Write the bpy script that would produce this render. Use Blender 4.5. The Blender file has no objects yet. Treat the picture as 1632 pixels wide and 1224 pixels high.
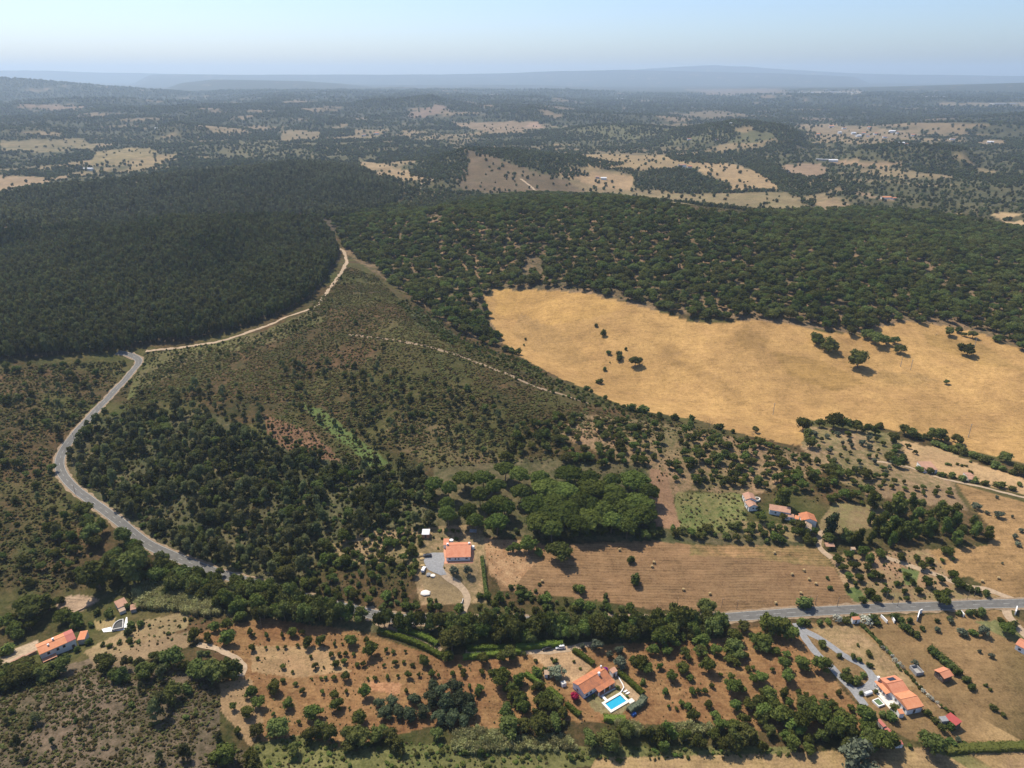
import bpy, math, random
import numpy as np
from math import radians as R, sin, cos, tan, atan, atan2, hypot, pi
from mathutils import Vector, Matrix

random.seed(7)
rng = np.random.default_rng(7)
S = bpy.context.scene
COL = S.collection

# ------------------------------------------------------------------ camera, sky, sun, exposure
CAM_H = 240.0
FPX, CU, CV = 1133.0, 816.0, 612.0          # focal length and centre of the 1632 x 1224 photograph
PITCH = atan(494.0 / FPX)                   # horizon about 494 px above the centre
cam = bpy.data.cameras.new('camera')
cam_o = bpy.data.objects.new('camera', cam)
COL.objects.link(cam_o)
cam.sensor_width = 36.0
cam.lens = 36.0 * FPX / 1632.0
cam.clip_start = 1.0
cam.clip_end = 120000.0
cam_o.location = (0, 0, CAM_H)
cam_o.rotation_euler = (pi / 2 - PITCH, 0, 0)
S.camera = cam_o

SUN_EL, SUN_AZ = R(57), R(-42)              # azimuth from +Y towards +X
W = bpy.data.worlds.new('World')
S.world = W
W.use_nodes = True
wn, wl = W.node_tree.nodes, W.node_tree.links
wn.clear()
sky = wn.new('ShaderNodeTexSky')
sky.sky_type = 'NISHITA'
sky.sun_disc = False
sky.sun_elevation = SUN_EL
sky.sun_rotation = SUN_AZ % (2 * pi)
sky.altitude = 200
sky.air_density = 0.8
sky.dust_density = 1.5
sky.ozone_density = 5.0
bg = wn.new('ShaderNodeBackground')
bg.inputs['Strength'].default_value = 0.143
wo = wn.new('ShaderNodeOutputWorld')
wl.new(sky.outputs[0], bg.inputs[0])
wl.new(bg.outputs[0], wo.inputs[0])
sun = bpy.data.lights.new('sun', 'SUN')
sun.energy = 5.0
sun.angle = R(0.53)
sun.color = (1.0, 0.905, 0.74)
sun_o = bpy.data.objects.new('sun', sun)
COL.objects.link(sun_o)
sd = Vector((sin(SUN_AZ) * cos(SUN_EL), cos(SUN_AZ) * cos(SUN_EL), sin(SUN_EL)))
sun_o.rotation_euler = (-sd).to_track_quat('-Z', 'Y').to_euler()
sun_o.location = (0, 0, 600)
S.view_settings.view_transform = 'Standard'
S.view_settings.look = 'None'
S.view_settings.exposure = 0.30
S.view_settings.gamma = 1.0
S.view_settings.use_curve_mapping = False
S.render.engine = 'CYCLES'
S.cycles.max_bounces = 5
S.cycles.diffuse_bounces = 2
S.cycles.glossy_bounces = 1
S.cycles.transmission_bounces = 2
S.cycles.volume_bounces = 2
S.cycles.transparent_max_bounces = 8
S.cycles.caustics_reflective = False
S.cycles.caustics_refractive = False
S.cycles.use_denoising = True
S.cycles.use_adaptive_sampling = False

# ------------------------------------------------------------------ picture rays
SP, CP = sin(PITCH), cos(PITCH)


def ray(u, v):
    """direction of the line of sight through a photograph pixel, world axes (x right, y ahead)"""
    u = np.asarray(u, float); v = np.asarray(v, float)
    xc = (u - CU) / FPX; yc = (CV - v) / FPX
    return xc, CP + yc * SP, -SP + yc * CP


def project(x, y, z):
    dz = z - CAM_H
    d = y * CP - dz * SP
    w = y * SP + dz * CP
    d = np.maximum(d, 1e-3)
    return CU + FPX * x / d, CV - FPX * w / d


# ------------------------------------------------------------------ noise
_perm = np.random.default_rng(3).integers(0, 256, 512)
_grad = np.random.default_rng(4).normal(size=(256, 2))
_grad /= np.linalg.norm(_grad, axis=1)[:, None]


def perlin(x, y):
    xi = np.floor(x).astype(int); yi = np.floor(y).astype(int)
    xf = x - xi; yf = y - yi
    u = xf * xf * xf * (xf * (xf * 6 - 15) + 10); v = yf * yf * yf * (yf * (yf * 6 - 15) + 10)

    def g(a, b, fx, fy):
        h = _perm[(_perm[a & 255] + b) & 255]
        gr = _grad[h]
        return gr[..., 0] * fx + gr[..., 1] * fy
    n00 = g(xi, yi, xf, yf); n10 = g(xi + 1, yi, xf - 1, yf)
    n01 = g(xi, yi + 1, xf, yf - 1); n11 = g(xi + 1, yi + 1, xf - 1, yf - 1)
    a = n00 + u * (n10 - n00); b = n01 + u * (n11 - n01)
    return (a + v * (b - a)) * 1.5


def fbm(x, y, scale, octaves=4, seed=0):
    s = 0.0; a = 1.0; f = 1.0 / scale; t = 0.0
    for i in range(octaves):
        s = s + a * perlin(x * f + seed * 17.3 + i * 5.1, y * f + seed * 9.7 - i * 3.3)
        t += a; a *= 0.5; f *= 2.03
    return s / t


def sstep(a, b, x):
    t = np.clip((x - a) / (b - a), 0, 1)
    return t * t * (3 - 2 * t)


# ------------------------------------------------------------------ terrain: heights where the photograph lets one judge them (u, v, height)
CTRL = [
    (0, 1224, 14), (200, 1224, 12), (400, 1224, 5), (800, 1224, -4), (1200, 1224, -4), (1632, 1224, -3),
    (100, 1100, 12), (250, 1090, 10), (350, 1060, 7), (90, 1045, 6), (200, 985, 4), (20, 1000, 4),
    (400, 1050, 3), (600, 1010, 2), (800, 1050, 1), (945, 1095, 0), (1200, 1080, 1), (1440, 1110, 1), (1620, 1035, 3),
    (700, 1120, 0), (1000, 1180, -3), (350, 915, 6), (570, 972, 4), (800, 985, 3), (1150, 982, 3), (1400, 970, 4), (1632, 962, 6),
    (730, 890, 9), (1000, 905, 6), (1250, 930, 6), (1000, 865, 8), (1300, 875, 8),
    (850, 795, 14), (1130, 810, 12), (1250, 825, 12), (1550, 860, 11), (1632, 820, 13), (700, 800, 14),
    (1300, 745, 14), (1480, 750, 12), (1600, 775, 11), (1200, 697, 14), (1350, 690, 11), (1632, 735, 8),
    (1100, 655, 7), (950, 620, 7), (870, 580, 9), (790, 480, 25), (900, 472, 33), (1100, 517, 25), (1200, 517, 30), (1450, 520, 27),
    (1632, 560, 19), (1000, 565, 15), (1300, 605, 12), (1500, 625, 10), (1250, 560, 20), (1020, 500, 28),
    (560, 425, 46), (640, 490, 44), (720, 540, 40), (830, 590, 32), (900, 630, 27), (1000, 665, 21), (1100, 684, 17),
    (450, 525, 37), (520, 580, 32), (600, 660, 25), (700, 685, 24), (800, 705, 22), (500, 750, 17), (600, 800, 13), (400, 640, 27),
    (300, 620, 27), (350, 720, 21), (300, 800, 14), (450, 850, 10), (500, 690, 22), (560, 700, 20),
    (212, 570, 24), (205, 605, 22), (150, 655, 19), (98, 725, 15), (125, 783, 12), (240, 870, 7),
    (0, 600, 28), (50, 680, 22), (0, 760, 17), (60, 860, 10), (150, 920, 5), (0, 950, 6),
    (230, 560, 26), (0, 560, 33), (100, 558, 28), (400, 530, 34), (500, 485, 42),
    (270, 358, 50), (100, 370, 45), (0, 378, 42), (450, 352, 48), (530, 350, 45), (250, 450, 38), (50, 450, 37), (450, 425, 44),
    (500, 264, 46), (350, 275, 44), (200, 292, 40), (50, 305, 33), (0, 318, 30), (400, 312, 37), (200, 324, 31),
    (600, 290, 35), (700, 300, 25), (620, 350, 38), (620, 405, 37),
    (570, 372, 42), (700, 400, 46), (850, 328, 70), (1000, 328, 72), (1150, 348, 62), (1300, 378, 48), (1450, 420, 38), (1632, 480, 28),
    (1350, 350, 34), (1500, 355, 30), (1632, 382, 25), (700, 350, 60), (900, 400, 52), (1100, 430, 45), (1200, 470, 38), (750, 470, 31),
    (680, 500, 30), (740, 548, 20), (790, 565, 14),
    (790, 262, 45), (742, 239, 58), (700, 262, 33), (660, 277, 12), (850, 286, 27), (900, 301, 14), (790, 302, 18), (620, 262, 12), (800, 316, 15), (960, 300, 8), (1090, 292, 12), (1200, 270, 15), (1300, 270, 10), (1450, 300, 10), (1600, 345, 14),
    (30, 285, 5), (150, 265, 0), (400, 232, 0), (600, 237, 5), (800, 205, 0), (1000, 245, 14), (1200, 232, 5), (1500, 252, 5),
    (1000, 205, 0), (1300, 205, 18), (1500, 205, 0), (600, 200, -5), (300, 205, -5), (1380, 212, 15), (540, 232, 4),
    (-350, 1224, 14), (-350, 900, 10), (-350, 600, 25), (-350, 400, 35), (2000, 1224, -3), (2000, 950, 8), (2000, 700, 10), (2000, 450, 25), (2000, 300, 10),
]
# places hidden behind crests: (u, distance, height)
HID = [(270, 1170, 24), (100, 1130, 22), (450, 1170, 30), (0, 1080, 24), (850, 1380, 26), (1000, 1380, 22), (1150, 1330, 22), (500, 2000, 20), (300, 1900, 16),
       (742, 2300, 6), (790, 2250, 4), (690, 2250, 6), (600, 900, 30), (680, 760, 28)]
for uu in (-500, 0, 400, 816, 1232, 1632, 2130):
    HID += [(uu, 4600, 0), (uu, 9000, 0), (uu, 20000, 0), (uu, 40000, 0), (uu, 90, 2 - 4 * (uu > 700)), (uu, 40, 0)]
pts = []
for (u, v, z) in CTRL:
    dx, dy, dz = ray(u, v)
    t = (z - CAM_H) / dz
    pts.append((atan2(dx * t, dy * t), math.log(hypot(dx * t, dy * t)), z))
for (u, D, z) in HID:
    pts.append((atan2((u - CU) / FPX, CP), math.log(D), z))
pts = np.array(pts)


def tps(r2):
    return 0.5 * r2 * np.log(r2 + 1e-12)


_n = len(pts)
_A = np.zeros((_n + 3, _n + 3))
_d2 = ((pts[:, None, :2] - pts[None, :, :2]) ** 2).sum(-1)
_A[:_n, :_n] = tps(_d2) + np.eye(_n) * 4e-4
_A[:_n, _n] = 1; _A[:_n, _n + 1:] = pts[:, :2]
_A[_n:, :_n] = _A[:_n, _n:].T
_wts = np.linalg.solve(_A, np.concatenate([pts[:, 2], np.zeros(3)]))


def rbf(th, ln):
    out = _wts[_n] + _wts[_n + 1] * th + _wts[_n + 2] * ln
    for i in range(_n):
        out = out + _wts[i] * tps((th - pts[i, 0]) ** 2 + (ln - pts[i, 1]) ** 2)
    return out


# far ridges: (distance, depth of the ridge, [(u, v of its skyline) ...])
RIDGES = [
    (9500, 1100, [(-300, 128), (0, 125), (100, 132), (200, 140), (340, 150), (420, 157), (500, 170)]),
    (14000, 2000, [(250, 136), (340, 127), (480, 129), (544, 133), (650, 146), (760, 165)]),
    (5200, 450, [(450, 182), (544, 168), (590, 160), (640, 157), (687, 152), (720, 161), (760, 168), (800, 182)]),
    (9000, 1000, [(700, 164), (744, 152), (817, 148), (877, 149), (911, 155), (977, 160), (1060, 172)]),
    (4300, 300, [(750, 192), (790, 181), (844, 171), (880, 177), (960, 181), (1060, 185), (1130, 194)]),
    (22000, 2500, [(200, 119), (400, 119), (544, 119), (700, 119), (820, 116), (900, 113), (1000, 112), (1250, 117), (1400, 124)]),
    (27000, 2500, [(880, 119), (1020, 111), (1090, 106), (1140, 103.5), (1190, 106), (1250, 111), (1350, 116), (1450, 119), (1632, 121), (2000, 121)]),
    (27500, 1500, [(-400, 113), (0, 112), (80, 113), (200, 116), (330, 119), (500, 123)]),
    (12500, 2200, [(1000, 152), (1100, 146), (1200, 142), (1330, 140), (1450, 137), (1632, 132), (2000, 130)]),
    (5500, 500, [(1060, 186), (1100, 178), (1150, 175), (1250, 178), (1330, 180), (1360, 177), (1450, 188), (1632, 199)]),
    (3600, 260, [(-100, 206), (0, 203), (70, 201), (150, 213)]),
    (3500, 220, [(215, 209), (280, 196), (340, 201), (430, 210)]),
    (7000, 500, [(400, 175), (470, 160), (540, 163), (600, 172)]),
    (1900, 150, [(640, 277), (690, 257), (725, 243), (742, 237), (762, 243), (800, 255), (840, 268), (890, 287)]),
    (6500, 450, [(-100, 172), (60, 160), (180, 156), (300, 163), (420, 174)]), (4300, 300, [(-50, 196), (100, 190), (250, 187), (380, 193), (480, 201)]),
    (7800, 600, [(1000, 168), (1150, 158), (1300, 160), (1500, 157), (1700, 160)]), (3900, 260, [(1350, 207), (1450, 196), (1560, 194), (1680, 200)]),
    (3300, 220, [(880, 207), (960, 199), (1040, 200), (1110, 208)]), (2500, 170, [(1330, 240), (1420, 229), (1500, 232), (1580, 242)]),
    (2950, 380, [(1040, 214), (1110, 203), (1175, 193), (1240, 201), (1300, 212)]),
]


def height_raw(th, D):
    thc = np.clip(th, -0.95, 0.95)
    ln = np.log(np.maximum(D, 12.0))
    z = rbf(thc, ln)
    x = D * np.sin(th); y = D * np.cos(th)
    far = sstep(2600, 5000, D)
    z = z * (1 - far)
    nn = fbm(x, y, 900, 4, 2)
    z = z + sstep(1500, 3500, D) * 14 * nn + sstep(4000, 9000, D) * 26 * fbm(x, y, 2600, 5, 5)
    z = z + 0.9 * fbm(x, y, 55, 3, 8) * sstep(120, 400, D) + 9.0 * fbm(x, y, 190, 3, 14) * sstep(760, 960, D) * (1 - 0.5 * far)
    z = z + 4.5 * fbm(x, y, 150, 3, 15) * sstep(400, 520, D) * (1 - sstep(760, 960, D)) + 2.2 * fbm(x, y, 60, 3, 16) * sstep(330, 420, D) * sstep(0.10, -0.05, th) * (1 - sstep(800, 1000, D))
    z = z + sstep(3000, 5200, D) * (1 - 0.5 * sstep(9000, 16000, D)) * 120 * (0.5 - np.abs(fbm(x, y, 1500, 4, 31))) * sstep(-0.1, 0.25, fbm(x, y, 3800, 2, 33) + 0.08)
    zr = np.full_like(z, -1e3)
    for k, (D0, dep, line) in enumerate(RIDGES):
        us = np.array([p[0] for p in line], float); vs = np.array([p[1] for p in line], float)
        dx, dy, dz = ray(us, vs)
        ths = np.arctan2(dx, dy); zt = CAM_H + dz / np.hypot(dx, dy) * D0
        o = np.argsort(ths)
        zt = zt[o]; ths = ths[o]
        zz = np.interp(thc, ths, zt, left=-1e3, right=-1e3)
        sel = (zz > -900) & (np.abs(D - D0) < 2.6 * dep)
        if not sel.any():
            continue
        edge = np.minimum(thc - ths[0], ths[-1] - thc)
        zz = zz * (1 + 0.10 * fbm(x, y, dep * 1.1, 4, 20 + k)) * sstep(0, 0.03, edge)
        w = np.exp(-((D - D0 - dep * 0.35 * fbm(x, y, dep * 2.5, 3, 40 + k)) / dep) ** 2)
        cand = zz * w * (1 + 0.22 * (1 - w) * fbm(x, y, dep * 0.6, 4, 60 + k))
        zr = np.where(sel, np.maximum(zr, cand), zr)
    z = np.where(zr > -900, np.maximum(z, zr), z)
    back = sstep(1.0, 2.2, np.abs(th))
    return z * (1 - back)


# graded grid: fine where the lens looks, coarse elsewhere; radius from 12 m to 30 km
th_f = np.arange(R(-41), R(41) + 1e-6, R(0.13))
th_c1 = np.linspace(-pi, R(-41), 26)[:-1]
th_c2 = np.linspace(R(41), pi, 26)[1:]
TH = np.concatenate([th_c1, th_f, th_c2])
rows = np.arange(1300, 232, -2.3)
_dx, _dy, _dz = ray(np.full_like(rows, CU), rows)
RA = (CAM_H - 12) / -_dz * _dy
RA = np.concatenate([np.array([12, 40, 80, 120, 145]), RA[RA > 160]])
far_r = [RA[-1]]
while far_r[-1] < 30000:
    far_r.append(far_r[-1] * 1.0115)
RA = np.concatenate([RA, far_r[1:]])
NT, NR = len(TH), len(RA)
GT, GR = np.meshgrid(TH, RA)                # rows: radius, columns: angle
GZ = height_raw(GT.ravel(), GR.ravel()).reshape(GT.shape)
GX = GR * np.sin(GT); GY = GR * np.cos(GT)


def hgt(x, y):
    x = np.asarray(x, float); y = np.asarray(y, float)
    th = np.arctan2(x, y); D = np.hypot(x, y)
    ti = np.interp(th, TH, np.arange(NT)); ri = np.interp(D, RA, np.arange(NR))
    t0 = np.minimum(ti.astype(int), NT - 2); r0 = np.minimum(ri.astype(int), NR - 2)
    a = ti - t0; b = ri - r0
    return (GZ[r0, t0] * (1 - a) * (1 - b) + GZ[r0, t0 + 1] * a * (1 - b) + GZ[r0 + 1, t0] * (1 - a) * b + GZ[r0 + 1, t0 + 1] * a * b)


def ground(u, v, lift=0.0):
    """first point where the line of sight through (u, v) meets the terrain raised by lift"""
    u = np.atleast_1d(np.asarray(u, float)); v = np.atleast_1d(np.asarray(v, float))
    dx, dy, dz = ray(u, v)
    n = len(u)
    ts = np.exp(np.linspace(math.log(120), math.log(29000), 420))
    t0 = np.full(n, ts[0]); t1 = np.full(n, ts[-1]); done = np.zeros(n, bool)
    prev = ts[0]
    for t in ts[1:]:
        z = CAM_H + dz * t
        hit = (~done) & (z < hgt(dx * t, dy * t) + lift)
        t0[hit] = prev; t1[hit] = t; done |= hit
        prev = t
    for _ in range(26):
        m = 0.5 * (t0 + t1)
        below = CAM_H + dz * m < hgt(dx * m, dy * m) + lift
        t1 = np.where(below, m, t1); t0 = np.where(below, t0, m)
    x = dx * t1; y = dy * t1
    return x, y, hgt(x, y)


def G1(u, v, lift=0.0):
    x, y, z = ground([u], [v], lift)
    return float(x[0]), float(y[0]), float(z[0])


# levelled building plots
for (u_, v_, r_) in ((968, 1108, 17), (728, 884, 15), (1422, 1105, 17), (1395, 1117, 7), (188, 997, 6)):
    x_, y_, z_ = G1(u_, v_)
    w_ = 1 - sstep(r_ * 0.75, r_ * 1.5, np.hypot(GX - x_, GY - y_))
    GZ = GZ * (1 - w_) + z_ * w_


def inpoly(px, py, poly):
    px = np.asarray(px); py = np.asarray(py)
    c = np.zeros(px.shape, bool)
    n = len(poly)
    for i in range(n):
        x1, y1 = poly[i]; x2, y2 = poly[(i + 1) % n]
        if y1 == y2:
            continue
        k = ((y1 > py) != (y2 > py)) & (px < (x2 - x1) * (py - y1) / (y2 - y1) + x1)
        c ^= k
    return c


def tag(o, label=None, cat=None, group=None, kind=None):
    if label: o['label'] = label
    if cat: o['category'] = cat
    if group: o['group'] = group
    if kind: o['kind'] = kind
    return o
# ------------------------------------------------------------------ materials
def new_mat(name):
    m = bpy.data.materials.new(name)
    m.use_nodes = True
    nt = m.node_tree
    return m, nt.nodes, nt.links, nt.nodes['Principled BSDF']


def plain(name, col, rough=0.8, var=0.15, scale=1.5, metal=0.0, spec=0.3):
    m, n, l, b = new_mat(name)
    tc = n.new('ShaderNodeTexCoord')
    nz = n.new('ShaderNodeTexNoise'); nz.inputs['Scale'].default_value = scale; nz.inputs['Detail'].default_value = 6
    mr = n.new('ShaderNodeMapRange'); mr.inputs[1].default_value = 0.25; mr.inputs[2].default_value = 0.75
    mr.inputs[3].default_value = 1 - var; mr.inputs[4].default_value = 1 + var
    mx = n.new('ShaderNodeVectorMath'); mx.operation = 'SCALE'; mx.inputs[0].default_value = col[:3]
    l.new(tc.outputs['Object'], nz.inputs['Vector']); l.new(nz.outputs[0], mr.inputs[0]); l.new(mr.outputs[0], mx.inputs['Scale'])
    l.new(mx.outputs[0], b.inputs['Base Color'])
    b.inputs['Roughness'].default_value = rough
    b.inputs['Metallic'].default_value = metal
    b.inputs['Specular IOR Level'].default_value = spec
    return m


def tile_mat(name, c1, c2, axis=0, pitch=0.3):
    """clay tiles: ribs down the slope in relief, tiles of slightly different firing"""
    m, n, l, b = new_mat(name)
    tc = n.new('ShaderNodeTexCoord')
    wv = n.new('ShaderNodeTexWave'); wv.bands_direction = 'X' if axis == 0 else 'Y'
    wv.inputs['Scale'].default_value = 2 * pi / pitch / 20.0
    bp = n.new('ShaderNodeBump'); bp.inputs['Distance'].default_value = 0.05; bp.inputs['Strength'].default_value = 0.6
    vo = n.new('ShaderNodeTexVoronoi'); vo.inputs['Scale'].default_value = 2.6
    nz = n.new('ShaderNodeTexNoise'); nz.inputs['Scale'].default_value = 0.45; nz.inputs['Detail'].default_value = 7
    mx = n.new('ShaderNodeMix'); mx.data_type = 'RGBA'
    mx.inputs[6].default_value = (*c1, 1); mx.inputs[7].default_value = (*c2, 1)
    ma = n.new('ShaderNodeMath'); ma.operation = 'MULTIPLY_ADD'; ma.inputs[1].default_value = 0.45
    l.new(tc.outputs['Object'], wv.inputs['Vector']); l.new(tc.outputs['Object'], vo.inputs['Vector']); l.new(tc.outputs['Object'], nz.inputs['Vector'])
    l.new(vo.outputs['Color'], ma.inputs[0])
    nm = n.new('ShaderNodeMath'); nm.operation = 'MULTIPLY_ADD'; nm.inputs[1].default_value = 1.6; nm.inputs[2].default_value = -0.55
    l.new(nz.outputs[0], nm.inputs[0]); l.new(nm.outputs[0], ma.inputs[2])
    l.new(ma.outputs[0], mx.inputs[0]); l.new(mx.outputs[2], b.inputs['Base Color'])
    l.new(wv.outputs['Fac'], bp.inputs['Height']); l.new(bp.outputs[0], b.inputs['Normal'])
    b.inputs['Roughness'].default_value = 0.85
    b.inputs['Specular IOR Level'].default_value = 0.2
    return m


def leaf_mat(name, c1, c2, trans=0.25, hue=0.03):
    """foliage: each plant its own tint, clumps within a crown of two tones"""
    m, n, l, b = new_mat(name)
    n.remove(b)
    out = n['Material Output']
    oi = n.new('ShaderNodeObjectInfo')
    ge = n.new('ShaderNodeNewGeometry')
    mx = n.new('ShaderNodeMix'); mx.data_type = 'RGBA'
    mx.inputs[6].default_value = (*c1, 1); mx.inputs[7].default_value = (*c2, 1)
    ad = n.new('ShaderNodeMath'); ad.operation = 'MULTIPLY_ADD'; ad.inputs[1].default_value = 0.55
    m2 = n.new('ShaderNodeMath'); m2.operation = 'MULTIPLY'; m2.inputs[1].default_value = 0.6
    l.new(oi.outputs['Random'], m2.inputs[0])
    l.new(ge.outputs['Random Per Island'], ad.inputs[0]); l.new(m2.outputs[0], ad.inputs[2])
    # stands differ from place to place
    sn = n.new('ShaderNodeTexNoise'); sn.inputs['Scale'].default_value = 0.013; sn.inputs['Detail'].default_value = 4; sn.inputs['Roughness'].default_value = 0.6
    l.new(oi.outputs['Location'], sn.inputs['Vector'])
    sa = n.new('ShaderNodeMath'); sa.operation = 'MULTIPLY_ADD'; sa.inputs[1].default_value = 2.2; sa.inputs[2].default_value = -1.1
    l.new(sn.outputs[0], sa.inputs[0])
    sb = n.new('ShaderNodeMath'); sb.operation = 'ADD'; sb.use_clamp = True
    l.new(ad.outputs[0], sb.inputs[0]); l.new(sa.outputs[0], sb.inputs[1])
    l.new(sb.outputs[0], mx.inputs[0])
    hs = n.new('ShaderNodeHueSaturation')
    mr = n.new('ShaderNodeMapRange'); mr.inputs[3].default_value = 0.5 - hue; mr.inputs[4].default_value = 0.5 + hue
    ms = n.new('ShaderNodeMath'); ms.operation = 'FRACT'
    mm = n.new('ShaderNodeMath'); mm.operation = 'MULTIPLY'; mm.inputs[1].default_value = 7.31
    l.new(oi.outputs['Random'], mm.inputs[0]); l.new(mm.outputs[0], ms.inputs[0]); l.new(ms.outputs[0], mr.inputs[0])
    mv = n.new('ShaderNodeMapRange'); mv.inputs[3].default_value = 0.68; mv.inputs[4].default_value = 1.38
    l.new(ms.outputs[0], mv.inputs[0])
    l.new(mr.outputs[0], hs.inputs['Hue']); l.new(mx.outputs[2], hs.inputs['Color']); l.new(mv.outputs[0], hs.inputs['Value'])
    df = n.new('ShaderNodeBsdfDiffuse'); tr = n.new('ShaderNodeBsdfTranslucent'); sh = n.new('ShaderNodeMixShader')
    sh.inputs[0].default_value = trans
    l.new(hs.outputs[0], df.inputs[0]); l.new(hs.outputs[0], tr.inputs[0])
    l.new(df.outputs[0], sh.inputs[1]); l.new(tr.outputs[0], sh.inputs[2]); l.new(sh.outputs[0], out.inputs[0])
    return m


def ground_mat():
    """one earth material: two cover colours per place, mottled by noise of all sizes, plus mown or ploughed lines"""
    m, n, l, b = new_mat('ground_cover')
    tc = n.new('ShaderNodeTexCoord')
    a = n.new('ShaderNodeAttribute'); a.attribute_name = 'cover_a'
    c = n.new('ShaderNodeAttribute'); c.attribute_name = 'cover_b'
    st = n.new('ShaderNodeAttribute'); st.attribute_name = 'lines'

    def noise(scale, det, rough=0.6, dist=0.0):
        q = n.new('ShaderNodeTexNoise'); q.inputs['Scale'].default_value = scale; q.inputs['Detail'].default_value = det
        q.inputs['Roughness'].default_value = rough; q.inputs['Distortion'].default_value = dist
        l.new(tc.outputs['Object'], q.inputs['Vector'])
        return q

    def math2(op, x, y):
        q = n.new('ShaderNodeMath'); q.operation = op
        for i, s in enumerate((x, y)):
            if isinstance(s, (int, float)): q.inputs[i].default_value = s
            else: l.new(s, q.inputs[i])
        return q.outputs[0]
    n1 = noise(0.035, 9, 0.68, 0.4); n2 = noise(0.35, 6, 0.65); n3 = noise(1.3, 3, 0.6); n4 = noise(0.012, 5, 0.6, 0.6)
    s = math2('ADD', math2('MULTIPLY', n1.outputs[0], 0.5), math2('MULTIPLY', n2.outputs[0], 0.34))
    s = math2('ADD', s, math2('MULTIPLY', n4.outputs[0], 0.3))
    mr = n.new('ShaderNodeMapRange'); mr.inputs[1].default_value = 0.47; mr.inputs[2].default_value = 0.67
    l.new(s, mr.inputs[0])
    mx = n.new('ShaderNodeMix'); mx.data_type = 'RGBA'
    l.new(mr.outputs[0], mx.inputs[0]); l.new(a.outputs['Color'], mx.inputs[6]); l.new(c.outputs['Color'], mx.inputs[7])
    # lines: positive values run across, negative ones away
    def lines(rot, scale, distort):
        mp = n.new('ShaderNodeMapping'); mp.inputs['Rotation'].default_value = (0, 0, rot)
        w = n.new('ShaderNodeTexWave'); w.bands_direction = 'Y'; w.inputs['Scale'].default_value = scale
        w.inputs['Distortion'].default_value = distort; w.inputs['Detail'].default_value = 3; w.inputs['Detail Scale'].default_value = 0.35
        l.new(tc.outputs['Object'], mp.inputs['Vector']); l.new(mp.outputs[0], w.inputs['Vector'])
        return w.outputs['Fac']
    def streaks(rot):
        mp = n.new('ShaderNodeMapping'); mp.inputs['Rotation'].default_value = (0, 0, rot); mp.inputs['Scale'].default_value = (0.035, 0.55, 0.2)
        q = n.new('ShaderNodeTexNoise'); q.inputs['Scale'].default_value = 1.0; q.inputs['Detail'].default_value = 5; q.inputs['Roughness'].default_value = 0.65
        l.new(tc.outputs['Object'], mp.inputs['Vector']); l.new(mp.outputs[0], q.inputs['Vector'])
        return math2('MULTIPLY_ADD' if False else 'MULTIPLY', q.outputs[0], 2.6)
    w1 = math2('ADD', math2('MULTIPLY', lines(R(2), 0.17, 5.0), 0.45), math2('SUBTRACT', streaks(R(2)), 1.0)); w2 = math2('ADD', math2('MULTIPLY', lines(R(-62), 0.16, 5.0), 0.06), math2('SUBTRACT', streaks(R(-62)), 1.0))
    pos = math2('MAXIMUM', st.outputs['Fac'], 0.0)
    neg = math2('MAXIMUM', math2('MULTIPLY', st.outputs['Fac'], -1.0), 0.0)
    k = math2('ADD', math2('MULTIPLY', pos, math2('SUBTRACT', w1, 0.5)), math2('MULTIPLY', neg, math2('SUBTRACT', w2, 0.5)))
    k = math2('MULTIPLY', k, math2('ADD', n1.outputs[0], 0.3))
    g = math2('ADD', math2('MULTIPLY', n3.outputs[0], 1.1), math2('MULTIPLY', n2.outputs[0], 1.2))
    g = math2('ADD', g, math2('MULTIPLY', noise(0.09, 6, 0.7, 0.3).outputs[0], 0.8))
    g = math2('ADD', g, -0.66)
    g = math2('MAXIMUM', g, 0.25)
    g = math2('ADD', g, k)
    sc = n.new('ShaderNodeVectorMath'); sc.operation = 'SCALE'
    l.new(mx.outputs[2], sc.inputs[0]); l.new(g, sc.inputs['Scale'])
    l.new(sc.outputs[0], b.inputs['Base Color'])
    bp = n.new('ShaderNodeBump'); bp.inputs['Distance'].default_value = 0.5; bp.inputs['Strength'].default_value = 0.45
    l.new(math2('ADD', n2.outputs[0], math2('MULTIPLY', n3.outputs[0], 0.5)), bp.inputs['Height'])
    l.new(bp.outputs[0], b.inputs['Normal'])
    b.inputs['Roughness'].default_value = 0.95
    b.inputs['Specular IOR Level'].default_value = 0.05
    return m


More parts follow.
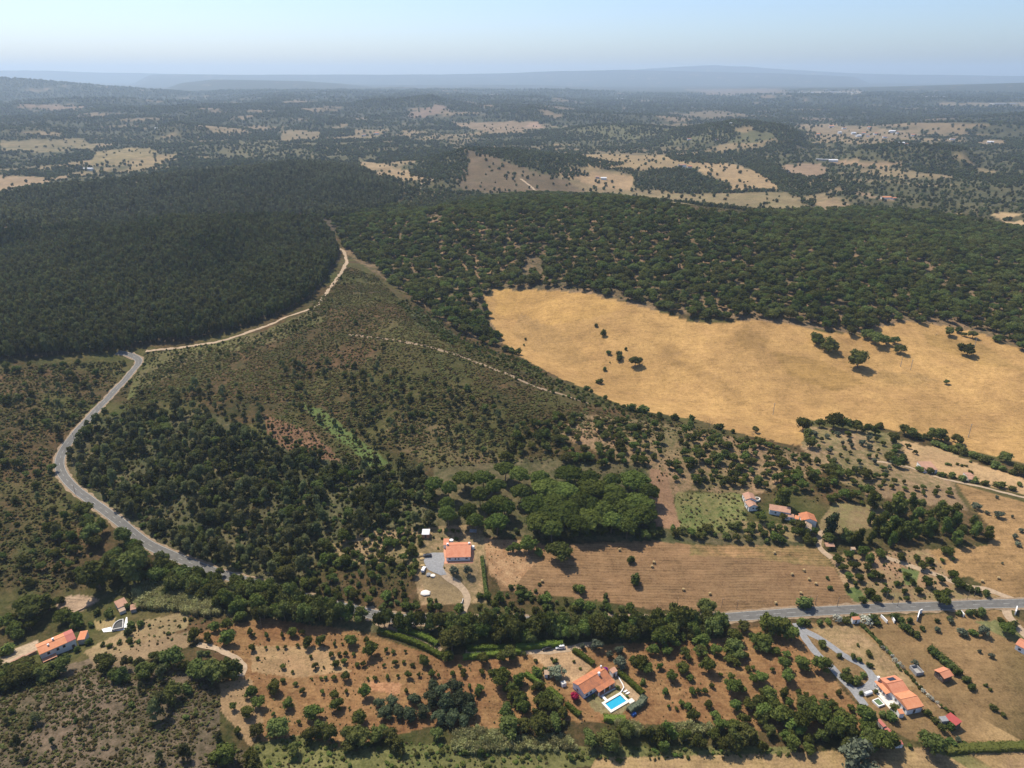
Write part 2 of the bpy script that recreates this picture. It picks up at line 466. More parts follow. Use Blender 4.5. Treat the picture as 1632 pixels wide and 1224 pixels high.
M = {
    'ground': ground_mat(),
    'asphalt': plain('asphalt', (0.125, 0.12, 0.112), 0.9, 0.18, 0.5),
    'paint': plain('road_paint', (0.42, 0.42, 0.4), 0.7, 0.2, 2),
    'gravel': plain('grey_gravel', (0.23, 0.23, 0.235), 0.95, 0.22, 1.2),
    'dirt': plain('pale_dirt', (0.35, 0.26, 0.175), 0.95, 0.25, 0.8),
    'soil': plain('worn_earth', (0.25, 0.18, 0.115), 0.95, 0.25, 0.8),
    'white': plain('whitewash', (0.74, 0.74, 0.73), 0.8, 0.08, 0.9),
    'offwhite': plain('weathered_render', (0.5, 0.48, 0.45), 0.85, 0.2, 0.9),
    'blue': plain('blue_paint', (0.05, 0.12, 0.35), 0.6),
    'grey': plain('grey_concrete', (0.30, 0.29, 0.28), 0.9, 0.2),
    'dark': plain('painted_opening_shade', (0.02, 0.02, 0.022), 0.5),  # near black, paints the shade inside an opening
    'glass': plain('window_glass', (0.03, 0.035, 0.045), 0.15, 0.1, 1, 0, 0.6),
    'frame': plain('window_frame', (0.35, 0.33, 0.3), 0.6),
    'wood': plain('dark_wood', (0.12, 0.075, 0.05), 0.85, 0.25, 3),
    'pole': plain('weathered_timber', (0.20, 0.16, 0.125), 0.9, 0.2, 4),
    'concrete_pole': plain('pole_concrete', (0.36, 0.34, 0.31), 0.9, 0.1, 2),
    'bark': plain('bark', (0.13, 0.095, 0.07), 0.95, 0.3, 6),
    'hay': plain('hay', (0.38, 0.27, 0.13), 0.95, 0.25, 5),
    'orange': tile_mat('orange_tiles', (0.50, 0.185, 0.085), (0.60, 0.28, 0.16)),
    'salmon': tile_mat('salmon_tiles', (0.56, 0.25, 0.15), (0.43, 0.155, 0.085)),
    'mixed': tile_mat('mottled_tiles', (0.54, 0.20, 0.09), (0.27, 0.12, 0.075)),
    'old': tile_mat('old_tiles', (0.44, 0.25, 0.17), (0.30, 0.17, 0.12)),
    'pinkred': tile_mat('pink_red_sheet', (0.42, 0.15, 0.12), (0.36, 0.12, 0.10)),
    'redsheet': tile_mat('red_sheet', (0.36, 0.075, 0.07), (0.30, 0.06, 0.055)),
    'tan_roof': tile_mat('tan_tiles', (0.45, 0.33, 0.23), (0.34, 0.23, 0.16)),
    'greysheet': tile_mat('grey_sheet', (0.26, 0.27, 0.28), (0.18, 0.18, 0.19)),
    'whitesheet': tile_mat('white_sheet', (0.72, 0.72, 0.74), (0.62, 0.62, 0.64)),
    'terrace': plain('terracotta_paving', (0.48, 0.23, 0.14), 0.8, 0.15, 2),
    'stone': plain('pool_coping', (0.66, 0.61, 0.54), 0.7, 0.08, 1.5),
    'poolfloor': plain('pool_tiles', (0.03, 0.42, 0.62), 0.5, 0.06, 1.0),
    'solar': plain('solar_cells', (0.015, 0.018, 0.03), 0.2, 0.1, 2, 0, 0.6),
    'rubber': plain('tyre_rubber', (0.02, 0.02, 0.02), 0.8),
    'car_dark': plain('dark_car_paint', (0.03, 0.033, 0.04), 0.3, 0.05, 1, 0.2, 0.5),
    'car_white': plain('white_car_paint', (0.75, 0.75, 0.76), 0.3, 0.03, 1, 0.0, 0.5),
    'lamp_red': plain('tail_lamp', (0.4, 0.02, 0.02), 0.3),
    'lamp_clear': plain('head_lamp', (0.6, 0.6, 0.62), 0.2),
    'bluesheet': plain('blue_cover', (0.02, 0.10, 0.36), 0.5),
    'oak': leaf_mat('oak_leaves', (0.054, 0.070, 0.018), (0.132, 0.142, 0.044), 0.33),
    'orchard': leaf_mat('orchard_leaves', (0.060, 0.080, 0.018), (0.135, 0.155, 0.040), 0.33),
    'pine': leaf_mat('pine_needles', (0.072, 0.082, 0.033), (0.165, 0.168, 0.070), 0.38),
    'umbrella': leaf_mat('umbrella_pine_needles', (0.050, 0.072, 0.017), (0.112, 0.136, 0.034), 0.28, 0.012),
    'euc': leaf_mat('gum_leaves', (0.050, 0.060, 0.021), (0.130, 0.132, 0.050), 0.38, 0.03),
    'sunlit_gum': leaf_mat('sunlit_gum_leaves', (0.075, 0.082, 0.036), (0.165, 0.165, 0.078), 0.35, 0.02),  # leaf colour lightened for sun and haze on the second ridge; paler species too
    'scrub': leaf_mat('scrub_leaves', (0.066, 0.070, 0.024), (0.135, 0.120, 0.048), 0.35, 0.05),
    'bush': leaf_mat('bush_leaves', (0.052, 0.072, 0.020), (0.13, 0.145, 0.045), 0.25, 0.03),
    'bright': leaf_mat('bright_bush_leaves', (0.09, 0.13, 0.03), (0.17, 0.20, 0.055), 0.3, 0.02),
    'grey_leaf': leaf_mat('grey_green_leaves', (0.07, 0.085, 0.055), (0.15, 0.165, 0.11), 0.2, 0.02),
    'blue_leaf': leaf_mat('blue_green_leaves', (0.042, 0.056, 0.030), (0.088, 0.106, 0.056), 0.3, 0.015),
    'reed': leaf_mat('cane_leaves', (0.22, 0.23, 0.09), (0.42, 0.40, 0.20), 0.45, 0.015),
    'hedge': leaf_mat('hedge_leaves', (0.055, 0.085, 0.016), (0.12, 0.15, 0.03), 0.2, 0.015),
    'cypress': leaf_mat('cypress_leaves', (0.022, 0.036, 0.018), (0.055, 0.07, 0.032), 0.15, 0.01),
    'far': leaf_mat('far_tree_leaves', (0.048, 0.058, 0.024), (0.115, 0.122, 0.050), 0.3, 0.03),
    'purple': leaf_mat('purple_bracts', (0.16, 0.012, 0.20), (0.30, 0.03, 0.36), 0.3, 0.01),
    'crimson': leaf_mat('crimson_bracts', (0.33, 0.012, 0.045), (0.55, 0.04, 0.10), 0.3, 0.01),
    'blossom': leaf_mat('pale_blossom', (0.30, 0.30, 0.24), (0.5, 0.5, 0.42), 0.3, 0.02),
    'bare': leaf_mat('grey_twigs', (0.13, 0.115, 0.10), (0.22, 0.20, 0.175), 0.1, 0.02),
}


def water_mat(name, col):
    m, n, l, b = new_mat(name)
    b.inputs['Base Color'].default_value = (*col, 1)
    b.inputs['Roughness'].default_value = 0.05
    nz = n.new('ShaderNodeTexNoise'); nz.inputs['Scale'].default_value = 1.5
    tc = n.new('ShaderNodeTexCoord'); bp = n.new('ShaderNodeBump'); bp.inputs['Strength'].default_value = 0.1
    l.new(tc.outputs['Object'], nz.inputs['Vector']); l.new(nz.outputs[0], bp.inputs['Height']); l.new(bp.outputs[0], b.inputs['Normal'])
    return m, b


M['pool_water'], _b = water_mat('pool_water', (0.75, 0.95, 1.0))
_n, _l = M['pool_water'].node_tree.nodes, M['pool_water'].node_tree.links
_t = _n.new('ShaderNodeBsdfTransparent'); _t.inputs[0].default_value = (0.72, 0.93, 0.98, 1)
_g = _n.new('ShaderNodeBsdfGlossy'); _g.inputs['Roughness'].default_value = 0.05
_f = _n.new('ShaderNodeFresnel'); _f.inputs[0].default_value = 1.33
_x = _n.new('ShaderNodeMixShader')
_l.new(_f.outputs[0], _x.inputs[0]); _l.new(_t.outputs[0], _x.inputs[1]); _l.new(_g.outputs[0], _x.inputs[2])
_l.new(_b.inputs['Normal'].links[0].from_socket, _g.inputs['Normal'])
_l.new(_x.outputs[0], _n['Material Output'].inputs[0]); _n.remove(_b)
M['pond_water'], _b = water_mat('murky_water', (0.06, 0.055, 0.04))
M['green_water'], _b = water_mat('green_water', (0.10, 0.15, 0.06))


# ------------------------------------------------------------------ mesh helpers
class MB:
    """collects shapes, links them as ONE mesh object"""
    def __init__(s):
        s.v = []; s.f = []

    def add(s, vs, fs):
        o = len(s.v)
        s.v += [tuple(p) for p in vs]; s.f += [tuple(i + o for i in f) for f in fs]
        return s

    def box(s, c, d, rz=0.0, taper=1.0):
        hx, hy, hz = d[0] / 2, d[1] / 2, d[2] / 2
        vs = []
        for z, k in ((-hz, 1), (hz, taper)):
            for x, y in ((-hx, -hy), (hx, -hy), (hx, hy), (-hx, hy)):
                x *= k; y *= k
                vs.append((c[0] + x * cos(rz) - y * sin(rz), c[1] + x * sin(rz) + y * cos(rz), c[2] + z))
        return s.add(vs, [(3, 2, 1, 0), (4, 5, 6, 7), (0, 1, 5, 4), (1, 2, 6, 5), (2, 3, 7, 6), (3, 0, 4, 7)])

    def tube(s, pts_, r0, r1=None, n=7, cap=True):
        r1 = r0 if r1 is None else r1
        pts_ = [Vector(p) for p in pts_]
        rings = []
        for i, p in enumerate(pts_):
            d = (pts_[min(i + 1, len(pts_) - 1)] - pts_[max(i - 1, 0)]).normalized()
            a = d.orthogonal().normalized(); b = d.cross(a)
            r = r0 + (r1 - r0) * i / max(1, len(pts_) - 1)
            rings.append([p + a * r * cos(2 * pi * k / n) + b * r * sin(2 * pi * k / n) for k in range(n)])
        vs = [q for ring in rings for q in ring]
        fs = []
        for i in range(len(rings) - 1):
            for k in range(n):
                fs.append((i * n + k, i * n + (k + 1) % n, (i + 1) * n + (k + 1) % n, (i + 1) * n + k))
        if cap:
            fs.append(tuple(range(n - 1, -1, -1))); fs.append(tuple((len(rings) - 1) * n + k for k in range(n)))
        return s.add(vs, fs)

    def prism(s, outline, a0, a1, axis='x'):
        """outline in the plane across axis, extruded from a0 to a1"""
        n = len(outline)
        f = {'x': lambda p, a: (a, p[0], p[1]), 'y': lambda p, a: (p[0], a, p[1]), 'z': lambda p, a: (p[0], p[1], a)}[axis]
        vs = [f(p, a0) for p in outline] + [f(p, a1) for p in outline]
        fs = [tuple(range(n - 1, -1, -1)), tuple(range(n, 2 * n))]
        fs += [(i, (i + 1) % n, n + (i + 1) % n, n + i) for i in range(n)]
        return s.add(vs, fs)

    def mesh(s, name, mat, smooth=False):
        me = bpy.data.meshes.new(name)
        me.from_pydata(s.v, [], s.f)
        me.materials.append(mat)
        if smooth:
            me.polygons.foreach_set('use_smooth', [True] * len(me.polygons))
        return me

    def build(s, name, mat, parent=None, smooth=False):
        return link(name, s.mesh(name, mat, smooth), parent)


def link(name, me, parent=None):
    o = bpy.data.objects.new(name, me)
    COL.objects.link(o)
    if parent is not None:
        o.parent = parent
    return o


def root(name, loc, rz=0.0, label=None, cat=None, group=None):
    o = bpy.data.objects.new(name, None)
    o.empty_display_size = 0.5
    COL.objects.link(o)
    o.location = loc; o.rotation_euler = (0, 0, rz)
    return tag(o, label, cat, group)


def np_mesh(name, verts, quads, mats, mat_idx=None, smooth=False):
    me = bpy.data.meshes.new(name)
    k = quads.shape[1]
    me.vertices.add(len(verts)); me.vertices.foreach_set('co', np.asarray(verts, np.float32).ravel())
    me.loops.add(quads.size); me.loops.foreach_set('vertex_index', np.asarray(quads, np.int32).ravel())
    me.polygons.add(len(quads)); me.polygons.foreach_set('loop_start', np.arange(0, quads.size, k, dtype=np.int32))
    if mat_idx is not None:
        me.polygons.foreach_set('material_index', np.asarray(mat_idx, np.int32))
    for m in mats:
        me.materials.append(m)
    me.update(calc_edges=True)
    me.polygons.foreach_set('use_smooth', np.full(len(quads), bool(smooth)))
    return me
# ------------------------------------------------------------------ land cover
GU, GV = project(GX, GY, GZ)
infront = (GY > 60) & (np.abs(GT) < 1.0)
CA = np.zeros(GX.shape + (3,)); CB = np.zeros_like(CA); LN = np.zeros(GX.shape)
HEATH_A, HEATH_B = (0.040, 0.044, 0.016), (0.110, 0.066, 0.034)
CA[:] = HEATH_A; CB[:] = HEATH_B
n_a = fbm(GX, GY, 420, 5, 1); n_b = fbm(GX, GY, 130, 4, 3); n_c = fbm(GX, GY, 60, 4, 6)
# heath varies: greener and browner sweeps
k = sstep(-0.12, 0.18, n_c + 0.5 * n_b)[..., None]
CA = CA * (1 - 0.75 * k) + np.array((0.066, 0.074, 0.022)) * 0.75 * k
CB = CB * (1 - 0.65 * k) + np.array((0.082, 0.076, 0.030)) * 0.65 * k
# far country: dark woods broken by pale clearings
far = sstep(1250, 1700, GR)[..., None]
clear = 0.9 * sstep(0.13, 0.24, n_a + 0.35 * n_b - 0.20 * sstep(3500, 7000, GR))[..., None]
FA = np.array((0.050, 0.055, 0.027)) * (1 - clear) + np.array((0.21, 0.165, 0.09)) * clear
FB = np.array((0.110, 0.098, 0.050)) * (1 - clear) + np.array((0.26, 0.185, 0.105)) * clear
dist = sstep(2400, 5200, GR)[..., None]  # distant ground darkened, standing in for the self-shadow of tree crowns
FA = FA * (1 - dist) + (np.array((0.020, 0.026, 0.015)) * (1 - clear) + np.array((0.15, 0.11, 0.07)) * clear) * dist
FB = FB * (1 - dist) + (np.array((0.052, 0.054, 0.030)) * (1 - clear) + np.array((0.19, 0.14, 0.09)) * clear) * dist
CA = CA * (1 - far) + FA * far; CB = CB * (1 - far) + FB * far

GOLD = [(770, 473), (790, 461), (850, 462), (935, 467), (985, 479), (1040, 494), (1100, 512), (1140, 515), (1200, 511), (1260, 517), (1310, 530), (1390, 536),
        (1402, 522), (1440, 512), (1500, 519), (1560, 529), (1640, 562), (1640, 740), (1560, 722), (1480, 697), (1420, 684), (1330, 670), (1272, 668), (1285, 690),
        (1280, 712), (1190, 694), (1120, 671), (1060, 661), (990, 646), (940, 623), (880, 597), (830, 568), (798, 545), (783, 510)]
STUB = [(770, 858), (835, 862), (880, 870), (940, 866), (1040, 862), (1100, 868), (1200, 869), (1300, 871), (1320, 890), (1345, 930), (1362, 966), (1250, 972),
        (1150, 976), (1050, 972), (950, 957), (850, 947), (800, 941), (776, 900)]
MOWN = [(1526, 772), (1640, 802), (1640, 957), (1590, 953), (1545, 917), (1515, 925), (1495, 895), (1480, 877), (1575, 869), (1586, 850), (1548, 805)]
ORCH = [(305, 1010), (420, 985), (560, 1004), (700, 1046), (840, 1042), (905, 1030), (1150, 1018), (1200, 1000), (1262, 992), (1300, 1040), (1345, 1100), (1400, 1160), (1300, 1172),
        (1100, 1155), (900, 1150), (760, 1165), (700, 1155), (560, 1190), (420, 1185), (385, 1120), (352, 1090), (385, 1070), (375, 1050)]
PLOT = [(1272, 996), (1340, 988), (1460, 980), (1640, 968), (1640, 1182), (1560, 1186), (1450, 1180), (1415, 1160), (1360, 1110), (1320, 1060)]
COVERS = [
    # polygon, colour a, colour b, lines, feather not used
    ([(-60, 590), (0, 572), (100, 565), (230, 548), (255, 545), (345, 532), (450, 497), (495, 475), (535, 425), (545, 400), (530, 375), (560, 345), (640, 300), (600, 285), (540, 262),
      (400, 270), (200, 292), (0, 318), (-60, 330)], (0.055, 0.048, 0.03), (0.105, 0.078, 0.055), 0),
    ([(545, 400), (560, 345), (690, 335), (760, 318), (850, 312), (950, 314), (1050, 326), (1150, 345), (1350, 335), (1500, 342), (1700, 380), (1700, 580), (1632, 560), (1500, 520),
      (1390, 535), (1200, 512), (1040, 495), (850, 463), (780, 462), (770, 475), (800, 548), (740, 535), (650, 470)], (0.085, 0.075, 0.04), (0.24, 0.155, 0.09), 0),
    ([(118, 705), (160, 668), (330, 655), (440, 705), (600, 745), (690, 760), (700, 850), (560, 860), (520, 880), (480, 940), (330, 905), (190, 832), (112, 750)], (0.050, 0.060, 0.026), (0.120, 0.100, 0.052), 0),
    ([(690, 735), (860, 730), (1050, 740), (1065, 850), (1320, 850), (1325, 870), (1040, 865), (700, 850)], (0.055, 0.065, 0.026), (0.13, 0.10, 0.055), 0),
    ([(250, 905), (400, 930), (560, 970), (760, 985), (1150, 985), (1150, 1016), (800, 1018), (560, 1006), (380, 988), (240, 930)], (0.055, 0.062, 0.026), (0.12, 0.10, 0.05), 0),
    (GOLD, (0.425, 0.262, 0.100), (0.335, 0.200, 0.082), -0.20),
    ([(790, 461), (935, 467), (1000, 490), (930, 510), (850, 520), (790, 500)], (0.45, 0.275, 0.095), (0.36, 0.215, 0.080), -0.25),
    ([(1040, 545), (1075, 550), (1130, 590), (1195, 640), (1170, 648), (1110, 605), (1050, 570)], (0.37, 0.225, 0.085), (0.27, 0.165, 0.070), -0.2),
    ([(1400, 590), (1470, 596), (1500, 606), (1440, 616), (1390, 606)], (0.37, 0.23, 0.085), (0.27, 0.17, 0.075), -0.25),
    ([(830, 500), (900, 530), (940, 575), (900, 585), (850, 560), (815, 530)], (0.385, 0.235, 0.09), (0.29, 0.18, 0.075), -0.2),
    ([(1230, 560), (1310, 575), (1380, 610), (1330, 625), (1260, 600)], (0.37, 0.225, 0.078), (0.26, 0.160, 0.062), -0.4),
    ([(1470, 530), (1560, 545), (1632, 590), (1560, 580), (1480, 550)], (0.37, 0.23, 0.082), (0.28, 0.175, 0.070), -0.3),
    ([(1190, 518), (1225, 540), (1215, 575), (1185, 560), (1170, 530)], (0.37, 0.225, 0.080), (0.28, 0.170, 0.070), -0.25),
    # ferns and green tongues on the heath
    ([(478, 640), (520, 655), (560, 690), (600, 720), (622, 740), (590, 745), (560, 715), (510, 680)], (0.105, 0.145, 0.045), (0.085, 0.105, 0.035), 0),
    ([(640, 488), (690, 508), (730, 538), (700, 540), (660, 515)], (0.10, 0.125, 0.045), (0.09, 0.085, 0.045), 0),
    ([(255, 560), (345, 545), (420, 528), (500, 492), (520, 510), (440, 545), (330, 570), (230, 620), (200, 640), (215, 600)], (0.105, 0.115, 0.038), (0.125, 0.095, 0.05), 0),
    ([(640, 655), (760, 690), (800, 735), (700, 745), (640, 720), (610, 680)], (0.098, 0.102, 0.036), (0.135, 0.09, 0.05), 0),
    ([(420, 660), (500, 690), (545, 735), (480, 730), (430, 700)], (0.15, 0.085, 0.05), (0.20, 0.115, 0.065), 0),
    # warm slope of young trees right of the ridge
    ([(930, 660), (1010, 668), (1190, 702), (1275, 722), (1330, 745), (1200, 790), (1100, 780), (1060, 800), (1030, 750), (950, 720), (880, 690)], (0.10, 0.095, 0.04), (0.27, 0.17, 0.10), 0),
    ([(1275, 715), (1290, 680), (1420, 690), (1440, 705), (1440, 740), (1520, 770), (1530, 800), (1440, 790), (1340, 770)], (0.12, 0.12, 0.045), (0.28, 0.185, 0.11), 0),
    ([(1435, 702), (1490, 712), (1560, 740), (1640, 765), (1640, 792), (1540, 763), (1450, 742)], (0.42, 0.29, 0.15), (0.36, 0.23, 0.12), 0),
    ([(1380, 770), (1520, 778), (1545, 815), (1450, 800), (1380, 790)], (0.25, 0.165, 0.10), (0.17, 0.12, 0.065), -0.15),
    ([(1075, 785), (1180, 786), (1195, 845), (1080, 852)], (0.115, 0.145, 0.045), (0.20, 0.155, 0.07), 0),
    ([(1180, 830), (1300, 840), (1330, 800), (1420, 808), (1440, 835), (1330, 850), (1310, 870), (1180, 850)], (0.25, 0.17, 0.095), (0.15, 0.135, 0.055), 0),
    ([(1035, 745), (1062, 752), (1085, 845), (1045, 840)], (0.27, 0.16, 0.095), (0.22, 0.135, 0.08), 0),
    ([(600, 845), (760, 835), (775, 860), (775, 960), (670, 965), (655, 900), (560, 900), (520, 870)], (0.145, 0.125, 0.055), (0.30, 0.20, 0.115), 0),
    ([(665, 905), (710, 915), (745, 945), (740, 965), (680, 955)], (0.27, 0.20, 0.115), (0.22, 0.16, 0.085), 0),
    (STUB, (0.245, 0.145, 0.074), (0.178, 0.112, 0.058), 0.50),
    ([(1100, 868), (1300, 871), (1320, 890), (1330, 905), (1200, 890), (1100, 885)], (0.165, 0.13, 0.052), (0.25, 0.15, 0.072), 0.6),
    ([(770, 858), (835, 862), (850, 900), (815, 940), (780, 915)], (0.33, 0.175, 0.085), (0.30, 0.20, 0.11), 0.1),
    ([(1318, 880), (1345, 890), (1400, 968), (1365, 968), (1345, 930)], (0.38, 0.26, 0.15), (0.31, 0.21, 0.12), -0.25),
    (MOWN, (0.33, 0.205, 0.092), (0.26, 0.160, 0.074), -0.5),
    ([(1340, 882), (1480, 876), (1520, 925), (1590, 952), (1380, 968)], (0.29, 0.18, 0.105), (0.17, 0.15, 0.065), 0),
    ([(1345, 940), (1368, 935), (1385, 958), (1365, 960)], (0.10, 0.14, 0.045), (0.12, 0.14, 0.05), 0),
    ([(1435, 905), (1465, 908), (1460, 935), (1442, 930)], (0.10, 0.13, 0.045), (0.14, 0.14, 0.055), 0),
    (ORCH, (0.205, 0.104, 0.048), (0.225, 0.135, 0.060), 0.25),
    ([(400, 1030), (520, 1030), (560, 1070), (470, 1080), (400, 1070)], (0.34, 0.235, 0.12), (0.26, 0.16, 0.085), 0.12),
    ([(590, 1085), (640, 1090), (635, 1108), (590, 1100)], (0.36, 0.17, 0.085), (0.34, 0.19, 0.10), 0),
    (PLOT, (0.275, 0.172, 0.082), (0.18, 0.120, 0.056), -0.3),
    ([(1290, 1000), (1360, 995), (1430, 1060), (1460, 1095), (1400, 1085), (1330, 1030)], (0.22, 0.17, 0.075), (0.30, 0.20, 0.11), -0.1),
    ([(1555, 990), (1640, 985), (1640, 1010), (1590, 1015)], (0.125, 0.14, 0.055), (0.17, 0.16, 0.07), 0),
    ([(838, 1038), (905, 1030), (935, 1042), (945, 1062), (915, 1090), (895, 1088), (865, 1060)], (0.42, 0.28, 0.16), (0.36, 0.235, 0.13), 0),
    ([(930, 1110), (985, 1090), (1020, 1110), (990, 1140), (950, 1135)], (0.22, 0.17, 0.09), (0.15, 0.15, 0.06), 0),
    ([(985, 1072), (1025, 1108), (1012, 1118), (975, 1085)], (0.34, 0.235, 0.14), (0.29, 0.2, 0.12), 0),
    # green strips and rank grass along the bottom
    ([(405, 1185), (480, 1172), (560, 1195), (700, 1185), (800, 1190), (940, 1190), (1270, 1190), (1270, 1205), (1000, 1212), (800, 1240), (400, 1260)], (0.105, 0.115, 0.038), (0.165, 0.15, 0.06), 0),
    ([(950, 1208), (1270, 1200), (1430, 1190), (1700, 1200), (1700, 1300), (900, 1300)], (0.37, 0.26, 0.12), (0.25, 0.165, 0.09), 0.3),
    ([(1490, 1186), (1640, 1182), (1640, 1200), (1500, 1204)], (0.11, 0.125, 0.04), (0.12, 0.12, 0.05), 0),
    # bottom left knoll
    ([(-60, 1075), (60, 1075), (140, 1050), (330, 1080), (350, 1110), (350, 1180), (400, 1200), (400, 1300), (-60, 1300)], (0.070, 0.062, 0.034), (0.155, 0.112, 0.078), 0),
    ([(140, 1040), (230, 1020), (310, 1005), (300, 1030), (200, 1060), (150, 1062)], (0.25, 0.17, 0.10), (0.17, 0.125, 0.07), 0),
    ([(225, 990), (300, 975), (300, 1000), (160, 1050), (130, 1040)], (0.28, 0.19, 0.105), (0.20, 0.155, 0.08), 0),
    ([(350, 1090), (400, 1080), (420, 1150), (400, 1190), (350, 1130)], (0.34, 0.225, 0.12), (0.24, 0.16, 0.085), 0),
    ([(88, 955), (125, 948), (160, 955), (130, 975), (95, 990)], (0.37, 0.265, 0.18), (0.31, 0.22, 0.145), 0.4),
    ([(-30, 990), (22, 982), (15, 1010), (-30, 1020)], (0.35, 0.25, 0.17), (0.30, 0.21, 0.14), 0.4),
    ([(25, 1030), (60, 1020), (62, 1040), (20, 1055), (-30, 1070), (-30, 1050)], (0.42, 0.32, 0.22), (0.36, 0.26, 0.18), 0),
    ([(150, 990), (185, 985), (180, 1000), (155, 1005)], (0.30, 0.22, 0.11), (0.2, 0.16, 0.07), 0),
    # distant clearings, plains and plantations
    ([(-60, 282), (0, 280), (75, 283), (130, 276), (60, 296), (-60, 312)], (0.33, 0.235, 0.14), (0.28, 0.20, 0.12), 0),
    ([(0, 225), (140, 220), (150, 238), (0, 245)], (0.27, 0.205, 0.11), (0.13, 0.12, 0.06), 0),
    ([(155, 240), (240, 235), (255, 245), (190, 262), (140, 262)], (0.32, 0.24, 0.12), (0.17, 0.145, 0.07), 0),
    ([(205, 255), (260, 246), (285, 246), (240, 268), (205, 272)], (0.34, 0.25, 0.13), (0.19, 0.15, 0.08), 0),
    ([(350, 222), (500, 222), (600, 222), (625, 238), (590, 262), (560, 250), (460, 247), (400, 255), (350, 248)], (0.105, 0.105, 0.055), (0.165, 0.14, 0.075), 0),
    ([(450, 208), (560, 212), (620, 205), (600, 222), (500, 222), (440, 226)], (0.26, 0.19, 0.11), (0.18, 0.15, 0.08), 0),
    ([(650, 182), (690, 168), (722, 170), (690, 184), (655, 188)], (0.24, 0.165, 0.12), (0.20, 0.145, 0.10), 0),
    ([(570, 255), (610, 262), (690, 286), (640, 290), (570, 266)], (0.36, 0.26, 0.145), (0.28, 0.20, 0.11), 0),
    ([(612, 272), (660, 270), (688, 286), (640, 286)], (0.38, 0.275, 0.15), (0.3, 0.21, 0.12), 0),
    ([(720, 195), (800, 195), (850, 194), (868, 205), (800, 212), (730, 203)], (0.30, 0.215, 0.14), (0.2, 0.15, 0.09), 0),
    ([(835, 200), (855, 194), (868, 205)], (0.36, 0.24, 0.17), (0.34, 0.23, 0.16), 0),
    ([(744, 237), (768, 243), (800, 254), (845, 270), (900, 288), (955, 312), (860, 312), (770, 306), (735, 300), (722, 282), (748, 262)], (0.12, 0.095, 0.056), (0.185, 0.13, 0.08), 0),
    ([(880, 275), (925, 273), (1010, 281), (1004, 305), (960, 302), (915, 285)], (0.40, 0.275, 0.155), (0.34, 0.24, 0.135), 0),
    ([(915, 250), (960, 243), (1040, 245), (1100, 255), (1160, 260), (1245, 292), (1240, 305), (1120, 268), (1020, 270), (940, 268)], (0.33, 0.245, 0.125), (0.28, 0.20, 0.11), 0),
    ([(1105, 255), (1170, 262), (1240, 285), (1238, 302), (1175, 305), (1130, 300), (1170, 295), (1120, 275)], (0.38, 0.265, 0.14), (0.31, 0.22, 0.12), 0),
    ([(970, 305), (1100, 310), (1250, 305), (1290, 330), (1200, 335), (1100, 325), (1000, 315)], (0.20, 0.17, 0.085), (0.27, 0.20, 0.11), 0),
    ([(1245, 263), (1310, 260), (1320, 275), (1295, 284), (1250, 274)], (0.30, 0.21, 0.135), (0.27, 0.19, 0.12), 0),
    ([(1320, 256), (1400, 255), (1450, 265), (1380, 268), (1330, 262)], (0.35, 0.24, 0.14), (0.24, 0.17, 0.10), 0),
    ([(1295, 322), (1330, 319), (1370, 335), (1300, 338)], (0.33, 0.24, 0.13), (0.28, 0.2, 0.12), 0),
    ([(1330, 295), (1360, 305), (1430, 316), (1425, 322), (1370, 312)], (0.33, 0.235, 0.145), (0.24, 0.17, 0.1), 0),
    ([(1490, 345), (1530, 340), (1570, 355), (1630, 352), (1660, 360), (1660, 372), (1600, 362), (1540, 352)], (0.42, 0.30, 0.165), (0.36, 0.255, 0.14), 0),
    ([(1575, 340), (1632, 340), (1600, 352)], (0.40, 0.29, 0.16), (0.33, 0.23, 0.12), 0),
    ([(1265, 200), (1330, 198), (1420, 206), (1480, 215), (1440, 222), (1350, 222), (1290, 212)], (0.31, 0.225, 0.14), (0.17, 0.14, 0.08), 0),
    ([(1550, 226), (1600, 224), (1605, 232), (1555, 232)], (0.3, 0.22, 0.13), (0.2, 0.15, 0.09), 0),
    ([(1060, 182), (1140, 176), (1210, 185), (1140, 190)], (0.21, 0.16, 0.10), (0.12, 0.10, 0.06), 0),
    ([(1100, 143), (1240, 141), (1260, 150), (1130, 153)], (0.24, 0.17, 0.13), (0.09, 0.09, 0.06), 0),
    ([(1270, 146), (1370, 145), (1380, 150), (1280, 150)], (0.42, 0.38, 0.33), (0.2, 0.16, 0.11), 0),
    ([(1480, 163), (1640, 164), (1640, 169), (1500, 169)], (0.3, 0.22, 0.15), (0.1, 0.1, 0.06), 0),
    ([(20, 168), (70, 166), (140, 170), (130, 176), (40, 175)], (0.26, 0.17, 0.11), (0.14, 0.11, 0.07), 0),
    ([(700, 215), (780, 228), (900, 236), (1100, 235), (1090, 248), (900, 246), (780, 240), (720, 235)], (0.13, 0.115, 0.06), (0.22, 0.165, 0.10), 0),
    ([(855, 205), (1000, 195), (1150, 210), (1290, 205), (1200, 228), (1000, 225), (880, 220)], (0.115, 0.12, 0.058), (0.15, 0.135, 0.07), 0),
]
wob3 = fbm(GX, GY, 9, 3, 53); wob4 = fbm(GX, GY, 9, 3, 54)
wob1 = fbm(GX, GY, 90, 4, 51); wob2 = fbm(GX, GY, 110, 4, 52)
for (poly, ca, cb, ln) in COVERS:
    lo = max(p[1] for p in poly) < 345
    m = inpoly(GU + (14 * wob1 if lo else 3.0 * wob3), GV + (4 * wob2 if lo else 2.4 * wob4), poly) & infront
    if lo:
        ca = np.array(ca) * .86; cb = np.array(cb) * .80
    CA[m] = ca; CB[m] = cb; LN[m] = ln
# slow drifts of tone inside the fields (dry and less dry ground)
drift = (1 + 0.30 * fbm(GX, GY, 70, 5, 11) + 0.15 * fbm(GX, GY, 14, 3, 12))[..., None]
CA = CA * drift; CB = CB * drift

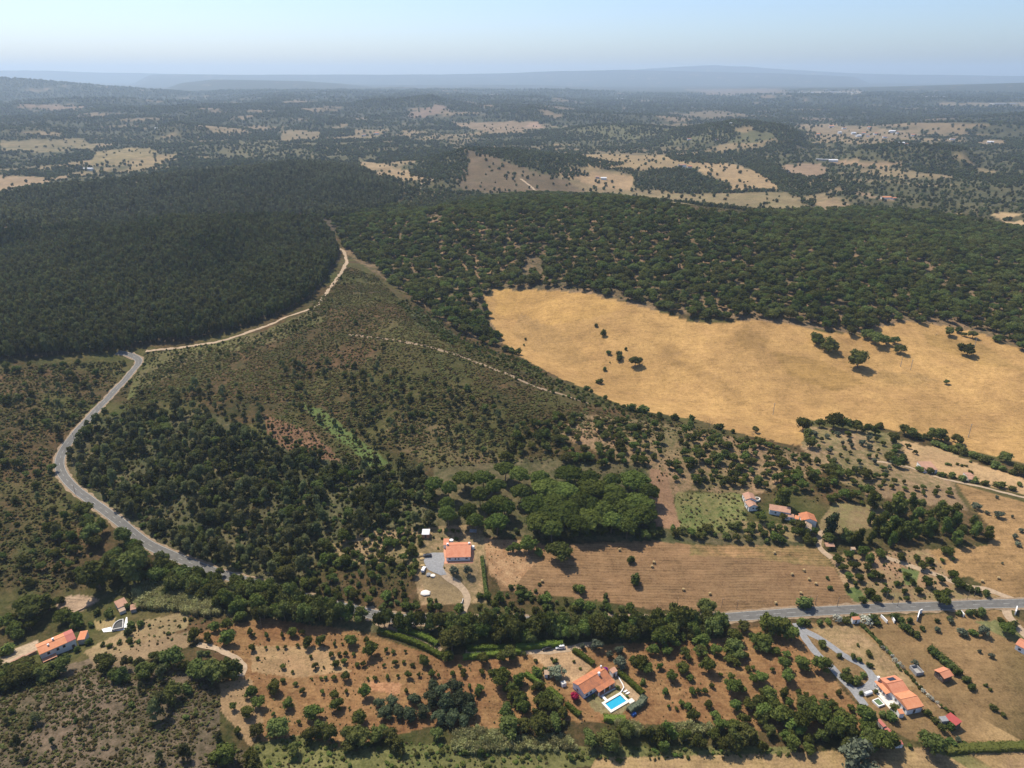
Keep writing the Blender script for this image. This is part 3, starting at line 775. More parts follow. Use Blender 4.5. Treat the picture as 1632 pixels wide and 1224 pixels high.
idx = np.arange(NT * NR).reshape(NR, NT)
quads = np.stack([idx[:-1, :-1], idx[:-1, 1:], idx[1:, 1:], idx[1:, :-1]], -1).reshape(-1, 4)[:, [0, 1, 2, 3]]
fu = GU.ravel()[quads].mean(1); fv = GV.ravel()[quads].mean(1)
ff = infront.ravel()[quads].all(1)
owner = np.zeros(len(quads), int)
PIECES = [('golden_field', GOLD), ('stubble_field', STUB), ('mown_field', MOWN), ('orchard_earth', ORCH), ('dry_plot', PLOT)]
for i, (nm, poly) in enumerate(PIECES):
    owner[ff & inpoly(fu, fv, poly)] = i + 1
XYZ = np.stack([GX.ravel(), GY.ravel(), GZ.ravel()], -1)
for i, nm in enumerate(['ground'] + [p[0] for p in PIECES]):
    q = quads[owner == i]
    used, inv = np.unique(q, return_inverse=True)
    inv = inv.reshape(q.shape)
    me = np_mesh(nm, XYZ[used], inv[:, ::-1] if False else inv, [M['ground']], smooth=True)
    for an, arr in (('cover_a', CA), ('cover_b', CB)):
        at = me.attributes.new(an, 'FLOAT_COLOR', 'POINT')
        at.data.foreach_set('color', np.concatenate([arr.reshape(-1, 3)[used], np.ones((len(used), 1))], 1).astype(np.float32).ravel())
    at = me.attributes.new('lines', 'FLOAT', 'POINT')
    at.data.foreach_set('value', LN.ravel()[used].astype(np.float32))
    o = link(nm, me); tag(o, kind='structure')


# ------------------------------------------------------------------ roads and tracks: ribbons draped on the ground
def smooth_line(x, y, step):
    P = [Vector((a, b)) for a, b in zip(x, y)]
    P = [P[0] * 2 - P[1]] + P + [P[-1] * 2 - P[-2]]
    out = []
    for i in range(1, len(P) - 2):
        n = max(2, int((P[i + 1] - P[i]).length / step))
        for k_ in range(n):
            t = k_ / n
            a, b, c, d = P[i - 1], P[i], P[i + 1], P[i + 2]
            out.append(0.5 * ((2 * b) + (c - a) * t + (2 * a - 5 * b + 4 * c - d) * t * t + (3 * b - 3 * c + d - a) * t ** 3))
    out.append(P[-2])
    return np.array([(p.x, p.y) for p in out])


def path_xy(px, step=2.0):
    x, y, z = ground([p[0] for p in px], [p[1] for p in px])
    return smooth_line(x, y, step)


def ribbon(name, line, width, mat, lift, off=0.0, nw=5, dash=None, kind='structure', ragged=0.0, label=None):
    d = np.gradient(line, axis=0); d /= np.linalg.norm(d, axis=1)[:, None] + 1e-9
    nrm = np.stack([-d[:, 1], d[:, 0]], 1)
    # level across: height of the centre line, eased towards the bank at the edges
    w = np.linspace(-0.5, 0.5, nw) * width + off
    vs = []
    for j in range(nw):
        e = ragged * fbm(line[:, 0], line[:, 1], 5, 2, 30 + j) if ragged and j in (0, nw - 1) else 0
        q = line + nrm * (w[j] + e)[:, None] if ragged and j in (0, nw - 1) else line + nrm * w[j]
        vs.append(np.stack([q[:, 0], q[:, 1], hgt(q[:, 0], q[:, 1]) + lift], 1))
    V = np.stack(vs, 1)
    n = len(line)
    ii = np.arange(n * nw).reshape(n, nw)
    Q = np.stack([ii[:-1, :-1], ii[:-1, 1:], ii[1:, 1:], ii[1:, :-1]], -1)
    if dash:
        s = np.concatenate([[0], np.cumsum(np.linalg.norm(np.diff(line, axis=0), axis=1))])
        keep = (s[:-1] % (dash[0] + dash[1])) < dash[0]
        Q = Q[keep]
    me = np_mesh(name, V.reshape(-1, 3), Q.reshape(-1, 4)[:, ::-1], [mat])
    o = link(name, me); tag(o, kind=kind)
    if label: o['label'] = label
    return o


ROAD_L = [(186, 562), (200, 564), (212, 567.5), (221, 574), (219, 582), (211, 591), (200, 605), (184, 621), (172, 635), (155, 652), (137, 672), (117, 695), (101, 718), (95, 736),
          (98, 752), (110, 769), (126, 784), (142, 796), (160, 809), (190, 831), (212, 850), (240, 870), (280, 888), (310, 900), (340, 911), (370, 920), (405, 930), (442, 939),
          (492, 955), (545, 968), (597, 980), (650, 987), (740, 989), (850, 990), (1000, 990), (1080, 988), (1140, 985), (1250, 977.5), (1400, 969.5), (1500, 966), (1632, 961.5), (1720, 958)]
road_line = path_xy(ROAD_L, 1.5)
rd = ribbon('dirt_verge', road_line, 7.6, M['soil'], 0.10, ragged=1.6, nw=5)
rd = ribbon('asphalt_road', road_line, 5.4, M['asphalt'], 0.16)
cl = ribbon('road_marking', road_line, 0.11, M['paint'], 0.19, nw=2, dash=(3, 4.5))
e1 = ribbon('road_marking', road_line, 0.14, M['paint'], 0.19, off=2.45, nw=2)
e2 = ribbon('road_marking', road_line, 0.14, M['paint'], 0.19, off=-2.45, nw=2)
TRK = [
    ('dirt_track', [(232, 560), (262, 556.5), (300, 552), (345, 545), (400, 528), (450, 508), (500, 489), (519, 468), (540, 440), (552, 420), (550, 406), (541, 396)], 3.6, 'dirt', 1.8),
    ('dirt_track', [(556, 533), (620, 541), (680, 552), (740, 570), (800, 593), (850, 615), (900, 630), (938, 643)], 2.6, 'soil', 1.6),
    ('gravel_drive', [(704, 912), (716, 922), (730, 931), (741, 943), (745, 956), (740, 970), (736, 984)], 3.4, 'dirt', 0.3),
    ('dirt_lane', [(600, 992), (640, 1010), (672, 1023), (703, 1037)], 2.8, 'soil', 0.3),
    ('dirt_lane', [(742, 1040), (800, 1040), (840, 1039), (875, 1038), (905, 1034), (925, 1029), (946, 1027)], 3.0, 'dirt', 0.8),
    ('gravel_drive', [(1268, 993), (1285, 1020), (1303, 1043.5), (1327, 1065), (1343, 1083), (1359, 1099), (1369, 1112), (1379, 1125)], 3.4, 'gravel', 0.4),
    ('gravel_drive', [(1278, 1003), (1314, 1022), (1343, 1043.5), (1369, 1057), (1385, 1070), (1391, 1085), (1378, 1098), (1363, 1100)], 3.2, 'gravel', 0.4),
    ('dirt_track', [(1640, 964), (1600, 950), (1577, 941), (1545, 935), (1515, 925), (1480, 912), (1451, 902), (1404, 886)], 3.2, 'dirt', 0.8),
    ('dirt_track', [(1390, 735), (1440, 742), (1500, 762), (1560, 775), (1640, 795)], 2.5, 'dirt', 1.0),
    ('dirt_track', [(1640, 1018), (1620, 997), (1606, 980), (1604, 966)], 4.0, 'dirt', 0.3),
    ('dirt_track', [(315, 1027), (345, 1034), (372, 1047), (388, 1060), (384, 1078)], 3.0, 'dirt', 0.8),
    ('dirt_track', [(1310, 845), (1305, 870), (1325, 890)], 3.0, 'dirt', 0.6),
    ('dirt_track', [(700, 275), (690, 286), (672, 292), (668, 300), (700, 308), (722, 312)], 5.0, 'dirt', 1.5),
    ('dirt_track', [(830, 285), (845, 296), (855, 306)], 5.0, 'dirt', 1.5),
    ('dirt_track', [(0, 1060), (30, 1050), (52, 1038)], 5.0, 'dirt', 0.8),
]
for nm, px, w, mt, rag in TRK:
    ribbon(nm, path_xy(px, 2.0), w, M[mt], 0.06, ragged=rag)


def sheet(name, px, mat, lift=0.14, kind='structure', step=1.6):
    """a paved patch: outline given in the photograph, filled with a fine grid laid on the ground"""
    x, y, z = ground([p[0] for p in px], [p[1] for p in px])
    poly = list(zip(x, y))
    gx = np.arange(x.min(), x.max() + step, step); gy = np.arange(y.min(), y.max() + step, step)
    import bmesh
    bm = bmesh.new()
    vs = [bm.verts.new((a, b, 0)) for a, b in poly]
    bm.faces.new(vs)
    for g in gx[1:-1]:
        bmesh.ops.bisect_plane(bm, geom=bm.verts[:] + bm.edges[:] + bm.faces[:], plane_co=(g, 0, 0), plane_no=(1, 0, 0))
    for g in gy[1:-1]:
        bmesh.ops.bisect_plane(bm, geom=bm.verts[:] + bm.edges[:] + bm.faces[:], plane_co=(0, g, 0), plane_no=(0, 1, 0))
    bmesh.ops.triangulate(bm, faces=bm.faces[:])
    hz = hgt([v.co.x for v in bm.verts], [v.co.y for v in bm.verts])
    for v, h in zip(bm.verts, hz):
        v.co.z = h + lift
    bmesh.ops.recalc_face_normals(bm, faces=bm.faces[:])
    me = bpy.data.meshes.new(name); bm.to_mesh(me); bm.free()
    me.materials.append(mat)
    return tag(link(name, me), kind=kind)


sheet('gravel_yard', [(674, 884), (690, 881), (707, 881), (709, 892), (706, 905), (712, 916), (702, 917), (690, 912), (682, 908), (676, 897)], M['gravel'], 0.15)
sheet('gravel_yard', [(1382, 1068), (1397, 1077), (1399, 1084), (1396, 1100), (1388, 1100), (1372, 1096), (1386, 1088), (1388, 1078)], M['gravel'], 0.15)
# ------------------------------------------------------------------ plants: unit shapes (1 wide, 1 high), scaled per plant
def cube_sphere(n=2):
    vs, fs = [], []
    for ax in range(3):
        for sg in (-1, 1):
            o = len(vs)
            for i in range(n + 1):
                for j in range(n + 1):
                    a = -1 + 2 * i / n; b = -1 + 2 * j / n
                    p = [0, 0, 0]; p[ax] = sg; p[(ax + 1) % 3] = a; p[(ax + 2) % 3] = b
                    vs.append(p)
            for i in range(n):
                for j in range(n):
                    q = [o + i * (n + 1) + j, o + (i + 1) * (n + 1) + j, o + (i + 1) * (n + 1) + j + 1, o + i * (n + 1) + j + 1]
                    fs.append(q if sg > 0 else q[::-1])
    v = np.array(vs, float); v /= np.linalg.norm(v, axis=1)[:, None]
    return v, np.array(fs)


CSV, CSF = cube_sphere(2)


def leafy(r, blobs, nleaf, leaf, core=0.8, up=0.25, tilt=0.7, aspect=1.0, shell=(0.78, 1.18)):
    V, F = [], []; o = 0
    B = np.array(blobs)
    if core > 0:
        for b in B:
            v = CSV * (1 + r.normal(0, 0.10, len(CSV)))[:, None] * b[3:6] * core + b[:3]
            V.append(v); F.append(CSF + o); o += len(v)
    wgt = (B[:, 3] * B[:, 4] + B[:, 3] * B[:, 5]); wgt /= wgt.sum()
    pick = r.choice(len(B), nleaf, p=wgt)
    d = r.normal(size=(nleaf, 3)); d[:, 2] += up * 1.2
    d /= np.linalg.norm(d, axis=1)[:, None]
    p = B[pick, :3] + d * B[pick, 3:6] * r.uniform(*shell, nleaf)[:, None]
    # drop leaves buried inside another lump
    inside = np.zeros(nleaf, bool)
    for b in B:
        inside |= (((p - b[:3]) / b[3:6]) ** 2).sum(1) < 0.60
    p, d = p[~inside], d[~inside]; n = len(p)
    nm = d + r.normal(0, tilt, (n, 3)); nm /= np.linalg.norm(nm, axis=1)[:, None]
    t = np.cross(nm, r.normal(size=(n, 3))); t /= np.linalg.norm(t, axis=1)[:, None] + 1e-9
    bt = np.cross(nm, t)
    s = leaf * r.uniform(0.55, 1.5, n)[:, None]
    k = r.uniform(0.6, 1.4, (4, n, 1))
    q = np.stack([p - t * s * k[0], p - bt * s * aspect * k[1], p + t * s * k[2], p + bt * s * aspect * k[3]], 1)
    V.append(q.reshape(-1, 3)); F.append(np.arange(4 * n).reshape(n, 4) + o)
    return np.concatenate(V), np.concatenate(F)


def trunk_shape(r, h, rad, limbs=0, spread=0.25, lean=0.03, n=6):
    mb = MB()
    a, b = r.normal(0, lean, 2)
    pts_ = [(0, 0, -0.06), (a * 0.3, b * 0.3, h * 0.35), (a, b, h)]
    mb.tube(pts_, rad, rad * 0.45, n)
    for i in range(limbs):
        an = 2 * pi * i / limbs + r.uniform(-0.4, 0.4); z0 = h * r.uniform(0.5, 0.85)
        mb.tube([(a * .6, b * .6, z0), (a + cos(an) * spread * .6, b + sin(an) * spread * .6, z0 + 0.1), (a + cos(an) * spread, b + sin(an) * spread, min(0.8, z0 + 0.24))], rad * 0.5, rad * 0.2, 4)
    return mb


KIND = {}


def make_kind(kind, nvar, blobf, nleaf, leaf, mat, trunk=None, core=0.8, seed=0, **kw):
    KIND[kind] = []
    for i in range(nvar):
        r = np.random.default_rng(1000 + seed * 50 + i)
        v, f = leafy(r, blobf(r), nleaf, leaf, core, **kw)
        crown = np_mesh('crown', v, f, [M[mat]])
        tme = None
        if trunk:
            tb = trunk_shape(r, **trunk)
            tme = tb.mesh('trunk', M['bark'])
            tv = np.array(tb.v); tq = np.array([q for q in tb.f if len(q) == 4])
            vv = np.concatenate([v, tv]); fq = np.concatenate([f, tq + len(v)])
            whole = np_mesh(kind, vv, fq, [M[mat], M['bark']], np.concatenate([np.zeros(len(f)), np.ones(len(tq))]))
        else:
            whole = crown
        src = bpy.data.objects.new(kind + '_shape', whole)     # never linked: only a shape for the far woods
        KIND[kind].append((crown, tme, whole, src))


def oak_blobs(r):
    n = r.integers(9, 14); out = []
    for i in range(n):
        a = r.uniform(0, 2 * pi); q = 0.34 * math.sqrt(r.uniform(0.05, 1))
        z = 0.60 + r.uniform(-0.18, 0.2) - 0.25 * (q / 0.34) ** 2 * 0.5
        s = r.uniform(0.11, 0.25)
        out.append((cos(a) * q, sin(a) * q, z, s, s * r.uniform(.75, 1.2), s * r.uniform(.75, 1.0)))
    out.append((0, 0, 0.62, 0.26, 0.26, 0.25))
    return out


def pine_blobs(r):
    out = []
    n = r.integers(10, 15)
    for i in range(n):
        z = 0.36 + 0.56 * (i / (n - 1)) ** 0.9 + r.uniform(-.03, .03)
        q = 0.36 * (1 - 0.75 * (z - 0.34) / 0.66) * r.uniform(0.5, 1.0)
        a = i * 2.4 + r.uniform(-.5, .5); s = r.uniform(0.10, 0.17)
        out.append((cos(a) * q, sin(a) * q, z, s * 1.15, s * 1.15, s * 0.62))
    return out


def euc_blobs(r):
    out = []
    for i in range(7):
        z = 0.38 + 0.53 * i / 6
        s = 0.36 * (1 - 0.30 * (z - 0.3) / 0.7) * r.uniform(.75, 1.15)
        out.append((r.uniform(-.13, .13), r.uniform(-.13, .13), z, s, s, 0.10))
    return out


def dome_blobs(r):
    out = [(0, 0, 0.66, 0.40, 0.40, 0.17)]
    for i in range(22):
        a = i * 2.4 + r.uniform(-.3, .3); q = 0.37 * math.sqrt((i + .5) / 22)
        s = r.uniform(0.105, 0.155)
        out.append((cos(a) * q, sin(a) * q, 0.83 - 0.24 * (q / 0.37) ** 2 + r.uniform(-.02, .02), s, s, s * 0.95))
    return out


def bush_blobs(r):
    out = []
    for i in range(6):
        a = r.uniform(0, 2 * pi); q = r.uniform(0, 0.28); s = r.uniform(0.18, 0.28)
        out.append((cos(a) * q, sin(a) * q, 0.42 - q * 0.5 + r.uniform(-.05, .2), s, s, s * 1.3))
    return out


def heath_blobs(r):
    return [(r.uniform(-.2, .2), r.uniform(-.2, .2), 0.35, 0.3, 0.3, 0.4), (r.uniform(-.25, .25), r.uniform(-.25, .25), 0.3, 0.22, 0.22, 0.35)]


def cyp_blobs(r):
    return [(r.uniform(-.12, .12), r.uniform(-.12, .12), 0.12 + 0.8 * i / 8, 0.36 * (1 - 0.5 * abs(i / 8 - 0.35)) * r.uniform(.85, 1.1), 0.34, 0.12) for i in range(9)]


def poplar_blobs(r):
    out = []
    for i in range(11):
        z = 0.25 + 0.65 * i / 10; a = r.uniform(0, 2 * pi)
        q = 0.27 * (1 - abs(z - 0.5) * 0.9) * r.uniform(.3, 1); s = r.uniform(.13, .21)
        out.append((cos(a) * q, sin(a) * q, z, s, s, s * 1.0))
    return out


def twig_blobs(r):
    return [(r.uniform(-.25, .25), r.uniform(-.25, .25), r.uniform(.45, .85), .18, .18, .16) for i in range(7)]


OT = dict(h=0.5, rad=0.035, limbs=4, spread=0.24)
make_kind('oak_tree', 6, oak_blobs, 900, 0.040, 'oak', OT, seed=1)
make_kind('orchard_tree', 5, oak_blobs, 800, 0.044, 'orchard', OT, seed=2)
make_kind('pine_tree', 6, pine_blobs, 620, 0.040, 'pine', dict(h=0.9, rad=0.022, limbs=3, spread=0.2, lean=0.02), seed=3, core=0.66, tilt=0.9)
make_kind('eucalyptus_tree', 5, euc_blobs, 170, 0.085, 'euc', dict(h=0.8, rad=0.035, n=4), seed=4, core=0.7)
make_kind('sunlit_gum_tree', 4, euc_blobs, 150, 0.09, 'sunlit_gum', dict(h=0.8, rad=0.035, n=4), seed=17, core=0.7)
make_kind('umbrella_pine', 5, dome_blobs, 1500, 0.026, 'umbrella', dict(h=0.6, rad=0.03, limbs=5, spread=0.28), seed=5, core=0.9, up=0.9, tilt=0.5)
make_kind('bush', 5, bush_blobs, 300, 0.065, 'bush', None, seed=6)
make_kind('bright_bush', 3, bush_blobs, 300, 0.065, 'bright', None, seed=7)
make_kind('heath_shrub', 5, heath_blobs, 42, 0.15, 'scrub', None, seed=8, core=0.72, up=1.2, tilt=0.5)
make_kind('cypress_tree', 2, cyp_blobs, 900, 0.04, 'cypress', dict(h=0.3, rad=0.03), seed=9)
make_kind('poplar_tree', 4, poplar_blobs, 760, 0.042, 'orchard', dict(h=0.6, rad=0.025, limbs=2, spread=0.15), seed=10)
make_kind('grey_tree', 4, oak_blobs, 760, 0.042, 'grey_leaf', OT, seed=11, core=0.72)
make_kind('acacia_tree', 4, oak_blobs, 820, 0.040, 'blue_leaf', OT, seed=12)
make_kind('far_tree', 4, lambda r: heath_blobs(r) + [(0, 0, .55, .34, .34, .33)], 46, 0.13, 'far', None, seed=13)
make_kind('blossom_bush', 3, bush_blobs, 300, 0.06, 'blossom', None, seed=14, core=0)
make_kind('bare_tree', 2, twig_blobs, 260, 0.03, 'bare', dict(h=0.6, rad=0.02, limbs=5, spread=0.3), core=0, seed=15, aspect=0.25, shell=(0.2, 1.1))
make_kind('olive_tree', 4, oak_blobs, 620, 0.044, 'grey_leaf', OT, seed=16, core=0.7)


def reed_shape(seed):
    r = np.random.default_rng(seed); n = 46
    b = r.uniform(-.5, .5, (n, 2)); ln = r.uniform(.6, 1.0, n); d = r.normal(0, .16, (n, 2)); a = r.uniform(0, pi, n); w = 0.05
    V = np.zeros((n, 4, 3))
    ox, oy = np.cos(a) * w, np.sin(a) * w
    V[:, 0] = np.stack([b[:, 0] - ox, b[:, 1] - oy, np.zeros(n)], 1); V[:, 1] = np.stack([b[:, 0] + ox, b[:, 1] + oy, np.zeros(n)], 1)
    t = b + d
    V[:, 2] = np.stack([t[:, 0] + ox * 1.6, t[:, 1] + oy * 1.6, ln], 1); V[:, 3] = np.stack([t[:, 0] - ox * 1.6, t[:, 1] - oy * 1.6, ln * .96], 1)
    # arching leaf tips
    m = 60
    p = r.uniform(-.5, .5, (m, 3)); p[:, 2] = r.uniform(.45, 1.0, m); dd = r.normal(0, .16, (m, 3)); dd[:, 2] = -abs(dd[:, 2]) * .4; sd_ = r.normal(0, .05, (m, 3))
    L = np.stack([p - sd_, p + sd_, p + dd + sd_ * .3, p + dd - sd_ * .3], 1)
    V = np.concatenate([V, L]).reshape(-1, 3)
    return np_mesh('cane_reeds', V, np.arange(len(V)).reshape(-1, 4), [M['reed']])


KIND['cane_reeds'] = []
for i in range(3):
    me = reed_shape(70 + i)
    KIND['cane_reeds'].append((me, None, me, bpy.data.objects.new('cane_shape', me)))

DESC = {
    'sunlit_gum_tree': ('pale gum tree tinted as sunlit', 'pale sun tinted gum trees', 'gum tree'),
    'oak_tree': ('round dark oak', 'oaks', 'oak'), 'orchard_tree': ('round green orchard tree', 'orchard trees', 'orchard tree'),
    'pine_tree': ('slim grey green pine', 'pines', 'pine'), 'eucalyptus_tree': ('narrow dark gum tree', 'gum trees', 'gum tree'),
    'umbrella_pine': ('flat domed umbrella pine', 'umbrella pines', 'pine'), 'bush': ('low green bush', 'bushes', 'bush'),
    'bright_bush': ('pale green bush', 'bright bushes', 'bush'), 'cypress_tree': ('dark tall cypress', 'cypresses', 'cypress'),
    'poplar_tree': ('tall leafy tree', 'tall leafy trees', 'tree'), 'grey_tree': ('large grey green tree', 'grey green trees', 'tree'),
    'acacia_tree': ('feathery blue green tree', 'blue green trees', 'tree'), 'blossom_bush': ('pale flowering shrub', 'flowering shrubs', 'shrub'),
    'bare_tree': ('bare grey tree', 'bare trees', 'tree'), 'olive_tree': ('grey green olive tree', 'olive trees', 'olive tree'),
}
POOL = {}                                   # kind -> list of (x, y, z, w, h, rot, variant, phrase, own label)


def put(kind, x, y, w, h, phrase, own=None, r=random):
    POOL.setdefault(kind, []).append((x, y, float(hgt(x, y)), w, h, r.uniform(0, 6.28), r.randrange(len(KIND[kind])), phrase, own))


def px_per_m(x, y, z):
    return FPX / (y * CP - (z - CAM_H) * SP)


def listed(scale, ox, oy, items, kind, phrase, hr=0.9, own=None):
    """plants read off the photograph: (x, y of the foot, width) in a view enlarged scale times from (ox, oy)"""
    us = [ox + i[0] / scale for i in items]; vs = [oy + i[1] / scale for i in items]
    xs, ys, zs = ground(us, vs)
    for it, x, y, z in zip(items, xs, ys, zs):
        w = it[2] / scale / px_per_m(x, y, z)
        k = it[3] if len(it) > 3 else kind
        put(k, float(x), float(y), w, w * (it[4] if len(it) > 4 else hr) * random.uniform(.92, 1.08), phrase, own)


NOGO = []                                   # picture outlines nothing may grow in


def zone(poly, kinds, spacing, phrase, gap=0.0, jitter=0.42, road=5.0, maxd=99999, ign=(), nscale=60, taper=None):
    """plants filling a picture outline at an even spacing on the ground; kinds: [(kind, share, wmin, wmax, height/width)]"""
    pu = []; pv = []
    n = len(poly)
    for i in range(n):
        for t in (0, .25, .5, .75):
            pu.append(poly[i][0] + (poly[(i + 1) % n][0] - poly[i][0]) * t); pv.append(poly[i][1] + (poly[(i + 1) % n][1] - poly[i][1]) * t)
    x, y, z = ground(pu, pv)
    gx, gy = np.meshgrid(np.arange(x.min(), x.max(), spacing), np.arange(y.min(), y.max(), spacing))
    gx = gx + (np.arange(gx.shape[0]) % 2)[:, None] * spacing * .5
    X = gx.ravel() + rng.uniform(-jitter, jitter, gx.size) * spacing; Y = gy.ravel() + rng.uniform(-jitter, jitter, gx.size) * spacing
    Z = hgt(X, Y)
    U, Vv = project(X, Y, Z)
    k = inpoly(U, Vv, poly) & (np.hypot(X, Y) < maxd)
    for ng in NOGO:
        if id(ng) not in ign:
            k &= ~inpoly(U, Vv, ng)
    if gap > 0:
        k &= (fbm(X, Y, nscale, 3, 90) + 0.5) > gap + rng.uniform(-.12, .12, X.size)
    X, Y, Z = X[k], Y[k], Z[k]
    if road > 0 and len(X):
        near = np.zeros(len(X), bool)
        rl = road_line[::3]
        for i in range(0, len(X), 4000):
            dd = (X[i:i + 4000, None] - rl[None, :, 0]) ** 2 + (Y[i:i + 4000, None] - rl[None, :, 1]) ** 2
            near[i:i + 4000] = dd.min(1) < road ** 2
        X, Y, Z = X[~near], Y[~near], Z[~near]
    sh = np.array([q[1] for q in kinds], float); sh /= sh.sum()
    ch = rng.choice(len(kinds), len(X), p=sh)
    for i in range(len(X)):
        kd, _, a, b, hr = kinds[ch[i]]
        w = a + (b - a) * rng.uniform() ** 1.5
        POOL.setdefault(kd, []).append((X[i], Y[i], Z[i], w, w * hr * rng.uniform(.85, 1.15), rng.uniform(0, 6.28), int(rng.integers(len(KIND[kd]))), phrase, None))


NOGO += [GOLD, STUB, MOWN, [(1386, 1135), (1412, 1135), (1436, 1175), (1445, 1200), (1425, 1200), (1395, 1170)],
         [(664, 878), (700, 845), (765, 840), (768, 905), (745, 930), (752, 965), (735, 985), (728, 940), (690, 925)],
         [(880, 1075), (940, 1050), (975, 1048), (1030, 1108), (1010, 1140), (950, 1142), (915, 1120)],
         [(838, 1028), (935, 1022), (955, 1050), (905, 1085), (870, 1085)],
         [(1372, 1072), (1440, 1070), (1490, 1130), (1545, 1150), (1545, 1180), (1440, 1180), (1372, 1130)],
         [(1180, 782), (1210, 782), (1305, 825), (1305, 848), (1265, 838), (1185, 810)],
         [(1465, 735), (1570, 750), (1570, 772), (1465, 752)],
         [(0, 1040), (50, 1020), (135, 1000), (140, 1025), (60, 1055), (0, 1075)],
         [(150, 978), (215, 945), (218, 985), (205, 1010), (150, 1012)],
         [(90, 955), (150, 945), (160, 958), (125, 980), (92, 985)]]

# --- woods (kept as masses beyond the nearest few hundred)
zone([(-40, 588), (0, 575), (100, 567), (195, 562), (230, 550), (255, 547), (300, 543), (345, 535), (400, 519), (450, 500), (495, 478), (512, 455), (532, 428), (540, 402), (528, 376),
      (510, 354), (400, 352), (250, 350), (150, 366), (0, 378), (-40, 382)], [('eucalyptus_tree', 1, 4.4, 6.4, 2.2)], 4.1, 'in the plantation on the left hill', jitter=0.18, road=0)
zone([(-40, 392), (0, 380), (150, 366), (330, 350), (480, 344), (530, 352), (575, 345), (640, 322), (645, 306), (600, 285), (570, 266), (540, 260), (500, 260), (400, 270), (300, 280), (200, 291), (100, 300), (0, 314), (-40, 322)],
     [('sunlit_gum_tree', .85, 5, 7.5, 1.9), ('orchard_tree', .15, 6, 9, .9)], 6.8, 'in the wood on the second ridge', road=0, maxd=2050)
zone([(545, 402), (560, 347), (620, 330), (690, 338), (760, 318), (850, 311), (950, 313), (1050, 326), (1150, 346), (1250, 340), (1350, 335), (1500, 342), (1632, 368), (1700, 385), (1700, 585), (1632, 556), (1580, 528),
      (1500, 514), (1440, 508), (1402, 518), (1390, 532), (1310, 526), (1260, 513), (1200, 508), (1140, 512), (1100, 508), (1040, 490), (985, 475), (935, 463), (850, 458), (780, 459), (768, 475), (783, 515), (798, 548), (788, 556),
      (740, 532), (700, 507), (650, 472), (600, 432), (565, 407)], [('oak_tree', .72, 10, 14.5, .8), ('orchard_tree', .28, 8, 12.5, .85)], 10.2, 'on the hill behind the golden field', gap=0.09, road=0, maxd=1650, nscale=45)
zone([(522, 352), (560, 342), (590, 338), (575, 375), (563, 403), (550, 398), (540, 375)], [('oak_tree', .7, 7, 11, .85), ('orchard_tree', .3, 6, 9, .9)], 8.5, 'on the hill behind the golden field', road=0)
# --- heath and valley
HILL = [(225, 600), (300, 560), (400, 545), (480, 505), (556, 425), (600, 440), (650, 490), (740, 545), (800, 575), (900, 640), (1000, 668), (1100, 690), (900, 700), (700, 720), (600, 700), (500, 650), (350, 640), (250, 640)]
zone(HILL, [('bush', .5, 2.0, 3.6, .9), ('pine_tree', .2, 2.5, 4.0, 1.3), ('oak_tree', .3, 2.5, 4.5, 1.0)], 16, 'on the heath of the middle hill', gap=0.5)
zone([(440, 575), (620, 590), (800, 630), (930, 665), (880, 720), (830, 735), (700, 735), (620, 735), (540, 690), (450, 640)],
     [('pine_tree', .45, 3.5, 6.0, 1.35), ('oak_tree', .45, 3.0, 5.5, 1.05), ('bush', .1, 2, 3.5, .9)], 8.8, 'scattered over the lower heath slope', gap=0.32)
zone([(118, 705), (160, 668), (230, 655), (330, 665), (400, 690), (440, 712), (520, 735), (600, 748), (670, 755), (692, 800), (692, 838), (600, 846), (560, 855), (520, 872), (480, 930), (430, 930), (330, 902), (250, 872), (190, 828), (140, 785), (112, 745)],
     [('pine_tree', .58, 5.5, 9, 1.25), ('oak_tree', .27, 5, 8.5, 1.0), ('orchard_tree', .1, 4, 6, .95), ('bare_tree', .07, 4, 6, 1.2)], 5.3, 'in the wooded valley above the road bend', gap=0.33, nscale=22)
zone([(205, 640), (330, 610), (420, 640), (450, 700), (330, 668), (230, 655)], [('pine_tree', .7, 3.5, 7, 1.3), ('bush', .3, 2, 3.5, .9)], 7, 'on the slope above the road bend', gap=0.42, nscale=25)
zone([(540, 860), (610, 850), (662, 850), (668, 905), (640, 950), (700, 960), (730, 985), (600, 968), (500, 948), (470, 930), (500, 890)],
     [('bush', .6, 2.5, 4.5, .9), ('orchard_tree', .3, 4, 6.5, .95), ('bare_tree', .1, 3, 4, 1.1)], 4.2, 'in the thicket left of the grey yard', gap=0.25, nscale=25)
zone([(880, 655), (1000, 676), (1190, 704), (1275, 722), (1340, 745), (1420, 765), (1330, 775), (1190, 778), (1075, 772), (1055, 742), (960, 745), (860, 735), (800, 735), (820, 700)],
     [('oak_tree', .5, 4.5, 8.0, .95), ('orchard_tree', .5, 4, 7.5, .95)], 6.9, 'on the warm slope below the golden field', gap=0.24, nscale=30)
zone([(1280, 690), (1420, 692), (1440, 745), (1380, 770), (1300, 730)], [('olive_tree', .5, 3.5, 5.5, .9), ('orchard_tree', .5, 3, 5.5, .9)], 8.5, 'in the small plot under the field hedge', gap=0.2)
zone([(1390, 760), (1530, 785), (1520, 800), (1440, 795), (1370, 780)], [('orchard_tree', 1, 3, 4.5, .95)], 6.5, 'in rows near the small farmhouse', gap=0.1, jitter=.2)
zone([(1045, 690), (1190, 706), (1180, 780), (1100, 775), (1062, 745)], [('bright_bush', 1, 2.5, 4.5, .7)], 9, 'among the oaks on the warm slope', gap=0.35)
zone([(1200, 770), (1300, 765), (1430, 800), (1340, 815), (1300, 800), (1230, 790)], [('bright_bush', .35, 3, 5, .6), ('orchard_tree', .65, 5, 8, .95)], 7, 'behind the farm cluster', gap=0.25, nscale=30)
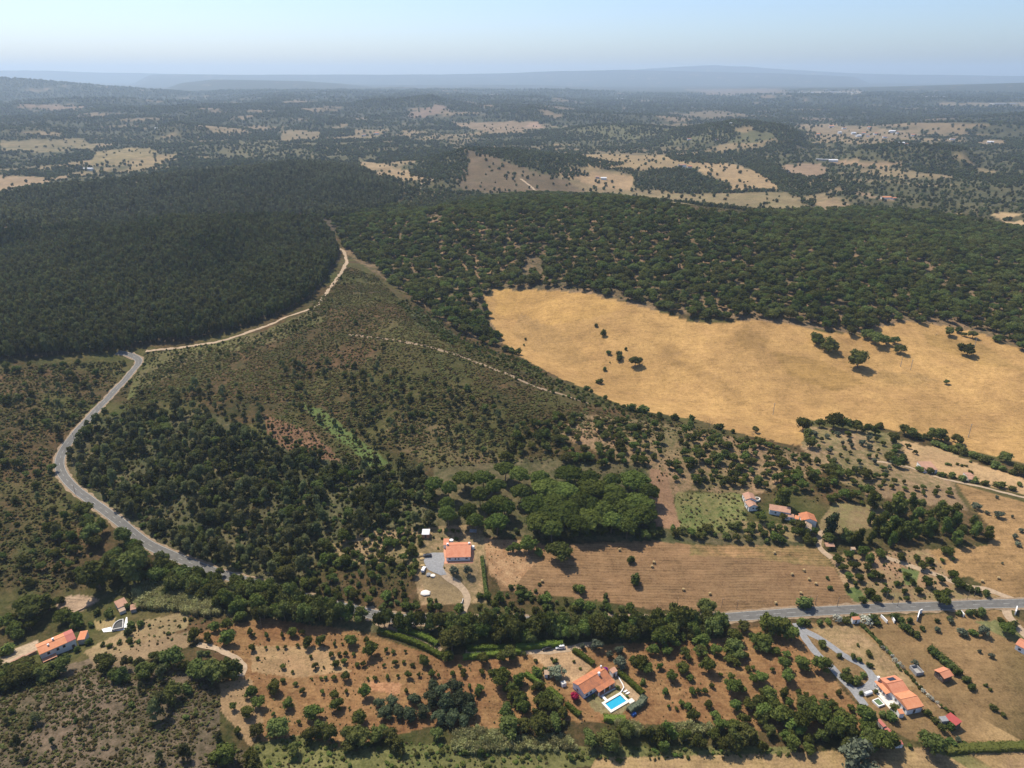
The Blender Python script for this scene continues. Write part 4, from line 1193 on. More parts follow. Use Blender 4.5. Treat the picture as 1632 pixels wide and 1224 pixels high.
zone([(1340, 852), (1390, 835), (1440, 805), (1480, 815), (1540, 838), (1580, 852), (1582, 868), (1520, 872), (1450, 870), (1390, 876), (1345, 868)],
     [('poplar_tree', .75, 7, 10, 1.15), ('oak_tree', .25, 6, 9, .95)], 6.6, 'in the belt beside the farm cluster', gap=0.12)
zone([(865, 838), (940, 834), (1040, 838), (1100, 842), (1200, 838), (1310, 850), (1322, 868), (1200, 866), (1050, 859), (960, 860), (890, 862)],
     [('oak_tree', .55, 5, 8, .9), ('orchard_tree', .25, 4, 7, .9), ('bush', .2, 3, 5, .9)], 5.4, 'in the tree line above the stubble field', gap=0.08, ign=(id(STUB),))
zone([(690, 842), (860, 845), (870, 860), (780, 856)], [('bush', 1, 2.5, 4.5, .8)], 6, 'along the foot of the umbrella pines', gap=0.3, ign=(id(STUB),))
zone([(1110, 800), (1190, 800), (1190, 850), (1090, 850)], [('bush', 1, 1.5, 3, .8)], 9, 'on the meadow by the umbrella pines', gap=0.4)
# roadside belt
zone([(250, 905), (300, 922), (400, 945), (470, 955), (560, 974), (640, 986), (800, 989), (1000, 989), (1140, 990), (1152, 1012), (1000, 1023), (880, 1022), (800, 1028), (720, 1024), (697, 1014), (640, 1002), (600, 1000), (470, 995), (380, 985), (330, 962), (260, 930)],
     [('oak_tree', .6, 6.5, 9.5, 1.3), ('orchard_tree', .4, 6, 9, 1.25)], 4.4, 'in the belt below the road', gap=0.02, road=4.3)
zone([(1140, 992), (1230, 992), (1262, 1000), (1255, 1030), (1200, 1060), (1130, 1050), (1060, 1040), (960, 1025)], [('oak_tree', .7, 6, 9, .95), ('orchard_tree', .3, 5, 7, .95)], 9.5, 'in the grove below the road', gap=0.26, road=6)
zone([(455, 925), (560, 955), (600, 964), (740, 975), (740, 986), (600, 976), (540, 963), (450, 937)], [('orchard_tree', .6, 4.5, 7, 1.0), ('bush', .4, 3, 4.5, .9)], 4.2, 'along the upper side of the road', gap=0.15, road=4.5)
zone([(760, 940), (830, 950), (1000, 972), (1080, 978), (1060, 985), (900, 985), (760, 982)], [('bush', .6, 2.5, 4.5, .9), ('orchard_tree', .4, 4, 6, .95)], 4.4, 'along the road below the stubble field', gap=0.22, road=4.5, ign=(id(STUB),))
zone([(135, 820), (185, 835), (210, 860), (245, 885), (290, 905), (300, 918), (230, 935), (180, 905), (140, 870)], [('oak_tree', .7, 7, 11, 1.0), ('orchard_tree', .3, 6, 9, 1.0)], 6.5, 'in the dark clump inside the road bend', gap=0.10, road=5.5)
_d = np.gradient(road_line, axis=0); _d /= np.linalg.norm(_d, axis=1)[:, None] + 1e-9
_ru, _rv = project(road_line[:, 0], road_line[:, 1], hgt(road_line[:, 0], road_line[:, 1]))
for i in range(0, len(road_line), 3):
    if not (395 < _ru[i] < 1105) or 584 < _ru[i] < 606 or 728 < _ru[i] < 744:
        continue
    nx_, ny_ = _d[i, 1], -_d[i, 0]
    if ny_ > 0: nx_, ny_ = -nx_, -ny_
    k_ = random.uniform(4.6, 6.2)
    put(random.choice(['oak_tree', 'oak_tree', 'orchard_tree']), road_line[i, 0] + nx_ * k_, road_line[i, 1] + ny_ * k_, random.uniform(5.5, 8), random.uniform(9.0, 11.8), 'in the belt below the road')
# left slope
LEFTS = [(-40, 600), (0, 585), (200, 575), (195, 612), (150, 650), (100, 700), (82, 735), (90, 770), (120, 805), (150, 830), (140, 880), (110, 940), (0, 950), (-40, 950)]
zone(LEFTS, [('oak_tree', .45, 4, 8, .95), ('pine_tree', .3, 4, 7, 1.4), ('bush', .25, 2, 4, .9)], 10, 'on the rough slope left of the road', gap=0.36, nscale=40)
zone([(60, 820), (150, 835), (180, 905), (150, 940), (100, 920), (60, 880)], [('orchard_tree', .5, 5, 8, .95), ('bush', .5, 2.5, 4.5, .9)], 6.5, 'in the green hollow left of the road', gap=0.25)
zone([(15, 990), (60, 965), (95, 962), (120, 985), (150, 985), (150, 1000), (100, 1005), (50, 1018), (10, 1020)], [('orchard_tree', .8, 6, 9, .85), ('bush', .2, 3, 5, .8)], 6, 'around the left farmhouse', gap=0.08)
zone([(-20, 1052), (40, 1052), (80, 1075), (60, 1100), (-20, 1110)], [('oak_tree', 1, 8, 11, .85)], 8, 'in front of the left farmhouse')
zone([(150, 1058), (230, 1045), (330, 1035), (388, 1068), (385, 1085), (310, 1082), (230, 1085), (160, 1085)], [('oak_tree', .4, 5, 8, .95), ('pine_tree', .25, 5, 7, 1.3), ('bush', .35, 3, 5, .9)], 6.8, 'on the dark crest of the near left knoll', gap=0.25)
zone([(-20, 1100), (150, 1075), (330, 1090), (350, 1180), (400, 1224), (-20, 1240)], [('bush', .75, 1.5, 3, .85), ('pine_tree', .25, 2.5, 4, 1.5)], 11, 'on the grey brown near left knoll', gap=0.36)
# bottom belt
zone([(930, 1172), (1080, 1166), (1250, 1162), (1395, 1165), (1405, 1196), (1200, 1202), (1000, 1202), (935, 1196)], [('oak_tree', .5, 6, 9, 1.0), ('orchard_tree', .5, 5, 8, 1.0)], 5.4, 'in the belt along the bottom edge', gap=0.06)
zone([(1195, 1110), (1290, 1120), (1400, 1150), (1395, 1170), (1210, 1165)], [('orchard_tree', .6, 6, 9.5, .95), ('oak_tree', .4, 6, 9, .95)], 7.2, 'left of the long orange house', gap=0.12)
zone([(660, 1200), (940, 1195), (930, 1215), (660, 1222)], [('bush', .8, 2, 4, .8), ('orchard_tree', .2, 3, 5, .9)], 7, 'in the rank green strip at the bottom edge', gap=0.35)
zone([(790, 1090), (840, 1085), (900, 1125), (900, 1165), (800, 1160)], [('orchard_tree', .6, 5.5, 8.5, .95), ('bush', .4, 3, 5, .9)], 6.5, 'in the grove left of the pool', gap=0.15)
# heath shrubs as one mass
zone(HILL + [(230, 700), (200, 660)], [('heath_shrub', 1, 0.9, 3.2, .36)], 1.8, '', gap=0.24, nscale=16)
zone([(420, 600), (620, 590), (800, 640), (940, 668), (880, 735), (700, 745), (520, 735), (430, 690)], [('heath_shrub', 1, 0.9, 3.2, .4)], 2.2, '', gap=0.30, nscale=16)
zone(LEFTS, [('heath_shrub', 1, 0.9, 3.2, .5)], 2.0, '', gap=0.24, nscale=16)
zone([(-40, 1085), (60, 1078), (150, 1060), (330, 1080), (352, 1110), (352, 1180), (400, 1200), (400, 1260), (-40, 1260)], [('heath_shrub', 1, 0.5, 2.2, .5)], 1.15, '', gap=0.26, nscale=11)
zone([(140, 680), (430, 690), (690, 760), (690, 850), (480, 930), (250, 875), (120, 760)], [('heath_shrub', 1, 1.5, 3.4, .6), ('bush', .25, 2.5, 4.5, .8)], 2.9, '', gap=0.16, nscale=25)
zone([(560, 850), (668, 850), (668, 905), (640, 950), (540, 940)], [('heath_shrub', 1, 0.8, 1.8, .6)], 2.4, '', gap=0.3, nscale=20)
zone([(300, 1010), (560, 1004), (700, 1046), (900, 1040), (1150, 1018), (1250, 1000), (1300, 1040), (1390, 1150), (1100, 1155), (760, 1165), (560, 1190), (420, 1185), (350, 1090)], [('heath_shrub', 1, 0.4, 1.0, .7)], 3.0, '', gap=0.42, nscale=20)
zone([(480, 1176), (700, 1186), (1270, 1192), (1270, 1208), (900, 1215), (600, 1240), (400, 1240)], [('heath_shrub', 1, 0.6, 1.6, .6)], 1.9, '', gap=0.3, nscale=14)
zone([(880, 655), (1190, 704), (1430, 770), (1300, 800), (1062, 790), (850, 735)], [('heath_shrub', 1, 0.8, 2.0, .6)], 3.2, '', gap=0.42, nscale=25)
zone([(560, 347), (950, 320), (1350, 338), (1632, 375), (1632, 550), (1390, 530), (1200, 510), (850, 460), (790, 550), (640, 470)], [('heath_shrub', 1, 1.5, 3.5, .6)], 8, '', gap=0.3, maxd=1300)
zone([(196, 600), (232, 562), (345, 547), (420, 530), (500, 494), (530, 470), (520, 520), (400, 560), (300, 590), (235, 660), (190, 655)], [('heath_shrub', .9, 0.9, 3.0, .4), ('bush', .1, 2, 3.5, .8)], 2.4, 'on the green upper verge of the heath', gap=0.25, nscale=14)
zone([(640, 475), (690, 500), (745, 540), (795, 562), (835, 574), (880, 604), (940, 630), (1060, 667), (1190, 700), (1275, 716), (1275, 724), (1190, 706), (1000, 668), (930, 645), (850, 614), (770, 575), (700, 540), (640, 495)], [('bush', .45, 2.0, 4.2, .8), ('heath_shrub', .55, 1.5, 3.5, .5)], 3.6, 'on the spur beside the golden field', gap=0.18, nscale=20)
zone([(480, 1172), (700, 1184), (940, 1190), (1270, 1190), (1270, 1206), (1000, 1212), (800, 1235), (400, 1235), (410, 1190)], [('bright_bush', .6, 1.0, 3.2, .5), ('bush', .4, 1.0, 3.0, .6)], 3.0, 'in the rank green strip along the bottom', gap=0.30, nscale=12)
zone([(1075, 787), (1185, 788), (1195, 848), (1085, 852)], [('heath_shrub', 1, 0.8, 2.4, .4)], 2.6, '', gap=0.35, nscale=12)
zone([(222, 988), (345, 982), (352, 1005), (300, 1012), (240, 1035), (160, 1050)], [('heath_shrub', .8, 0.8, 2.0, .5), ('bush', .2, 1.5, 3.2, .7)], 3.0, 'between the pond and the west orchard', gap=0.35, nscale=12)
zone([(1335, 880), (1485, 876), (1525, 925), (1590, 952), (1380, 966)], [('heath_shrub', .8, 0.6, 1.6, .5), ('bush', .2, 1.2, 2.4, .7)], 2.6, 'in the garden beside the stubble field', gap=0.35, nscale=12)
zone([(770, 860), (835, 864), (850, 900), (815, 940), (780, 920)], [('heath_shrub', 1, 0.5, 1.2, .5)], 2.6, '', gap=0.4, nscale=12, ign=(id(STUB),))
# cane
zone([(212, 940), (235, 932), (300, 940), (345, 962), (352, 978), (330, 985), (270, 972), (215, 972)], [('cane_reeds', 1, 1.6, 2.4, 1.7)], 1.3, '', jitter=.5)
zone([(720, 1172), (760, 1165), (800, 1172), (815, 1195), (760, 1202), (722, 1196)], [('cane_reeds', 1, 1.6, 2.2, 1.6)], 1.2, '', jitter=.5)
zone([(800, 1180), (900, 1172), (920, 1195), (820, 1200)], [('cane_reeds', 1, 1.5, 2.0, 1.3)], 1.4, '', jitter=.5)
zone([(982, 1152), (1015, 1156), (1030, 1172), (1000, 1172), (980, 1162)], [('cane_reeds', 1, 1.6, 2.2, 1.6)], 1.2, '', jitter=.5)
zone([(1065, 1158), (1120, 1158), (1150, 1166), (1110, 1172), (1070, 1170)], [('cane_reeds', 1, 1.6, 2.2, 1.6)], 1.2, '', jitter=.5)

# --- far country
PALE = [c[0] for c in COVERS if max(p[1] for p in c[0]) < 380 and c[1][0] > .18 and min(p[1] for p in c[0]) > 130]


def far_zone():
    n_ = 0
    for (d0, d1, sp) in ((1250, 2200, 8.5), (2200, 3600, 11.5), (3600, 6200, 20), (6200, 10500, 38)):
        a = np.arange(-d1 * .72, d1 * .72, sp); b = np.arange(d0 * .75, d1, sp)
        X, Y = np.meshgrid(a, b)
        X = X.ravel() + rng.uniform(-.45, .45, X.size) * sp; Y = Y.ravel() + rng.uniform(-.45, .45, Y.size) * sp
        D = np.hypot(X, Y)
        k = (D > d0) & (D < d1) & (np.abs(np.arctan2(X, Y)) < R(39))
        X, Y = X[k], Y[k]; Z = hgt(X, Y)
        U, V = project(X, Y, Z)
        dens = 0.58 * 0 + 0.26 + 0.66 * sstep(-0.03, 0.07, fbm(X, Y, 360, 4, 77))
        dens = dens + 0.5 * sstep(15, 70, Z)
        dens = np.where(fbm(X, Y, 420, 5, 1) + 0.35 * fbm(X, Y, 130, 4, 3) > 0.18, 0.10, dens)
        dens = np.where(inpoly(U, V, [(744, 239), (800, 256), (900, 290), (955, 314), (770, 306), (735, 298), (748, 262)]), 0.08, dens)
        w1 = fbm(X, Y, 90, 4, 51); w2 = fbm(X, Y, 110, 4, 52)
        for p in PALE:
            dens = np.where(inpoly(U + 14 * w1, V + 4 * w2, p), 0.035, dens)
        for p in WOODS:
            dens = np.where(inpoly(U, V, p), 1.0, dens)
        own = np.zeros(len(X), bool)
        for p in OWNED:
            own |= inpoly(U, V, p)
        keep = (rng.uniform(0, 1, len(X)) < dens) & ~(own & (np.hypot(X, Y) < 2050))
        # only where the ground can be seen: not far behind a crest
        X, Y, Z = X[keep], Y[keep], Z[keep]
        vis = np.ones(len(X), bool)
        for t in np.linspace(0.35, 0.985, 34):
            vis &= hgt(X * t, Y * t) < CAM_H + (Z + 14 - CAM_H) * t
        X, Y, Z = X[vis], Y[vis], Z[vis]
        for x, y, z in zip(X, Y, Z):
            w = rng.uniform(4.5, 10) * (1 + (d0 > 2000) * .25 + (d0 > 3000) * .6 + (d0 > 6000) * .9)
            POOL.setdefault('far_tree', []).append((x, y, z, w, w * rng.uniform(.7, 1.0), rng.uniform(0, 6.28), int(rng.integers(4)), '', None))


WOODS = [
    [(590, 245), (700, 234), (735, 240), (700, 255), (610, 258)], [(650, 272), (690, 255), (725, 242), (743, 236), (750, 262), (735, 284), (690, 286), (655, 280)],
    [(1010, 278), (1060, 268), (1110, 275), (1168, 300), (1160, 308), (1080, 308), (1015, 300)],
    [(1155, 248), (1240, 255), (1245, 275), (1320, 290), (1330, 303), (1250, 305), (1200, 272)],
    [(285, 213), (440, 212), (450, 224), (300, 222)], [(510, 207), (565, 207), (565, 217), (510, 220)],
    [(1060, 250), (1130, 245), (1190, 250), (1150, 262), (1080, 258)], [(920, 250), (1000, 262), (960, 268), (900, 258)],
    [(800, 240), (880, 252), (940, 280), (900, 284), (830, 265)],
]
OWNED = [
    [(-60, 600), (0, 575), (450, 500), (545, 402), (560, 347), (690, 335), (850, 308), (950, 310), (1150, 344), (1350, 334), (1500, 342), (1660, 375), (1800, 420), (1800, 1300), (-200, 1300)],
    [(-60, 592), (0, 380), (530, 352), (645, 322), (645, 304), (570, 264), (500, 258), (200, 289), (-60, 324)],
]
far_zone()

# --- plants read one by one
listed(4, 400, 980, [(15, 140, 30), (100, 145, 45), (10, 230, 45), (95, 220, 30), (170, 215, 25), (220, 215, 30), (300, 205, 30), (365, 205, 80), (455, 190, 80), (270, 130, 60), (200, 140, 40), (330, 125, 40), (535, 195, 35), (585, 190, 20),
    (635, 190, 80), (740, 180, 50), (515, 270, 40), (565, 260, 30), (605, 260, 35), (655, 260, 30), (385, 275, 30), (770, 255, 100), (860, 240, 40), (910, 245, 30), (985, 240, 25), (45, 285, 25), (90, 280, 15), (205, 340, 40), (410, 340, 50),
    (465, 340, 20), (265, 370, 25), (545, 330, 55), (600, 310, 40), (680, 330, 35), (715, 325, 40), (810, 340, 45, 'bare_tree'), (850, 330, 30), (920, 320, 45), (975, 310, 30), (1030, 330, 30), (1100, 320, 80), (480, 410, 30), (530, 410, 35),
    (605, 410, 65), (390, 415, 20), (450, 415, 25), (210, 430, 40), (745, 415, 25), (790, 415, 35), (870, 410, 35), (935, 400, 30), (1000, 400, 55), (1070, 395, 35), (1155, 395, 50), (1195, 395, 30), (1285, 385, 35), (1355, 385, 50), (1335, 340, 30),
    (1470, 375, 40), (1520, 380, 35), (1600, 370, 50), (1255, 290, 85), (1480, 300, 90), (1600, 300, 70), (1460, 490, 60), (155, 490, 95), (285, 450, 35), (330, 500, 50), (455, 500, 35), (535, 530, 70), (610, 500, 35), (735, 520, 90), (990, 495, 35),
    (20, 510, 70), (60, 590, 90), (240, 590, 85), (550, 600, 85), (630, 600, 25), (145, 645, 35), (305, 695, 35), (410, 660, 110), (690, 690, 100), (1395, 470, 40), (1440, 520, 45)],
    'orchard_tree', 'in the orchard west of the pool', hr=1.0)
listed(4, 400, 980, [(185, 765, 140), (45, 770, 100), (280, 890, 100), (390, 800, 120), (500, 800, 130), (440, 760, 110), (700, 820, 150), (640, 800, 120), (800, 810, 120), (900, 820, 130), (940, 860, 110), (1185, 790, 90), (20, 965, 100), (1055, 900, 35), (1120, 900, 35), (840, 760, 90), (620, 860, 90)],
    'oak_tree', 'in the line below the west orchard', hr=.95)
listed(4, 400, 980, [(1280, 225, 190)], 'oak_tree', '', hr=.85, own='broad round tree where the two clipped hedges of the lane meet')
listed(4, 400, 980, [(850, 650, 100), (940, 640, 110), (1010, 660, 100), (900, 580, 100), (1100, 640, 100), (1150, 560, 120), (1220, 520, 120), (1300, 500, 130), (1250, 600, 140), (1330, 590, 140), (1390, 640, 120), (1200, 680, 110), (1290, 690, 130), (1360, 700, 100), (1160, 480, 100), (1390, 560, 100), (1040, 560, 90), (820, 590, 80)],
    'acacia_tree', 'in the blue green thicket of the west orchard', hr=.8)
listed(4, 800, 980, [(510, 215, 45, 'olive_tree'), (605, 220, 80, 'olive_tree'), (740, 250, 70, 'olive_tree'), (685, 270, 50, 'olive_tree'), (750, 330, 100, 'olive_tree'), (830, 310, 60), (880, 340, 110), (920, 375, 80), (960, 250, 80), (1010, 200, 130), (1060, 160, 130), (1050, 255, 70), (1150, 160, 60), (1170, 270, 80),
    (1270, 195, 110), (1270, 265, 90), (1370, 255, 90), (1000, 345, 50), (1080, 420, 80), (1155, 365, 90), (1300, 355, 120), (1470, 175, 110), (1440, 305, 60), (1490, 325, 60), (1550, 275, 50), (1600, 185, 90), (1565, 355, 40), (1600, 350, 35), (1040, 505, 55), (900, 445, 50, 'bright_bush'), (1210, 500, 50), (1250, 500, 40),
    (1290, 500, 45), (1200, 415, 50), (1340, 465, 40), (1460, 410, 50), (1460, 495, 110), (1600, 435, 80), (1530, 490, 60), (1140, 575, 45), (1185, 600, 60), (1225, 680, 100), (1310, 595, 60), (1490, 605, 90), (1570, 605, 80), (1385, 730, 100), (1480, 745, 120), (1540, 690, 90), (1390, 390, 30), (1060, 595, 30), (1110, 605, 30), (1355, 660, 70)],
    'orchard_tree', 'in the orchard east of the pool', hr=.95)
listed(4, 800, 980, [(50, 740, 150), (140, 740, 100), (30, 640, 100), (250, 740, 150), (330, 730, 120), (240, 590, 90), (350, 590, 90), (100, 570, 100), (60, 500, 90), (230, 480, 80), (110, 460, 50), (30, 400, 60), (90, 165, 100), (50, 285, 110), (140, 265, 40), (270, 360, 40), (230, 390, 90, 'bright_bush')],
    'oak_tree', 'in the dark grove west of the pool house', hr=.95)
listed(4, 800, 980, [(355, 395, 110, 'olive_tree'), (215, 300, 35, 'bush'), (340, 305, 40, 'bush'), (320, 285, 24, 'bush'), (500, 345, 24, 'bright_bush'), (460, 300, 24, 'bush'), (180, 170, 80, 'bright_bush'), (740, 470, 40, 'bright_bush'), (580, 525, 30, 'bush'), (670, 470, 30, 'bright_bush'), (800, 525, 24, 'bright_bush')],
    'bush', 'in the yard of the pool house', hr=.8)
listed(4, 800, 780, [(365, 452, 165)], 'oak_tree', '', hr=.95, own='big round oak alone at the left end of the stubble field')
listed(4, 800, 780, [(1300, 795, 140)], 'oak_tree', '', hr=.9, own='round dark oak on the road edge at the bottom of the stubble field')
listed(4, 800, 780, [(170, 405, 120), (90, 395, 70), (55, 400, 60)], 'orchard_tree', 'at the top left corner of the stubble field', hr=.95)
listed(4, 800, 780, [(820, 467, 72)], 'bush', '', hr=.75, own='dark bush alone in the upper stubble field')
listed(4, 800, 780, [(850, 605, 90)], 'bush', '', hr=.95, own='dark bush alone in the middle of the stubble field')
listed(4, 800, 780, [(240, 420, 70, 'bright_bush'), (500, 655, 90, 'bright_bush'), (470, 640, 60, 'bright_bush')], 'bright_bush', 'on the left part of the stubble field', hr=.8)
listed(4, 800, 780, [(55, 632, 42), (130, 665, 85), (165, 690, 60), (240, 610, 26), (215, 655, 30), (280, 680, 45), (660, 700, 50), (660, 745, 60), (1090, 775, 80), (1130, 790, 70)], 'bush', 'along the lower edge of the stubble field', hr=.9)
listed(3.778, 1200, 780, [(448, 540, 30), (458, 600, 38), (310, 712, 110)], 'bush', 'at the right end of the stubble field', hr=.8)
listed(3.778, 1200, 780, [(560, 600, 55), (580, 545, 62), (640, 548, 62), (540, 490, 62), (510, 445, 64), (660, 685, 55), (700, 640, 70), (740, 680, 60), (795, 635, 60), (865, 580, 40), (925, 668, 40), (960, 573, 45), (905, 625, 40), (1000, 630, 60), (1040, 580, 80), (1120, 688, 115), (1020, 480, 65), (980, 432, 55),
    (1060, 445, 55), (1165, 398, 70), (1200, 432, 35), (1135, 437, 35), (1200, 535, 65), (1230, 593, 80), (885, 425, 60), (735, 533, 60), (770, 543, 50), (710, 538, 45), (1120, 560, 60), (1170, 630, 45), (920, 530, 45), (615, 580, 40), (600, 480, 70), (700, 440, 80), (760, 410, 70), (650, 400, 80), (570, 420, 70), (690, 490, 60)],
    'orchard_tree', 'in the garden beside the stubble field', hr=.9)
listed(3.778, 1200, 780, [(1300, 610, 60), (1350, 620, 60), (1400, 640, 60), (1260, 595, 60)], 'bush', 'in the hedge along the garden track', hr=.8)
listed(3.778, 1200, 780, [(1480, 170, 60), (1340, 120, 60), (1470, 55, 30), (1610, 255, 35), (1575, 300, 45), (1595, 340, 40), (1410, 150, 30), (1560, 170, 25), (1500, 450, 20)], 'olive_tree', 'scattered on the mown field at the right edge', hr=.85)
listed(3.778, 1200, 780, [(460, 270, 105)], 'cypress_tree', '', hr=1.5, own='tall dark cypress beside the right end of the farm cluster')
listed(3.778, 1200, 780, [(165, 100, 140)], 'poplar_tree', '', hr=.95, own='big light green tree behind the farm cluster')
listed(3.778, 1200, 780, [(870, 165, 150), (800, 150, 90), (720, 110, 110)], 'poplar_tree', 'in the valley above the leafy belt', hr=.95)
listed(3.778, 1200, 780, [(40, 190, 85), (110, 220, 40), (160, 240, 40), (240, 210, 40), (180, 180, 50), (20, 120, 40)], 'orchard_tree', 'in front of the farm cluster', hr=.9)
# golden field
for it, nm in [((380, 255, 90), 'left oak of the leaning pair in the golden field'), ((455, 300, 102), 'right oak of the leaning pair in the golden field'), ((625, 402, 125), 'largest oak alone in the golden field'),
               ((735, 262, 110), 'broad oak at the wood corner of the golden field'), ((1285, 327, 98), 'dark oak on the upper right golden field'), ((1163, 499, 36), 'tiny lone tree low on the right golden field'),
               ((885, 314, 68), 'small flat crowned tree below the wood corner')]:
    listed(3.778, 1200, 480, [it], 'oak_tree', '', hr=.85, own=nm)
listed(3.778, 1200, 480, [(800, 260, 64), (855, 255, 62), (1180, 208, 68), (1270, 212, 34), (1320, 222, 58), (1470, 242, 62), (1500, 235, 40), (1560, 240, 55), (1620, 295, 80), (690, 225, 80), (590, 205, 70), (1240, 190, 50), (1010, 135, 60)], 'oak_tree', 'along the upper wood edge of the golden field', hr=.85)
listed(3.778, 1200, 480, [(1100, 220, 40)], 'bare_tree', '', hr=1.1, own='bare grey tree at the top of the golden field')
listed(4, 800, 480, [(848, 415, 88)], 'oak_tree', '', hr=.85, own='roundest oak of the small group on the left golden field')
listed(4, 800, 480, [(745, 348, 48), (678, 338, 40), (790, 312, 28), (750, 377, 58), (655, 442, 36), (620, 525, 48), (688, 393, 14), (140, 283, 18), (600, 160, 32), (645, 224, 58), (152, 246, 22)], 'bush', 'in the group on the golden field', hr=.85)
listed(3.778, 1200, 480, [(300, 775, 105), (340, 880, 85), (330, 820, 70), (400, 760, 70), (480, 770, 130), (540, 775, 95), (620, 785, 100), (690, 795, 80), (758, 763, 46), (910, 805, 90), (960, 825, 80), (1075, 805, 55), (1110, 835, 95), (1230, 858, 78), (1515, 970, 86), (1600, 1045, 85), (840, 850, 70), (860, 900, 60),
    (930, 885, 36), (975, 920, 36), (870, 1000, 80), (830, 960, 80), (900, 960, 60), (1150, 850, 60), (1070, 830, 60), (15, 790, 50)], 'oak_tree', 'in the hedge under the golden field', hr=.9)
listed(3.778, 1200, 480, [(1000, 830, 60), (1040, 830, 60), (1100, 870, 70), (1150, 890, 70), (1200, 905, 80), (1260, 920, 80), (1330, 945, 80), (1390, 970, 90), (1450, 1000, 80), (1240, 880, 60), (1500, 1020, 60), (1560, 1040, 60), (1310, 970, 30), (1165, 985, 30), (1190, 990, 26), (1230, 985, 28), (1255, 995, 28), (1280, 995, 24),
    (1000, 1020, 60), (1060, 1035, 70), (1200, 1060, 70), (1260, 1080, 70), (1330, 1090, 60), (1400, 1105, 60), (1480, 1120, 70), (1560, 1140, 60), (1140, 1055, 60), (1600, 1110, 50), (1310, 1035, 34)], 'bush', 'in the strip below the field hedge', hr=.6)
listed(4, 800, 480, [(1315, 820, 92, 'bare_tree'), (1600, 870, 60, 'bare_tree')], 'bare_tree', 'at the lower edge of the golden field', hr=1.0)
listed(4, 800, 480, [(100, 340, 60), (60, 330, 60), (20, 320, 60), (570, 585, 40), (660, 625, 45), (740, 690, 45), (540, 570, 50), (830, 700, 80), (900, 710, 80), (1000, 740, 60), (1100, 760, 70), (1200, 800, 60), (1380, 815, 60), (1470, 840, 36), (1210, 770, 60)], 'bush', 'along the near lower edge of the golden field', hr=.8)
# umbrella pines (crown centre read, foot found below it)
UP = [(712, 800, 34), (714, 816, 33), (746, 812, 34), (757, 826, 31), (780, 808, 28), (792, 828, 41), (795, 800, 38), (805, 744, 34), (827, 754, 40), (907, 751, 50), (940, 756, 34), (975, 762, 28), (1010, 761, 50), (870, 774, 58), (900, 778, 54), (945, 773, 50), (975, 779, 48), (805, 804, 32),
      (850, 800, 48), (882, 796, 48), (860, 826, 54), (890, 816, 56), (922, 796, 34), (945, 803, 34), (940, 822, 52), (975, 797, 40), (990, 806, 44), (1015, 797, 48), (1005, 822, 50), (1026, 815, 44), (1025, 800, 42), (907, 808, 40), (692, 768, 32), (740, 758, 40), (770, 758, 38), (790, 772, 36), (715, 775, 30),
      (765, 785, 34), (830, 780, 40), (860, 755, 36), (1035, 780, 34), (920, 830, 44), (975, 826, 40)]
UP += [(872, 812, 40), (930, 790, 38), (960, 810, 42), (880, 840, 38), (1000, 835, 38)]
for (u, v, w) in UP:
    x, y, z = G1(u, v, 9.5)
    wm = w / px_per_m(x, y, z) * 1.04
    put('umbrella_pine', x, y, wm, 12.5 + random.uniform(-1, 1.2), 'in the grove above the stubble field')
# central house garden, left house, bottom right
listed(13.6, 660, 835, [(870, 1080, 215), (1170, 1080, 225)], 'olive_tree', 'in front of the grey yard bungalow', hr=1.0)
listed(13.6, 660, 835, [(150, 440, 210), (420, 300, 70), (40, 680, 150), (600, 320, 60), (520, 540, 70), (920, 345, 110), (660, 960, 40), (760, 420, 20)], 'bush', 'in the garden of the grey yard bungalow', hr=.8)
listed(13.6, 660, 835, [(560, 150, 120), (700, 160, 150), (850, 160, 150), (960, 170, 110), (40, 110, 120), (180, 110, 100)], 'bright_bush', 'in the row behind the grey yard bungalow', hr=.5)
listed(4, 400, 780, [(600, 340, 110), (470, 470, 80), (980, 330, 50), (830, 520, 60), (900, 480, 60), (780, 490, 60)], 'orchard_tree', 'in the rough plot left of the grey yard', hr=.9)
listed(6.8, 0, 930, [(110, 740, 170), (40, 780, 120)], 'bright_bush', 'at the left end of the left farmhouse', hr=.8)
listed(6.8, 0, 930, [(690, 960, 200)], 'oak_tree', '', hr=1.05, own='round dark tree standing alone before the left farmhouse')
listed(6.8, 0, 930, [(140, 1000, 240), (280, 1010, 260), (420, 1000, 240), (500, 970, 160), (60, 1040, 200), (320, 960, 200), (560, 930, 120)], 'oak_tree', 'in the clump below the left farmhouse', hr=.75)
listed(6.8, 0, 930, [(400, 350, 420), (300, 300, 220), (540, 290, 200), (660, 210, 120), (80, 640, 20)], 'oak_tree', 'in the clump above the left farmhouse', hr=.7)
listed(6.8, 0, 930, [(1190, 360, 130), (1060, 330, 100), (1420, 480, 110), (1520, 470, 110), (1400, 560, 120), (1130, 870, 160), (960, 660, 100), (1120, 680, 70), (1200, 690, 80), (1300, 650, 60), (1420, 640, 90), (840, 740, 90), (990, 460, 90), (800, 500, 110), (1090, 420, 40), (1200, 300, 60), (1380, 270, 90)], 'bush', 'around the pond at the left', hr=.9)
listed(4, 0, 780, [(640, 640, 190), (860, 600, 260), (740, 560, 160)], 'oak_tree', 'behind the ruined roof at the left', hr=1.1)
listed(4, 0, 780, [(1120, 660, 160), (1250, 650, 140), (1180, 600, 140), (1400, 560, 80), (1500, 585, 70), (1040, 490, 110, 'pine_tree')], 'oak_tree', 'on the lower verge of the road at the left', hr=.95)
